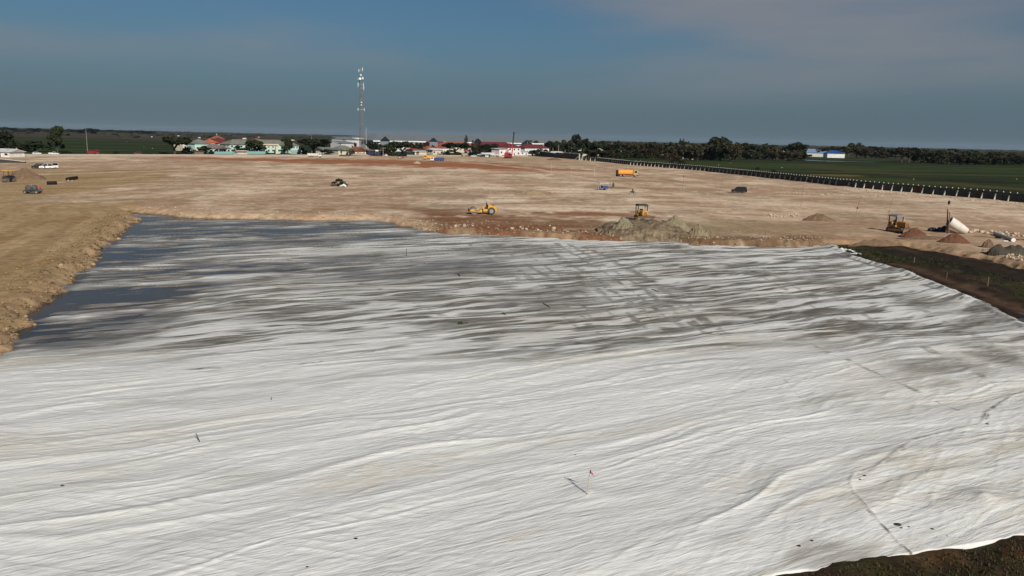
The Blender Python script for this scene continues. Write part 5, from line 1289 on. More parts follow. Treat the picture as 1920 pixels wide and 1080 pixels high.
def truck(px, py, body, pt, load, label, yaw=0.0, z=PLAT, L=8.2, group=None, name=None):
    p = on(px, py, z); o = empty(name or ('tanker_truck' if body == 'tank' else 'dump_truck'), p, yaw, label, 'truck', group)
    xf = L / 2; Wd = 2.35; hw = Wd / 2
    MB().box(-xf + 0.3, xf - 0.2, -0.45, 0.45, 0.62, 0.92).build('chassis', M_CHASSIS, o)
    cb = MB().prism([(xf - 1.9, 0.75), (xf, 0.75), (xf, 1.55), (xf - 0.25, 2.65), (xf - 1.9, 2.65)], -hw + 0.06, hw - 0.06)
    cab = cb.build('cab', pt, o, bevel=0.05)
    MB().add([(xf + 0.012, -0.95, 1.62), (xf + 0.012, 0.95, 1.62), (xf - 0.20, 0.92, 2.5), (xf - 0.20, -0.92, 2.5)], [(0, 1, 2, 3)]).build('windscreen', M_GLASS, cab)
    for s in (-1, 1): MB().box(xf - 1.45, xf - 0.42, s * (hw - 0.06) - 0.015, s * (hw - 0.06) + 0.015, 1.62, 2.4).build('side_window', M_GLASS, cab)
    MB().box(xf - 0.05, xf + 0.12, -hw, hw, 0.5, 0.85).build('bumper', M_CHASSIS, o)
    for s in (-1, 1): MB().box(xf - 0.02, xf + 0.03, s * 0.75 - 0.2, s * 0.75 + 0.2, 0.95, 1.15).build('headlight', M_CHROME, o)
    x0, x1 = -xf, xf - 2.15
    if body == 'dump':
        d = MB(); zb, zt = 1.0, 2.35
        d.box(x0, x1, -hw, hw, zb, zb + 0.1); d.box(x0, x1, -hw, -hw + 0.08, zb + 0.1, zt); d.box(x0, x1, hw - 0.08, hw, zb + 0.1, zt); d.box(x0, x0 + 0.08, -hw + 0.08, hw - 0.08, zb + 0.1, zt); d.box(x1 - 0.08, x1, -hw + 0.08, hw - 0.08, zb + 0.1, zt + 0.5)
        d.box(x1, x1 + 1.4, -hw + 0.1, hw - 0.1, zt + 0.42, zt + 0.5)
        t = d.build('tipper_body', load, o)
        for k in range(6):
            for s in (-1, 1):
                xx = x0 + 0.3 + k * (x1 - x0 - 0.6) / 5; MB().box(xx - 0.06, xx + 0.06, s * (hw + 0.035) - 0.033, s * (hw + 0.035) + 0.033, zb, zt).build('rib', load, t)
    else:
        n = 14; prof = []
        for i in range(n):
            a = 2 * math.pi * i / n; c_, s_ = math.cos(a), math.sin(a)
            prof.append((math.copysign(abs(c_) ** 0.6, c_) * 1.18, 1.85 + math.copysign(abs(s_) ** 0.6, s_) * 0.95))
        tk = MB(); vs = [(x, y, zz) for x in (x0 + 0.3, x1) for y, zz in prof]
        tk.add(vs, [(i, (i + 1) % n, n + (i + 1) % n, n + i) for i in range(n)] + [tuple(range(n - 1, -1, -1)), tuple(range(n, 2 * n))])
        t = tk.build('tank', load, o)
        MB().tube((0, 0, 2.78), (0, 0, 3.0), 0.35, n=10).build('hatch', load, t)
        MB().box(x0 + 0.2, x1 + 0.1, -hw, hw, 0.93, 1.12).build('side_skirt', paint('red_brown_paint', (0.30, 0.07, 0.025)), o)
        MB().box(x0 - 0.3, x0 + 0.25, -hw + 0.1, hw - 0.1, 0.8, 2.6).build('rear_locker', M_CHASSIS, o)
    for sx, dual in ((xf - 1.0, 0), (-xf + 2.6, 1), (-xf + 1.3, 1)):
        for s in (-1, 1): wheel(o, sx, s * (hw - 0.2 - 0.08 * dual), 0.5, 0.3 + 0.2 * dual)
    return o
# ---- people
M_SKIN = mat('skin', (0.30, 0.17, 0.11), 0.6); M_HAIR = mat('black_hair', (0.012, 0.010, 0.009), 0.6)
def person(loc, yaw, label, pose='stand', shirt=(0.5, 0.05, 0.06), trousers=(0.03, 0.03, 0.035), scale=1.0, hold=None):
    if pose == 'stand':
        J = {'pel': (0, 0, 0.95), 'che': (0, 0.02, 1.32), 'nek': (0, 0.02, 1.48), 'hd': (0, 0.0, 1.60), 'top': (0, 0.0, 1.70)}
        for s, n in ((-1, 'l'), (1, 'r')):
            J.update({'hip' + n: (0.10 * s, 0, 0.90), 'kn' + n: (0.12 * s, -0.03, 0.50), 'an' + n: (0.13 * s, 0.02, 0.09), 'to' + n: (0.15 * s, -0.17, 0.04),
                      'sh' + n: (0.19 * s, 0.02, 1.40), 'el' + n: (0.26 * s, 0.02, 1.12), 'wr' + n: (0.27 * s, -0.10, 0.88), 'fi' + n: (0.26 * s, -0.15, 0.76)})
    else:  # riding: seat at 0.78, hands forward, facing -Y
        J = {'pel': (0, 0.12, 0.84), 'che': (0, 0.05, 1.22), 'nek': (0, 0.0, 1.38), 'hd': (0, -0.03, 1.50), 'top': (0, -0.03, 1.61)}
        for s, n in ((-1, 'l'), (1, 'r')):
            J.update({'hip' + n: (0.11 * s, 0.08, 0.80), 'kn' + n: (0.20 * s, -0.34, 0.74), 'an' + n: (0.18 * s, -0.22, 0.34), 'to' + n: (0.18 * s, -0.40, 0.29),
                      'sh' + n: (0.19 * s, 0.03, 1.30), 'el' + n: (0.29 * s, -0.18, 1.10), 'wr' + n: (0.30 * s, -0.44, 1.02), 'fi' + n: (0.30 * s, -0.52, 1.00)})
    names = list(J); ix = {n: i for i, n in enumerate(names)}
    ed = [('pel', 'che'), ('che', 'nek'), ('nek', 'hd'), ('hd', 'top')]
    for n in 'lr': ed += [('pel', 'hip' + n), ('hip' + n, 'kn' + n), ('kn' + n, 'an' + n), ('an' + n, 'to' + n), ('che', 'sh' + n), ('sh' + n, 'el' + n), ('el' + n, 'wr' + n), ('wr' + n, 'fi' + n)]
    rad = {'pel': 0.14, 'che': 0.15, 'nek': 0.06, 'hd': 0.095, 'top': 0.075, 'hip': 0.10, 'kn': 0.065, 'an': 0.045, 'to': 0.04, 'sh': 0.065, 'el': 0.045, 'wr': 0.032, 'fi': 0.03}
    me = bpy.data.meshes.new('person'); me.from_pydata([J[n] for n in names], [(ix[a], ix[b]) for a, b in ed], [])
    o = bpy.data.objects.new('person', me); COL.objects.link(o)
    md = o.modifiers.new('skin', 'SKIN')
    sv = me.skin_vertices[0].data
    for n in names:
        r = rad.get(n, rad.get(n[:-1], 0.05)); sv[ix[n]].radius = (r, r); sv[ix[n]].use_root = n == 'pel'
    sb_ = o.modifiers.new('sub', 'SUBSURF'); sb_.levels = 1; sb_.render_levels = 1
    dg = bpy.context.evaluated_depsgraph_get(); dg.update()
    nm = bpy.data.meshes.new_from_object(o.evaluated_get(dg))
    o.modifiers.clear(); o.data = nm; bpy.data.meshes.remove(me)
    nm.materials.clear()
    tagc = '%d_%d_%d' % tuple(int(c * 200) for c in shirt)
    for m in (M_SKIN, mat('shirt_' + tagc, shirt, 0.85), mat('trousers_%d' % int(trousers[0] * 500), trousers, 0.85), M_HAIR): nm.materials.append(m)
    zp, zn = J['pel'][2], J['nek'][2]
    for f in nm.polygons:
        c = f.center; f.use_smooth = True
        arm = abs(c.x) > 0.2 and c.z > 0.7 and (pose == 'stand' or c.z > 0.9)
        if c.z > J['hd'][2] + 0.03 or (c.z > J['nek'][2] + 0.07 and c.y > J['hd'][1] + 0.03): f.material_index = 3
        elif c.z > zn - 0.02: f.material_index = 0
        elif arm and (c - Vector(J['el' + ('r' if c.x > 0 else 'l')])).length > 0.1 and c.z < J['ell'][2] + 0.02: f.material_index = 0
        elif c.z > zp + 0.02: f.material_index = 1
        elif c.z < 0.1 and pose == 'stand': f.material_index = 3
        else: f.material_index = 2
    # a nose and ears so the head has a front
    o.location = loc; o.rotation_euler = (0, 0, yaw); o.scale = (scale,) * 3
    h = J['hd']
    MB().add([(h[0] - 0.015, h[1] - 0.09, h[2] - 0.02), (h[0] + 0.015, h[1] - 0.09, h[2] - 0.02), (h[0], h[1] - 0.125, h[2] - 0.015), (h[0], h[1] - 0.09, h[2] + 0.035)], [(0, 1, 2), (1, 3, 2), (3, 0, 2), (0, 3, 1)]).build('nose', M_SKIN, o)
    return tag(o, label, 'person')
def motorbike(px, py, yaw, label, plabel, shirt, col=(0.03, 0.03, 0.03)):
    p = on(px, py); o = empty('motorcycle', p, yaw, label, 'motorcycle')   # faces -Y
    def bw(y, n):
        t = MB(); k = 14
        for i in range(k):
            a, b_ = 2 * math.pi * i / k, 2 * math.pi * (i + 1) / k
            t.tube((0, y + math.cos(a) * 0.26, 0.3 + math.sin(a) * 0.26), (0, y + math.cos(b_) * 0.26, 0.3 + math.sin(b_) * 0.26), 0.05, n=6)
        w = t.build('wheel', M_TYRE, o); MB().tube((-0.03, y, 0.3), (0.03, y, 0.3), 0.2, n=12).build('rim', M_RIM, w)
    bw(-0.62, 0); bw(0.62, 1)
    m = mat('bike_%d' % int(col[0] * 500), col, 0.4)
    MB().add([(-0.1, -0.35, 0.35), (0.1, -0.35, 0.35), (0.12, 0.35, 0.35), (-0.12, 0.35, 0.35), (-0.1, -0.42, 0.85), (0.1, -0.42, 0.85), (0.12, 0.75, 0.72), (-0.12, 0.75, 0.72)], [(3, 2, 1, 0), (4, 5, 6, 7), (0, 1, 5, 4), (1, 2, 6, 5), (2, 3, 7, 6), (3, 0, 4, 7)]).build('body', m, o)
    MB().box(-0.13, 0.13, -0.12, 0.72, 0.725, 0.82, tx=0.02, ty=0.03).build('seat', M_BLACK, o)
    MB().tube((-0.06, -0.64, 0.3), (-0.06, -0.46, 1.0), 0.025).tube((0.06, -0.64, 0.3), (0.06, -0.46, 1.0), 0.025).build('fork', M_STEELG, o)
    MB().tube((-0.34, -0.42, 1.02), (0.34, -0.42, 1.02), 0.02).build('handlebar', M_BLACK, o)
    MB().tube((0, -0.56, 0.86), (0, -0.48, 0.86), 0.09, n=10).build('headlight', M_CHROME, o)
    person(p, yaw, plabel, 'ride', shirt)
    return o
YR = R(41)      # direction of the road along the far wall
car(1385.5, 361.4, 'mpv', P_BLACK, 'black people carrier driving across the fill', yaw=R(172), group=None)
car(72.5, 316.0, 'mpv', P_BLACK, 'black car parked left of the two white cars by the haul road', yaw=R(205)); car(86, 316.4, 'mpv', P_WHITE, 'white car parked next to the black car by the haul road', yaw=R(215)); car(95, 316.0, 'van', P_WHITE, 'white van at the right end of the three parked vehicles', yaw=R(230))
car(100.5, 290.2, 'pickup', P_WHITE, 'white pickup on the road beyond the low wall at the left', yaw=YR, z=FIELD_Z); car(69, 289.4, 'sedan', P_WHITE, 'white car half hidden behind the low wall near the leaning pole', yaw=YR, z=FIELD_Z)
car(258, 289.8, 'mpv', P_MAR, 'dark red car on the road behind the low wall', yaw=YR + math.pi, z=FIELD_Z); car(452, 289.9, 'bus', P_CREAM, 'cream minibus parked before the turquoise fence', yaw=YR + math.pi, z=FIELD_Z)
truck(174, 290.6, 'dump', P_RED, P_RED, 'red truck passing behind the low wall beside the lamp post', yaw=YR, z=FIELD_Z, L=6.5)
car(503, 290.2, 'sedan', P_BLACK, 'black car in front of the cream gateway', yaw=YR, z=FIELD_Z); car(532, 290.2, 'mpv', P_BLACK, 'black car below the green roofed shelter', yaw=YR, z=FIELD_Z)
car(442, 290.0, 'sedan', P_SILV, 'silver car behind the cream minibus', yaw=YR, z=FIELD_Z)
truck(590, 295.0, 'dump', P_WHITE, mat('tipper_cream', (0.62, 0.57, 0.47), 0.6, dirt=0.3), 'white dump truck with a cream tipper near the far wall', yaw=R(8), L=8.4)
truck(806, 299.6, 'dump', P_YEL, P_ORA, 'orange dump truck behind the white and blue dump truck', yaw=R(186), L=7.6)
truck(820, 303.4, 'dump', P_WHITE, P_BLUE, 'dump truck with white cab and dark blue tipper', yaw=R(183), L=7.8)
truck(1176, 331.6, 'tank', mat('sand_cab', (0.42, 0.31, 0.15), 0.6, dirt=0.3), P_ORA, 'orange tanker truck with a sand coloured cab crossing the fill', yaw=R(4), L=8.2)
for a in [(888, 294.2, 'sedan', P_WHITE, 'white saloon car at the left end of the parked row', R(175)), (904, 294.4, 'mpv', P_BLACK, 'black car in the parked row left of the red rig', R(185)), (899, 291.6, 'mpv', P_SILV, 'silver car behind the black car in the parked row', R(180)),
          (914.5, 294.6, 'van', P_WHITE, 'white van right of the black car in the parked row', R(200)), (895, 290.8, 'sedan', P_SILV, 'silver saloon behind the white saloon', YR), (943, 294.4, 'sedan', P_CREAM, 'cream car just left of the red rig', R(182)),
          (787, 290.4, 'sedan', P_WHITE, 'white car parked beside the flat roofed white hut', YR), (991.5, 291.8, 'van', P_WHITE, 'white van right of the white garage', R(10))]:
    car(*a[:5], yaw=a[5])
def box_shelter(px0, px1, base, top, label, m, lift):
    p0, p1 = on(px0, base), on(px1, base); dv = p1 - p0
    o = empty('open_shed', p0, math.atan2(dv.y, dv.x), label, 'shed'); h = high(p0, top)
    MB().box(0, dv.length, 0, 3.0, h - lift, h).build('roof', m, o)
    n = 6
    for i in range(n): MB().box(i * (dv.length - 0.3) / (n - 1), i * (dv.length - 0.3) / (n - 1) + 0.3, 0.1, 0.4, -0.2, h - lift).build('post', M_BUTT, o)
    return o
box_shelter(909, 928, 293.0, 286.6, 'white roofed open shelter behind the parked row', M_WHITE, 1.2)
box_shelter(920, 941, 295.0, 289.6, 'low open shed with white posts left of the red rig', M_WHITE, 0.35)

# ---- parasol stall
ps = on(875.5, 293.6); po = empty('parasol', ps, 0, 'big red parasol over a stall left of the parked row', 'parasol')
hh = high(ps, 281.6); cz = [(0, 0, hh)] + [(math.cos(i * math.pi / 5) * 2.3, math.sin(i * math.pi / 5) * 2.3, hh - 1.0) for i in range(10)]
MB().add(cz, [(0, i + 1, (i + 1) % 10 + 1) for i in range(10)]).build('canopy', mat('red_cloth', (0.50, 0.05, 0.06), 0.8), po)
MB().tube((0, 0, -0.2), (0, 0, hh), 0.05).build('pole', M_STEELG, po)
MB().box(-1.4, 1.4, -0.5, 0.5, 0.0, 0.95).build('counter', M_BROWNWALL, po)

# ---- red piling rig
rp = on(953, 297.0); rg_ = empty('piling_rig', rp, R(-25), 'red crawler piling rig with a dark raised mast', 'piling rig')
for s in (-1, 1):
    t = MB().prism([(-2.6, 0.45), (-2.2, 0), (2.2, 0), (2.6, 0.45), (2.2, 0.9), (-2.2, 0.9)], s * 1.5 - 0.35, s * 1.5 + 0.35).build('track', M_CHASSIS, rg_)
MB().box(-2.2, 2.4, -1.5, 1.5, 0.95, 1.25).build('turntable', M_CHASSIS, rg_)
MB().prism([(-2.6, 1.28), (2.0, 1.28), (2.0, 2.8), (0.4, 4.2), (-2.0, 4.2), (-2.6, 3.2)], -1.4, 1.4).build('engine_house', P_RIG, rg_, bevel=0.06)
MB().box(1.0, 2.3, -1.75, -0.5, 1.4, 3.3).build('cab', P_RIG, rg_); MB().box(1.2, 2.33, -1.78, -0.6, 2.2, 3.1).build('cab_window', M_GLASS, rg_)
hm = high(rp, 248.0); hx = 1.2
MB().add([(2.3, -0.3, 0.3), (2.9, -0.3, 0.3), (2.9, 0.3, 0.3), (2.3, 0.3, 0.3), (2.5 + hx * 0.5, -0.25, hm * 0.54), (2.95 + hx * 0.5, -0.25, hm * 0.54), (2.95 + hx * 0.5, 0.25, hm * 0.54), (2.5 + hx * 0.5, 0.25, hm * 0.54)], [(3, 2, 1, 0), (4, 5, 6, 7), (0, 1, 5, 4), (1, 2, 6, 5), (2, 3, 7, 6), (3, 0, 4, 7)]).build('lower_mast', P_RIG, rg_)
MB().add([(2.4 + hx * 0.5, -0.42, hm * 0.53), (3.1 + hx * 0.5, -0.42, hm * 0.53), (3.1 + hx * 0.5, 0.42, hm * 0.53), (2.4 + hx * 0.5, 0.42, hm * 0.53), (2.45 + hx * 1.1, -0.4, hm), (3.1 + hx * 1.1, -0.4, hm), (3.1 + hx * 1.1, 0.4, hm), (2.45 + hx * 1.1, 0.4, hm)], [(3, 2, 1, 0), (4, 5, 6, 7), (0, 1, 5, 4), (1, 2, 6, 5), (2, 3, 7, 6), (3, 0, 4, 7)]).build('upper_mast', M_CHASSIS, rg_)
MB().tube((-1.5, 0.8, 4.1), (2.6 + hx * 0.4, 0.1, hm * 0.45), 0.13).build('back_stay', P_RIG, rg_); MB().tube((-1.5, -0.8, 4.1), (2.6 + hx * 0.4, -0.1, hm * 0.45), 0.13).build('back_stay', P_RIG, rg_)

# ---- yellow single drum roller
def roller(loc, yaw, label):
    o = empty('road_roller', loc, yaw, label, 'road roller')      # x forward (drum end)
    dr = MB(); n = 26
    dr.tube((1.75, -1.05, 0.78), (1.75, 1.05, 0.78), 0.78, n=n)
    d = dr.build('drum', mat('drum_steel', (0.20, 0.195, 0.185), 0.45, metal=0.5, dirt=0.5), o)
    for s in (-1, 1):
        MB().prism([(0.3, 0.55), (2.75, 0.62), (2.85, 0.78), (2.85, 1.02), (2.5, 1.12), (0.3, 1.02)], s * 1.2 - 0.1, s * 1.2 + 0.1).build('drum_frame', P_YEL, o, bevel=0.03)
    MB().box(2.62, 2.9, -1.3, 1.3, 0.60, 1.08).build('front_beam', M_CHASSIS, o)
    MB().box(0.05, 0.45, -1.2, 1.2, 0.5, 1.05).build('rear_beam', P_YEL, o)
    for s in (-1, 1): MB().box(0.55, 1.7, s * 1.305 - 0.004, s * 1.305 + 0.004, 0.76, 0.9).build('side_lettering', M_BLACK, o)
    MB().box(-0.25, 0.1, -0.4, 0.4, 0.45, 1.1).build('articulation_joint', M_CHASSIS, o)
    MB().box(-1.15, -0.2, -0.95, 0.95, 0.75, 1.15).build('operator_deck', P_YEL, o)
    MB().prism([(-0.55, 1.15), (-0.2, 1.15), (0.02, 1.75), (-0.12, 1.8)], -0.35, 0.35).build('console', P_YEL, o)
    sw = MB(); k = 12
    for i in range(k):
        a, b_ = 2 * math.pi * i / k, 2 * math.pi * (i + 1) / k
        sw.tube((-0.15 + 0.10 * math.cos(a), 0.24 * math.sin(a), 1.92 + 0.2 * math.cos(a) * 0.4), (-0.15 + 0.10 * math.cos(b_), 0.24 * math.sin(b_), 1.92 + 0.2 * math.cos(b_) * 0.4), 0.025, n=5)
    sw.tube((-0.1, 0, 1.7), (-0.15, 0, 1.92), 0.03); sw.build('steering_wheel', M_BLACK, o)
    MB().box(-1.1, -0.6, -0.3, 0.3, 1.15, 1.45).build('seat', mat('green_seat', (0.05, 0.09, 0.05), 0.8), o); MB().box(-1.2, -1.05, -0.3, 0.3, 1.45, 2.1).build('seat_back', M_BLACK, o)
    MB().prism([(-3.05, 0.7), (-1.3, 0.7), (-1.25, 2.0), (-1.5, 2.05), (-2.9, 1.65), (-3.15, 1.4), (-3.2, 0.95)], -0.72, 0.72).build('engine_hood', P_YEL, o, bevel=0.05)
    MB().box(-3.24, -3.1, -0.55, 0.55, 0.95, 1.4).build('grille', M_CHASSIS, o)
    for s in (-1, 1):
        w = wheel(o, -1.95, s * 1.0, 0.78, 0.55)
        MB().prism([(-1.35, 1.2), (-1.2, 1.2), (-1.3, 2.35), (-1.42, 2.35)], s * 0.85 - 0.05, s * 0.85 + 0.05).build('roll_bar_post', P_YEL, o)
        MB().box(-0.85, -0.8, s * 0.9 - 0.03, s * 0.9 + 0.03, 1.15, 1.9).build('handrail', M_BLACK, o)
        MB().tube((-0.98, s * 0.45, 1.4), (-1.0, s * 0.45, 2.55), 0.05).build('mirror_post', M_BLACK, o)
    MB().tube((-2.35, 0.35, 1.8), (-2.35, 0.35, 2.25), 0.06).build('exhaust', M_CHASSIS, o)
    return o
rl_ = roller(on(903.5, 401.5), R(188), 'yellow single drum road roller standing near the edge of the fill')
rl_.scale = (0.87, 0.87, 0.87)
rl2 = on(17, 341.5)
r2 = empty('tandem_roller', rl2, R(80), 'small yellow topped roller seen end on at the left edge', 'road roller')
for x in (-1.1, 1.1): MB().tube((x, -0.8, 0.55), (x, 0.8, 0.55), 0.55, n=18).build('drum', mat('drum_steel', (0, 0, 0)), r2)
MB().box(-1.5, 1.5, -0.7, 0.7, 0.75, 1.5).build('body', M_CHASSIS, r2, bevel=0.06); MB().box(-0.9, 0.9, -0.75, 0.75, 1.55, 1.68).build('seat_deck', M_BLACK, r2)
for sx in (-0.8, 0.8):
    for s in (-0.65, 0.65): MB().tube((sx, s, 1.5), (sx, s, 2.9), 0.04).build('canopy_post', M_BLACK, r2)
MB().box(-1.0, 1.0, -0.85, 0.85, 2.9, 3.05, tx=0.1, ty=0.1).build('canopy', P_YEL, r2)

# ---- bulldozers
def bulldozer(loc, yaw, label, canopy, body, dull=False, canopy_post=None):
    o = empty('bulldozer', loc, yaw, label, 'bulldozer')          # x forward (blade end)
    M_TRK = mat('track_steel', (0.055, 0.048, 0.042), 0.8, dirt=0.5, scale=3)
    for s in (-1, 1):
        t = MB().prism([(-1.75, 0.45), (-1.45, 0.02), (1.45, 0.02), (1.8, 0.4), (1.55, 0.85), (0.2, 0.98), (-1.4, 0.95)], s * 0.98 - 0.28, s * 0.98 + 0.28).build('track', M_TRK, o)
        for k in range(13):
            x = -1.5 + k * 0.24; MB().box(x - 0.03, x + 0.03, s * 0.98 - 0.28, s * 0.98 + 0.28, -0.04, 0.018).build('grouser', M_TRK, t)
        MB().box(-1.2, 1.3, s * 0.98 + s * 0.285 - 0.02, s * 0.98 + s * 0.285 + 0.02, 0.3, 0.6).build('track_frame', body, t)
        MB().add([(0.2, s * 1.34 - 0.07, 0.45), (2.5, s * 1.34 - 0.07, 0.35), (2.5, s * 1.34 - 0.07, 0.55), (0.2, s * 1.34 - 0.07, 0.65), (0.2, s * 1.34 + 0.07, 0.45), (2.5, s * 1.34 + 0.07, 0.35), (2.5, s * 1.34 + 0.07, 0.55), (0.2, s * 1.34 + 0.07, 0.65)], [(0, 1, 2, 3), (7, 6, 5, 4), (0, 4, 5, 1), (1, 5, 6, 2), (2, 6, 7, 3), (3, 7, 4, 0)]).build('push_arm', body, o)
    MB().box(-1.6, 1.6, -0.68, 0.68, 0.6, 1.0).build('main_frame', M_CHASSIS, o)
    MB().box(0.1, 1.75, -0.52, 0.52, 1.0, 1.98).build('engine_hood', body, o, bevel=0.05)
    g = MB().box(1.752, 1.80, -0.36, 0.36, 1.05, 1.80).build('radiator_grille', mat('grille_brown', (0.16, 0.045, 0.02), 0.8), o)
    for k in range(4): MB().box(1.80, 1.83, -0.36, 0.36, 1.15 + k * 0.18, 1.20 + k * 0.18).build('grille_bar', body, g)
    fr = MB(); fr.box(1.752, 1.86, -0.55, -0.37, 1.0, 1.95); fr.box(1.752, 1.86, 0.37, 0.55, 1.0, 1.95); fr.box(1.752, 1.86, -0.37, 0.37, 1.81, 1.95); fr.build('radiator_frame', body, o)
    MB().tube((0.75, 0.2, 1.95), (0.75, 0.2, 2.65), 0.06).build('exhaust', mat('pale_pipe', (0.5, 0.45, 0.36), 0.6), o)
    MB().box(-1.65, 0.05, -1.0, 1.0, 1.0, 1.28).build('operator_deck', body, o)
    MB().box(-1.6, -1.0, -0.7, 0.7, 1.29, 1.85).build('fuel_tank', body, o)
    MB().box(-0.95, -0.45, -0.32, 0.32, 1.29, 1.6).build('seat', M_BLACK, o); MB().box(-1.0, -0.86, -0.32, 0.32, 1.61, 2.2).build('seat_back', M_BLACK, o)
    MB().box(-0.25, 0.0, -0.6, 0.6, 1.29, 1.95).build('dashboard', body, o)
    for sx in (-1.45, 0.0):
        for s in (-0.92, 0.92): MB().box(sx - 0.06, sx + 0.06, s - 0.08, s + 0.08, 1.28, 2.9).build('canopy_post', canopy_post or M_CHASSIS, o)
    MB().box(-1.7, 0.35, -1.08, 1.08, 2.86, 3.2, tx=0.16, ty=0.16).build('canopy', canopy, o)
    bl = MB(); pr = [(2.45, 0.05), (2.62, 0.0), (2.50, 0.35), (2.50, 0.7), (2.70, 1.08), (2.55, 1.1), (2.38, 0.7), (2.36, 0.35)]
    bl.prism(pr, -1.75, 1.75); bl.build('blade', mat('earthy_blade', (0.14, 0.105, 0.07), 0.7, dirt=0.7, scale=1.5), o)
    for s in (-0.4, 0.4): MB().tube((1.3, s, 1.7), (2.4, s, 0.9), 0.06).build('lift_ram', M_STEELG, o)
    return o
dz1 = bulldozer(on(1204, 414.0) + Vector((0, 0, 0.1)), R(-82), 'yellow bulldozer with a black canopy pushing soil towards the sheet', M_CHASSIS, P_YEL)
dz2 = bulldozer(on(1684, 435.0), R(-66), 'dull orange bulldozer with a grey canopy beside the red soil heaps', mat('grey_canopy', (0.17, 0.165, 0.165), 0.7), mat('dull_orange', (0.40, 0.19, 0.06), 0.6, dirt=0.5))

for d_ in (dz1, dz2): d_.scale = (0.92, 0.92, 0.90)
# ---- three-wheelers, motorbikes and people
tk = on(1129.5, 356.4); tr3 = empty('cargo_tricycle', tk, R(200), 'blue three wheeled cargo bike with a white canopy frame', 'cargo tricycle')     # x forward
for x, y in ((1.35, 0), (-0.9, -0.62), (-0.9, 0.62)): wheel(tr3, x, y, 0.36, 0.16)
MB().box(-1.6, 0.25, -0.7, 0.7, 0.5, 0.6).box(-1.6, 0.25, -0.7, -0.64, 0.6, 1.15).box(-1.6, 0.25, 0.64, 0.7, 0.6, 1.15).box(-1.6, -1.54, -0.64, 0.64, 0.6, 1.15).box(0.19, 0.25, -0.64, 0.64, 0.6, 1.15).build('cargo_box', P_BLUE, tr3)
MB().add([(0.3, -0.2, 0.5), (1.2, -0.12, 0.5), (1.2, 0.12, 0.5), (0.3, 0.2, 0.5), (0.3, -0.2, 0.85), (1.0, -0.12, 0.95), (1.0, 0.12, 0.95), (0.3, 0.2, 0.85)], [(3, 2, 1, 0), (4, 5, 6, 7), (0, 1, 5, 4), (1, 2, 6, 5), (2, 3, 7, 6), (3, 0, 4, 7)]).build('body', P_BLUE, tr3)
MB().tube((1.38, -0.08, 0.36), (1.05, -0.08, 1.15), 0.03).tube((1.38, 0.08, 0.36), (1.05, 0.08, 1.15), 0.03).build('fork', M_STEELG, tr3); MB().tube((1.05, -0.4, 1.15), (1.05, 0.4, 1.15), 0.025).build('handlebar', M_BLACK, tr3)
for x in (-1.5, 1.0):
    for s in (-0.6, 0.6): MB().tube((x, s, 0.6), (x, s, 1.95), 0.025).build('canopy_post', M_WHITE, tr3)
MB().prism([(-1.65, 1.93), (1.2, 1.98), (1.15, 2.1), (-1.6, 2.06)], -0.72, 0.72).build('canopy', mat('pale_canopy', (0.52, 0.53, 0.52), 0.6), tr3)
person(tk + Vector((math.cos(R(200)) * 0.45, math.sin(R(200)) * 0.45, 0.02)), R(200) + R(90), 'person in dark clothes driving the blue cargo tricycle', 'ride', (0.02, 0.02, 0.025))
motorbike(1149.5, 351.8, R(160), 'dark motorcycle seen end on right of the blue tricycle', 'person in dark clothes riding the motorcycle next to the tricycle', (0.03, 0.03, 0.035))
motorbike(1186, 364.0, R(98), 'dark motorcycle heading right in front of the blue tricycle', 'person in dark clothes riding the motorcycle in front of the tricycle', (0.03, 0.03, 0.04), (0.05, 0.05, 0.05))
cr = on(1158, 330.8); cb_ = empty('water_pump_cart', cr, R(10), 'small dark cart just behind the orange tanker truck', 'cart')
MB().box(-0.7, 0.7, -0.5, 0.5, 0.4, 0.9, tx=0.1, ty=0.1).build('body', M_CHASSIS, cb_, bevel=0.05); MB().tube((0.2, 0, 0.9), (0.2, 0, 1.35), 0.2, 0.12, 8).build('filter', M_CHASSIS, cb_)
for s in (-0.5, 0.5): wheel(cb_, -0.2, s, 0.35, 0.16)
# dark loaded cart with two round bundles, red shirted person
lc = on(63.5, 363.2); lo_ = empty('loaded_cart', lc, R(8), 'dark low cart loaded with two round grey bundles on the haul road', 'cart')
MB().box(-2.0, 1.3, -0.7, 0.7, 0.35, 0.75, tx=0.12, ty=0.1).build('bed', M_CHASSIS, lo_, bevel=0.05)
M_BUN = mat('grey_bundle', (0.075, 0.08, 0.085), 0.85, var=0.35, scale=2.5)
def lump(c, r, m, name, parent, seed, sq=(1, 1, 1), smooth=True):
    bm = bmesh.new(); bmesh.ops.create_icosphere(bm, subdivisions=2, radius=1)
    rr = random.Random(seed)
    for v in bm.verts: v.co = Vector((v.co.x * sq[0], v.co.y * sq[1], v.co.z * sq[2])) * r * rr.uniform(0.84, 1.14) + Vector(c)
    me = bpy.data.meshes.new(name); bm.to_mesh(me); bm.free()
    for f in me.polygons: f.use_smooth = smooth
    return link_mesh(name, me, m, parent)
lump((-1.05, 0, 1.15), 0.75, M_BUN, 'bundle', lo_, 1, (0.9, 0.8, 0.95)); lump((0.25, 0, 1.2), 0.72, M_BUN, 'bundle', lo_, 2, (0.85, 0.8, 1)); lump((1.3, 0, 0.75), 0.5, M_BUN, 'sack', lo_, 3, (1.3, 0.8, 0.6))
for x in (-1.5, 0.8):
    for s in (-0.7, 0.7): wheel(lo_, x, s, 0.36, 0.18)
person(on(76.5, 361.6), R(60), 'person in a red shirt and dark trousers standing by the loaded cart', 'stand', (0.52, 0.05, 0.05))
person(on(754, 298.0), R(20), 'left one of two people in dark clothes by the small red cart', 'stand', (0.03, 0.03, 0.03)); person(on(756.5, 297.6), R(-30), 'right one of two people in dark clothes by the small red cart', 'stand', (0.035, 0.03, 0.03))
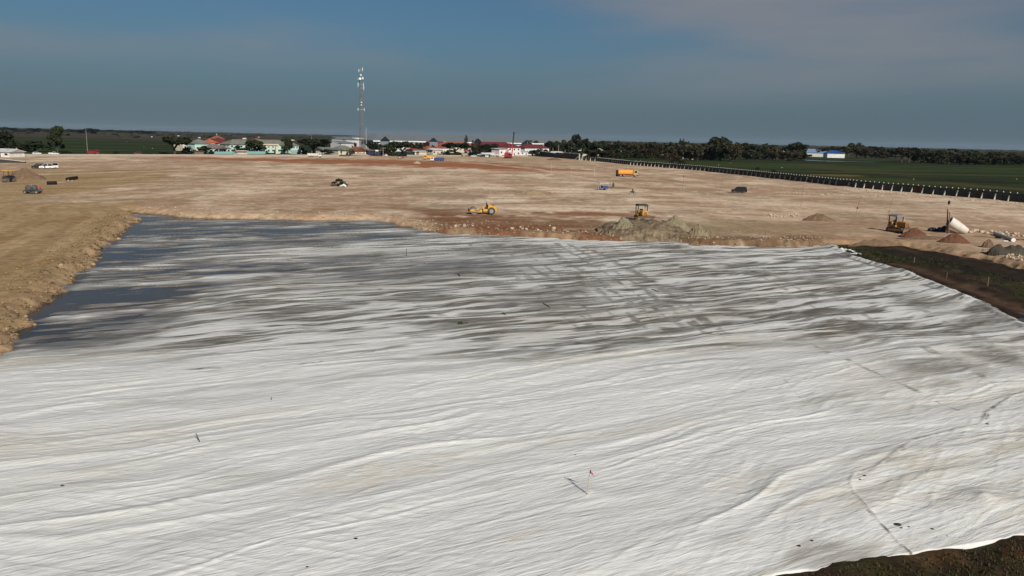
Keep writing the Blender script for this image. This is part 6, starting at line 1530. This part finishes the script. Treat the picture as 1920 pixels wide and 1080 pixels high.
rc = on(749.5, 298.2); ro = empty('red_cart', rc, R(10), 'small red cart standing alone in front of the village', 'cart')
MB().box(-1.1, 1.1, -0.6, 0.6, 0.5, 1.5, tx=0.12, ty=0.1).build('body', P_RED, ro, bevel=0.05); MB().box(-0.4, 0.5, -0.62, 0.62, 0.9, 1.2).build('side_panel', M_WHITE, ro)
for x in (-0.7, 0.7):
    for s in (-0.55, 0.55): wheel(ro, x, s, 0.4, 0.16)
# ------------------------------------------------------------------ heaps, stones, debris
def heap_mat(name, col, col2):
    m, nt, b = node_mat(name)
    tc = nt.nodes.new('ShaderNodeTexCoord')
    n = nt.nodes.new('ShaderNodeTexNoise'); n.inputs['Scale'].default_value = 1.2; n.inputs['Detail'].default_value = 8; n.inputs['Roughness'].default_value = 0.7
    nt.links.new(tc.outputs['Object'], n.inputs['Vector'])
    nt.links.new(mixn(nt, mrange(nt, n.outputs['Fac'], 0.35, 0.65), col, col2), b.inputs['Base Color'])
    b.inputs['Roughness'].default_value = 0.95; b.inputs['Specular IOR Level'].default_value = 0.1
    return m
H_RED = heap_mat('red_soil', (0.10, 0.046, 0.028), (0.15, 0.072, 0.044)); H_BRN = heap_mat('brown_soil', (0.12, 0.08, 0.05), (0.20, 0.13, 0.085)); H_DRK = heap_mat('dark_soil', (0.045, 0.04, 0.033), (0.08, 0.068, 0.05))
H_GRN = heap_mat('grey_green_soil', (0.16, 0.135, 0.085), (0.25, 0.215, 0.14)); H_TAN = heap_mat('tan_soil', (0.34, 0.26, 0.17), (0.42, 0.33, 0.23))
def heap(px, py, wpx, top, m, label, depth=0.6, seed=1, cat='soil heap', name='soil_heap', peaks=1, rough=0.16, dz=0.0, dy=0.0):
    """loose pile; foot front at (px, py), wpx wide, top at pixel row top"""
    p = on(px, py); w = metres(p, wpx) / 2; d = max(w * depth, 0.5)
    c = p + Vector((0, d * 0.75 + dy, 0)); z0 = ground_z(c.x, c.y); c.z = z0 - 0.12 + dz
    h = max(high(c, top), 0.3)
    n, k = 40, 22; vs, fs = [], []
    rr = random.Random(seed); ph = [(rr.uniform(-0.5, 0.5), rr.uniform(-0.25, 0.25), rr.uniform(0.7, 1.0)) for _ in range(peaks)]
    xs = np.linspace(-1, 1, n); ys = np.linspace(-1, 1, k)
    GX, GY = np.meshgrid(xs, ys, indexing='ij')
    Z = np.zeros_like(GX)
    for (ax, ay, hh_) in (ph if peaks > 1 else [(rr.uniform(-0.12, 0.12), 0, 1.0)]):
        sp_ = 1.0 if peaks == 1 else 0.62
        Z = np.maximum(Z, hh_ * np.clip(1 - np.hypot((GX - ax) / sp_, (GY - ay) / max(sp_, 0.8)) ** 1.25, 0, 1) ** 1.05)
    Z = Z + (fbm(GX * 6 + seed, GY * 4 + seed * 2, 200 + seed, 3) - 0.5) * rough * np.clip(Z * 4, 0, 1)
    Z = np.clip(Z / Z.max(), 0, 1)
    gz = np.vectorize(ground_z)(c.x + GX * w, c.y + GY * d) - c.z          # the pile drapes over the ground it lies on
    Zw = np.where((np.hypot(GX, GY) > 0.98) | (Z < 0.012), gz - 0.35, gz + Z * h)
    me = grid_mesh(name, (GX * w), (GY * d), Zw, np.ones((n - 1, k - 1), bool), smooth=False)
    o = link_mesh(name, me, m); o.location = c
    return tag(o, label, cat)
heap(1722, 446, 60, 429.0, H_RED, 'red soil heap right in front of the dull orange bulldozer', 0.5, 2, rough=0.22)
heap(1795, 456, 64, 438.0, H_RED, 'red soil heap below the pale leaning drum', 0.55, 3, rough=0.22)
heap(1862, 465, 42, 449.0, H_BRN, 'brown soil heap left of the dark one at the right edge', 0.5, 4, peaks=2, rough=0.4)
heap(1900, 479, 84, 459.0, H_DRK, 'dark grey soil heap at the right edge', 0.5, 5, peaks=3, rough=0.35)
heap(1541, 415, 66, 400.5, H_BRN, 'flat reddish brown rubble heap behind the right part of the sheet', 0.5, 6, rough=0.4)
H_MIX = heap_mat('mixed_fill', (0.085, 0.062, 0.040), (0.26, 0.20, 0.13))
heap(1222, 455, 215, 411.0, H_MIX, 'broad fan of mixed dark and pale soil spilling from the bulldozer onto the sheet', 1.1, 7, peaks=7, rough=0.6, dy=-5.5)
heap(1262, 432, 66, 403.5, H_GRN, 'grey green soil heap right of the yellow bulldozer', 0.6, 8, rough=0.3, dy=-2.0)
heap(1165, 436, 60, 407.5, H_GRN, 'grey green soil heap left of the yellow bulldozer', 0.8, 9, rough=0.4, dy=-2.5)
heap(1206, 428, 58, 410.5, H_DRK, 'dark soil pushed up before the blade of the yellow bulldozer', 0.6, 10, rough=0.4, dy=-1.5)
heap(1240, 446, 46, 414.0, H_DRK, 'dark broken soil heap at the edge of the sheet', 0.8, 19, rough=0.5, dy=-2.0)
heap(1310, 442, 44, 421.0, H_GRN, 'low crumbly heap with dark clods right of the others', 0.7, 14, rough=0.6)
heap(1040, 300.6, 34, 296.2, H_BRN, 'low brown soil mound left of the dark panel wall', 0.6, 11)
heap(676, 291.6, 40, 286.4, H_TAN, 'tan soil ramp at the foot of the tower', 0.5, 12)
heap(781, 307.0, 16, 302.8, H_TAN, 'small pale soil cone on the red earth', 0.6, 13)
heap(1745, 460, 120, 443.0, H_BRN, 'long low brown heap behind the dark mud', 0.3, 15, rough=0.5)
heap(1650, 462, 120, 450.0, H_BRN, 'low brown berm above the grassy mud', 0.22, 16, rough=0.6)
heap(40, 336, 80, 316.0, H_BRN, 'broad brown soil heap beside the small roller at the left', 0.5, 17, rough=0.3)
heap(1000, 367, 70, 355.5, heap_mat('tan_brown_soil', (0.22, 0.16, 0.10), (0.30, 0.23, 0.15)), 'flat scraped bank of brown soil behind the road roller', 0.5, 18, rough=0.4)

M_STONE = mat('limestone', (0.46, 0.37, 0.27), 0.95, var=0.25, scale=1.4); M_STONE2 = mat('brown_stone', (0.27, 0.19, 0.12), 0.95, var=0.3, scale=1.4)
def rock_mesh(seed, name='boulder'):
    bm = bmesh.new(); bmesh.ops.create_icosphere(bm, subdivisions=1, radius=1)
    rr = random.Random(seed)
    for v in bm.verts: v.co = Vector((v.co.x * rr.uniform(0.8, 1.25), v.co.y * rr.uniform(0.7, 1.1), v.co.z * rr.uniform(0.55, 1.0)))
    me = bpy.data.meshes.new(name); bm.to_mesh(me); bm.free(); me.materials.append(M_STONE)
    return me
ROCKS = [rock_mesh(i) for i in range(7)]
rk = random.Random(23)
def boulder(px, py, spx, label, group, m=None):
    p = on(px, py); s = metres(p, spx) / 2
    o = link_mesh('boulder', rk.choice(ROCKS), None, None, p + Vector((0, 0, s * 0.35)), (rk.uniform(-0.3, 0.3), rk.uniform(-0.3, 0.3), rk.uniform(0, 6.28)), (s, s, s * rk.uniform(0.8, 1.2)))
    if m: o.material_slots[0].link = 'OBJECT'; o.material_slots[0].material = m
    return tag(o, label, 'boulder', group)
for k in range(30): boulder(1818 + k * 3.9 + rk.uniform(-2, 2), 434.0 + k * 0.33 + rk.uniform(-3.2, 2.4), rk.uniform(4.5, 9.5), 'pale boulder in the row along the ditch at the right', 'boulders along the ditch')
for k in range(16): boulder(1884 + k * 2.8 + rk.uniform(-2, 2), 485 + k * 0.45 + rk.uniform(-4, 4), rk.uniform(4, 8), 'pale stone in the rubble in front of the dark grey heap', 'stones before the dark grey heap')
for k in range(14): boulder(1843 + k * 2.6 + rk.uniform(-2, 2), 470 + rk.uniform(-3, 4), rk.uniform(3, 5.5), 'small stone below the brown heap at the right', 'stones below the brown heap', M_STONE2)
for k in range(22): boulder(1440 + k * 2.6 + rk.uniform(-2, 2), 406 + rk.uniform(-3.6, 1.5), rk.uniform(3, 6), 'broken stone in the pale rubble heap left of the reddish one', 'stones of the pale rubble heap')
for px, py, s in [(854, 443.5, 7), (870, 441, 9), (886, 441, 6), (959, 446, 8), (975, 442.5, 6), (980, 445, 5), (987, 447, 6), (1008, 449, 7), (1030, 441, 5), (1038, 447, 9), (1135, 446, 8), (1139, 452, 6), (1148, 444, 5), (1212, 452, 5), (1034, 361.5, 6)]:
    boulder(px, py, s, {959: 'leftmost of the pale stones on the red part of the bank'}.get(px, 'pale stone half buried in the far bank'), 'stones in the far bank')
for px, py, s in [(222, 450, 11), (176, 506, 9), (156, 540, 14), (115, 588, 7), (66, 622, 10), (58, 610, 8), (40, 626, 12), (12, 620, 12), (92, 600, 7), (252, 427, 7), (115, 500, 9), (48, 592, 8)]:
    boulder(px, py, s, 'tan stone lying on the left bank beside the water', 'stones on the left bank', mat('tan_stone', (0.36, 0.26, 0.15), 0.95, var=0.25, scale=1.4))
# gravel and clods along the banks: too many and too small to count
def scatter(name, m, n, gen, smin, smax, label, seed):
    rs = np.random.RandomState(seed); mb = MB()
    base = [tuple(v.co) for v in ROCKS[0].vertices]; 
    oc = [(1, 0, 0), (0, 1, 0), (-1, 0, 0), (0, -1, 0), (0, 0, 1), (0, 0, -1)]; of = [(0, 1, 4), (1, 2, 4), (2, 3, 4), (3, 0, 4), (1, 0, 5), (2, 1, 5), (3, 2, 5), (0, 3, 5)]
    for _ in range(n):
        q = gen(rs)
        if q is None: continue
        x, y = q; z = ground_z(x, y); s = smin * (smax / smin) ** (rs.rand() ** 2.2); a = rs.rand() * 6.28; ca, sa = math.cos(a), math.sin(a)
        mb.add([(x + (vx * ca - vy * sa) * s * rs.uniform(0.7, 1.3), y + (vx * sa + vy * ca) * s * rs.uniform(0.7, 1.3), z + 0.15 * s + vz * s * rs.uniform(0.5, 0.9)) for vx, vy, vz in oc], of)
    o = mb.build(name, m); return tag(o, label, 'stones', kind='stuff')
def along(pl, d0, d1, side=1):
    seg = [(Vector((*a, 0)), Vector((*b_, 0))) for a, b_ in zip(pl[:-1], pl[1:])]; ln = np.array([(b_ - a).length for a, b_ in seg]); cum = ln / ln.sum()
    def g(rs):
        a, b_ = seg[rs.choice(len(seg), p=cum)]; t = rs.rand(); p = a + (b_ - a) * t; nn = Vector((-(b_ - a).y, (b_ - a).x, 0)).normalized() * side
        q = p + nn * (d0 + (d1 - d0) * rs.rand() ** 1.6); return q.x, q.y
    return g
scatter('bank_gravel', mat('tan_gravel', (0.23, 0.16, 0.085), 0.95, var=0.45, scale=2), 3600, along(LEFT_TOE[1:], 0.0, 6.0, 1), 0.03, 0.24, 'loose tan clods and gravel along the left bank', 1)
scatter('bank_clods', mat('dark_clod', (0.115, 0.078, 0.042), 0.95, var=0.4, scale=2), 700, along(LEFT_TOE[1:], 0.0, 3.5, 1), 0.05, 0.26, 'dark broken clods along the left bank', 11)
scatter('bank_gravel', mat('pale_gravel', (0.36, 0.275, 0.185), 0.95, var=0.35, scale=2), 1100, along(FAR_TOE, 0.2, 6.0, 1), 0.05, 0.30, 'loose pale stones along the foot of the far bank', 2)
scatter('bank_gravel', M_STONE2, 1300, along(FAR_TOE[8:], 0.0, 14.0, 1), 0.05, 0.26, 'brown clods strewn over the far ramp', 3)
fgen = along([tuple(on(1605, 353.5)[:2]), tuple(on(1720, 364)[:2]), tuple(on(1930, 383)[:2])], -6.5, 0.5, 1)
scatter('rubble_strip', M_STONE, 900, fgen, 0.08, 0.4, 'strip of stony rubble along the foot of the fence', 4)
wgen = along([tuple(on(1450, 360)[:2]), tuple(on(1600, 366)[:2]), tuple(on(1720, 369)[:2])], -4, 4, 1)
scatter('rubble_strip', M_STONE, 500, wgen, 0.08, 0.35, 'thin line of stones across the fill before the fence', 5)
# rough grass and weeds on the dark ground by the sheet
GRASS = leaf_mat('weed_grass', (0.034, 0.044, 0.014)); GRASS2 = leaf_mat('dry_weed', (0.075, 0.055, 0.026))
def weeds(name, m, n, gen, h, label, seed, thr=None):
    rs = np.random.RandomState(seed); mb = MB()
    for _ in range(n):
        x, y = gen(rs); z = ground_z(x, y) - 0.03
        if thr is not None and rs.rand() > thr(x, y): continue
        for _b in range(3):
            a = rs.rand() * 6.28; l = h * rs.uniform(0.5, 1.4); w = 0.02 + 0.10 * h; dx, dy = math.cos(a), math.sin(a); t = rs.uniform(0.2, 0.9) * l
            mb.add([(x - dy * w, y + dx * w, z), (x + dy * w, y - dx * w, z), (x + dx * t, y + dy * t, z + l)], [(0, 1, 2)])
    return tag(mb.build(name, m), label, 'weeds', kind='stuff')
RE = [s for s in SHEET if s[0] > 33 and s[1] < 112]
weeds('rough_grass', GRASS, 800, along(RE, -9.5, -4.0, 1), 0.26, 'green grass growing on the mud right of the sheet', 6)
weeds('rough_grass', GRASS, 700, along(pts2([(1575, 466), (1650, 487), (1700, 493)], 0), -2.5, 2.5, 1), 0.28, 'green grass on the wet corner at the top right of the sheet', 7)
weeds('dry_weeds', GRASS2, 7000, along([(6.0, 24.0), (10.4, 25.6), (20.4, 28.7), (30.0, 31.5)], -6.5, -0.25, 1), 0.13, 'dark dry weeds on the soil at the bottom right corner', 8)
weeds('rough_grass', GRASS, 4000, along([(6.0, 24.0), (10.4, 25.6), (20.4, 28.7), (30.0, 31.5)], -7.5, -0.3, 1), 0.10, 'short grass on the dark soil at the bottom right corner', 9)
# small sticks standing in the mud
M_PEG = mat('weathered_peg', (0.26, 0.21, 0.15), 0.9)
def peg(px, py, top, label, m=M_PEG):
    p = on(px, py, 0.1); h = high(p, top); o = empty('wooden_peg', p, 0, label, 'peg')
    MB().tube((0, 0, -0.2), (0.03, 0, h), 0.035, 0.03, 6).build('stick', m, o); return o
peg(1713.5, 492, 482, 'short pale peg in the mud behind the right edge of the sheet'); peg(1774.5, 521.5, 511, 'middle peg in the grassy mud on the right', M_ROD); peg(1851.5, 536, 519.5, 'tallest pale peg in the dark mud at the right')
# ---- pale drum lying tilted beside its poles
lt = on(1778, 437.0); to = empty('leaning_drum', lt, 0, 'big pale tapered drum lying tilted against poles at the right', 'drum')
X = lambda dpx: metres(lt, dpx)
ht = high(lt, 405.5); n = 20; vs, fs = [], []
ax0, ax1 = Vector((X(1.5), 0.4, ht * 0.70)), Vector((X(33), -0.2, 0.30))
dd = (ax1 - ax0).normalized(); sa = dd.cross(Vector((0, 0, 1))).normalized(); sb_ = sa.cross(dd)
rings = [(0.04, 0.74), (0.0, 0.82), (0.03, 0.86), (0.35, 0.84), (0.7, 0.72), (0.96, 0.60), (1.0, 0.52)]
for t, r in rings: vs += [ax0 + (ax1 - ax0) * t + (sa * math.cos(2 * math.pi * i / n) + sb_ * math.sin(2 * math.pi * i / n)) * r for i in range(n)]
for k in range(len(rings) - 1): fs += [(k * n + i, k * n + (i + 1) % n, (k + 1) * n + (i + 1) % n, (k + 1) * n + i) for i in range(n)]
fs += [tuple(range((len(rings) - 1) * n, len(rings) * n))]
MB().add(vs, fs).build('shell', mat('pale_shell', (0.66, 0.63, 0.56), 0.6, dirt=0.3, scale=0.7), to, smooth=True)
MB().tube((X(-2), 0.1, -0.2), (X(-6.0), 0.1, high(lt, 392)), 0.12, 0.09).build('prop_pole', M_DKWOOD, to); MB().tube((X(-1), -0.3, -0.2), (X(-4.0), -0.3, high(lt, 398)), 0.10, 0.08).build('prop_pole', M_BROWNWALL, to)
MB().path([(X(-5), 0, high(lt, 396)), (X(-1.5), 0, high(lt, 402)), (X(2.5), 0, ht)], 0.03).build('rope', M_ROD, to)
fp = on(1773.5, 436.4); fo = empty('flag_pole', fp, 0, 'tall thin pole with a dark rag tied on top beside the pale leaning drum', 'pole')
hp = high(fp, 379); MB().tube((0, 0, -0.2), (metres(fp, -1.0), 0, hp), 0.05, 0.04).build('pole', M_RODP, fo); lump((metres(fp, -1.0), 0, hp - 0.1), 0.3, M_RAG, 'rag', fo, 5, (0.7, 0.6, 1.2))
hb = on(1760, 434.2); ho = empty('covered_goods', hb, 0, 'dark heap of bags with a blue bundle left of the pale leaning drum', 'goods')
lump((-1.2, 0, 0.3), 0.55, M_BLACK, 'bag', ho, 6, (1.5, 0.8, 0.7)); lump((0.2, 0.1, 0.35), 0.55, mat('blue_bag', (0.03, 0.06, 0.14), 0.7), 'bundle', ho, 7, (1, 0.8, 0.9)); lump((1.0, 0, 0.5), 0.6, M_BLACK, 'bag', ho, 8, (0.9, 0.8, 1.0))
sb2 = on(1781, 435.6); so2 = empty('white_board', sb2, R(-20), 'flat white board lying before the pale leaning drum', 'board'); MB().prism([(-0.2, 0.05), (1.0, -0.02), (1.0, 0.08), (-0.2, 0.55)], -0.3, 0.3).build('board', M_WHITE, so2)
# ---- pipes
def pipe(a, b_, r, m, label, name='pipe', cap=None):
    p0, p1 = on(*a), on(*b_); o = empty(name, p0, 0, label, 'pipe')
    d = p1 - p0; MB().tube((0, 0, r), (d.x, d.y, d.z + r), r, n=16).build('barrel', m, o, smooth=False)
    if cap: e = Vector((d.x, d.y, d.z + r)); MB().tube(e, e + d.normalized() * 0.25, r * 1.15, n=16).build('end_cap', cap, o)
    return o
pipe((1864, 446.5), (1899, 453.0), 0.27, mat('grey_pipe', (0.40, 0.41, 0.40), 0.5), 'thick grey pipe with a white end lying beside the ditch', cap=M_WHITE)
pipe((1882, 453.8), (1890, 454.4), 0.14, M_WHITE, 'short white pipe lying in front of the thick grey one')
pipe((89, 346.6), (106, 346.2), 0.45, M_BLACK, 'black roll lying on the haul road in front of the cart', 'black_roll'); pipe((126, 338.8), (144, 336.0), 0.45, M_BLACK, 'black roll further along the haul road with stones under it', 'black_roll')
boulder(128, 339.6, 4.5, 'pale stone under the end of the black roll', None); boulder(135, 339.8, 3.5, 'white stone in front of the further black roll', None)
# ---- the uprooted shrub and its white cloth
ub = on(636, 351.0); tree(636, 349.0, 334.5, 27, 'bush', 'dark green shrub lying on a white sheet on the fill', None, LEAF, 'shrub', PLAT)
cl = empty('white_cloth', ub, 0, 'crumpled white cloth draped beside the dark green shrub', 'cloth')
A = []
for i in range(9):
    for j in range(6):
        u, v = i / 8, j / 5; A.append((0.0 + u * 2.2, -1.9 + v * 1.2, 0.15 + 0.75 * math.sin(u * 2.6) * (0.45 + 0.55 * v) + 0.12 * math.sin(u * 11 + v * 7)))
MB().add(A, [(i * 6 + j, (i + 1) * 6 + j, (i + 1) * 6 + j + 1, i * 6 + j + 1) for i in range(8) for j in range(5)]).build('cloth', mat('white_cloth', (0.74, 0.74, 0.73), 0.8), cl, smooth=True)
boulder(618, 350.5, 3, 'dark clod left of the shrub on the fill', None, M_STONE2); boulder(657, 354.5, 3, 'small clod right of the white cloth', None, M_STONE2)
# ---- the marker flag in the foreground, sticks and scraps on the sheet
fl = on_sheet(1101, 928); fo = empty('marker_flag', fl, 0, 'bamboo stick with a small red flag standing in the white sheet', 'flag')
hf_ = high(fl, 879); MB().path([(0, 0, -0.25), (0.02, 0, hf_ * 0.5), (0.09, 0, hf_)], [0.022, 0.019, 0.016]).build('stick', mat('bamboo', (0.46, 0.37, 0.20), 0.7), fo)
MB().add([(0.095, 0, hf_), (0.14, 0.02, hf_ - 0.08), (0.22, 0.03, hf_ - 0.14), (0.20, 0.03, hf_ - 0.18), (0.30, 0.05, hf_ - 0.34), (0.17, 0.02, hf_ - 0.20), (0.09, 0, hf_ - 0.13)], [(0, 1, 6), (1, 2, 3), (1, 3, 5), (1, 5, 6), (3, 4, 5)]).build('flag', mat('red_flag', (0.45, 0.06, 0.09), 0.8), fo)
MB().tube((0.088, -0.005, hf_ - 0.12), (0.093, -0.005, hf_ + 0.01), 0.024).build('binding', M_RAG, fo)
def twig(px0, py0, px1, py1, label, r=0.02, up=0.0, m=None):
    a, b_ = on_sheet(px0, py0), on_sheet(px1, py1); a.z += 0.03; b_.z += 0.03 + up
    o = empty('stick', a, 0, label, 'stick'); d = b_ - a
    MB().path([(0, 0, 0), d * 0.5 + Vector((0.02, 0.01, 0.03)), d], [r, r * 0.9, r * 0.6], 5).build('stick', m or M_DKWOOD, o)
    return o
a_ = on_sheet(376, 829); o = empty('stick', a_, 0, 'dark stick poking up from the sheet at the left', 'stick'); MB().tube((0, 0, -0.1), (metres(a_, -8), 0.0, high(a_, 811)), 0.025, 0.018).build('stick', M_DKWOOD, o)
a_ = on_sheet(762, 480); o = empty('stick', a_, 0, 'thin upright stick in the far part of the sheet', 'stick'); MB().tube((0, 0, -0.1), (0, 0, high(a_, 466)), 0.04, 0.03).build('stick', M_DKWOOD, o)
a_ = on_sheet(509, 750); o = empty('stick', a_, 0, 'tiny upright stick left of the centre of the sheet', 'stick'); MB().tube((0, 0, -0.1), (0, 0, high(a_, 744)), 0.02, 0.015).build('stick', M_DKWOOD, o)
twig(859, 514, 862, 519, 'short dark stick lying near the upright stick', 0.05); twig(1018, 569, 1031, 577, 'short dark twig lying in the wheel tracks', 0.04); twig(942, 587, 948, 591, 'little dark scrap left of the wheel tracks', 0.05)
twig(1222, 543, 1236, 548, 'thin dark twig beyond the wheel tracks', 0.04); twig(940, 672, 983, 673, 'long thin straw lying on the clean sheet', 0.012); twig(1058, 895, 1096, 925, 'thin crooked dark strand added as the shadow of the flag stick', 0.008)  # the last strand is added, a dark shape for the flag stick's cast shadow
# green sprig
sg = on_sheet(868, 607); so_ = empty('green_sprig', sg, 0, 'green leafy sprig lying on the sheet', 'sprig')
lm = MB(); rr = random.Random(4)
for k in range(26):
    x, y = rr.uniform(-0.4, 0.35), rr.uniform(-0.35, 0.35); a = rr.uniform(0, 6.28); l = rr.uniform(0.12, 0.28)
    lm.add([(x, y, 0.03), (x + math.cos(a) * l * 0.5 - math.sin(a) * 0.05, y + math.sin(a) * l * 0.5 + math.cos(a) * 0.05, 0.10), (x + math.cos(a) * l, y + math.sin(a) * l, 0.06 + rr.uniform(0, 0.12)), (x + math.cos(a) * l * 0.5 + math.sin(a) * 0.05, y + math.sin(a) * l * 0.5 - math.cos(a) * 0.05, 0.09)], [(0, 1, 2, 3)])
lm.build('leaves', leaf_mat('sprig_leaves', (0.05, 0.085, 0.02)), so_); MB().path([(-0.4, 0, 0.04), (0, 0.05, 0.06), (0.4, -0.1, 0.04)], [0.015, 0.012, 0.008], 5).build('stem', M_DKWOOD, so_)
# clods of mud dropped on the sheet
M_MUD = mat('wet_mud', (0.035, 0.027, 0.018), 0.8)
for i, (px, py, s, lab) in enumerate([(1683, 984, 0.16, 'largest dark mud clod left of the bottom right corner of the sheet'), (1690, 990, 0.07, 'small mud clod touching the largest clod'), (1704, 988, 0.06, 'small mud clod right of the largest clod'), (1748, 992, 0.08, 'flat mud clod further right of the largest clod'), (1612, 899, 0.07, 'small dark clod at the bend of the muddy trail'), (1621, 892, 0.09, 'dark clod on the muddy trail just past its bend'),
                                      (1851, 795, 0.11, 'dark clod where the muddy trails fork'), (1522, 1014, 0.08, 'small dark clod near the bottom edge'), (1498, 1024, 0.09, 'long dark clod left of the muddy trail at the bottom'), (667, 1010, 0.09, 'single dark pebble at the bottom centre left of the sheet'), (117, 911, 0.09, 'dark crumb at the far left of the clean sheet'), (1079, 853, 0.05, 'tiny dark crumb above the flag'),
                                      (576, 1063, 0.06, 'tiny dark crumb at the bottom left of the sheet'), (1776, 1005, 0.04, 'tiny crumb near the bottom right corner')]):
    q = on_sheet(px, py); s *= 0.6; o = lump((0, 0, 0), s, M_MUD, 'mud_clod', None, 40 + i, (1.5, 1.1, 0.45), False); o.location = q + Vector((0, 0, s * 0.2)); tag(o, lab, 'mud clod')
# torn white scraps by the top right corner of the sheet
for i, (px, py, w, lab) in enumerate([(1583, 471.5, 1.3, 'crumpled white scrap at the top right corner of the sheet'), (1606, 477.5, 0.7, 'smaller white scrap right of the crumpled one')]):
    q = on(px, py, 0.1); A = []
    for a in range(7):
        for b_ in range(5): u, v = a / 6 - 0.5, b_ / 4 - 0.5; A.append((u * 2 * w, v * 1.6 * w, 0.3 * w * (0.5 - abs(u)) + 0.1 * math.sin(a * 2.3 + b_ * 1.7 + i) + 0.1))
    o = MB().add(A, [(a * 5 + b_, (a + 1) * 5 + b_, (a + 1) * 5 + b_ + 1, a * 5 + b_ + 1) for a in range(6) for b_ in range(4)]).build('fabric_scrap', mat('white_cloth', (0, 0, 0)), None, loc=q); tag(o, lab, 'fabric scrap')
# ------------------------------------------------------------------ thin haze over the plain
hm_ = bpy.data.materials.new('haze'); hm_.use_nodes = True
nt = hm_.node_tree; nt.nodes.clear()
ho_ = nt.nodes.new('ShaderNodeOutputMaterial'); pv = nt.nodes.new('ShaderNodeVolumePrincipled')
pv.inputs['Color'].default_value = (0.62, 0.76, 0.95, 1); pv.inputs['Density'].default_value = 0.000017
nt.links.new(pv.outputs[0], ho_.inputs['Volume'])
tag(MB().box(-16500, 16500, -60, 16200, -3, 95).build('haze', hm_), kind='stuff')
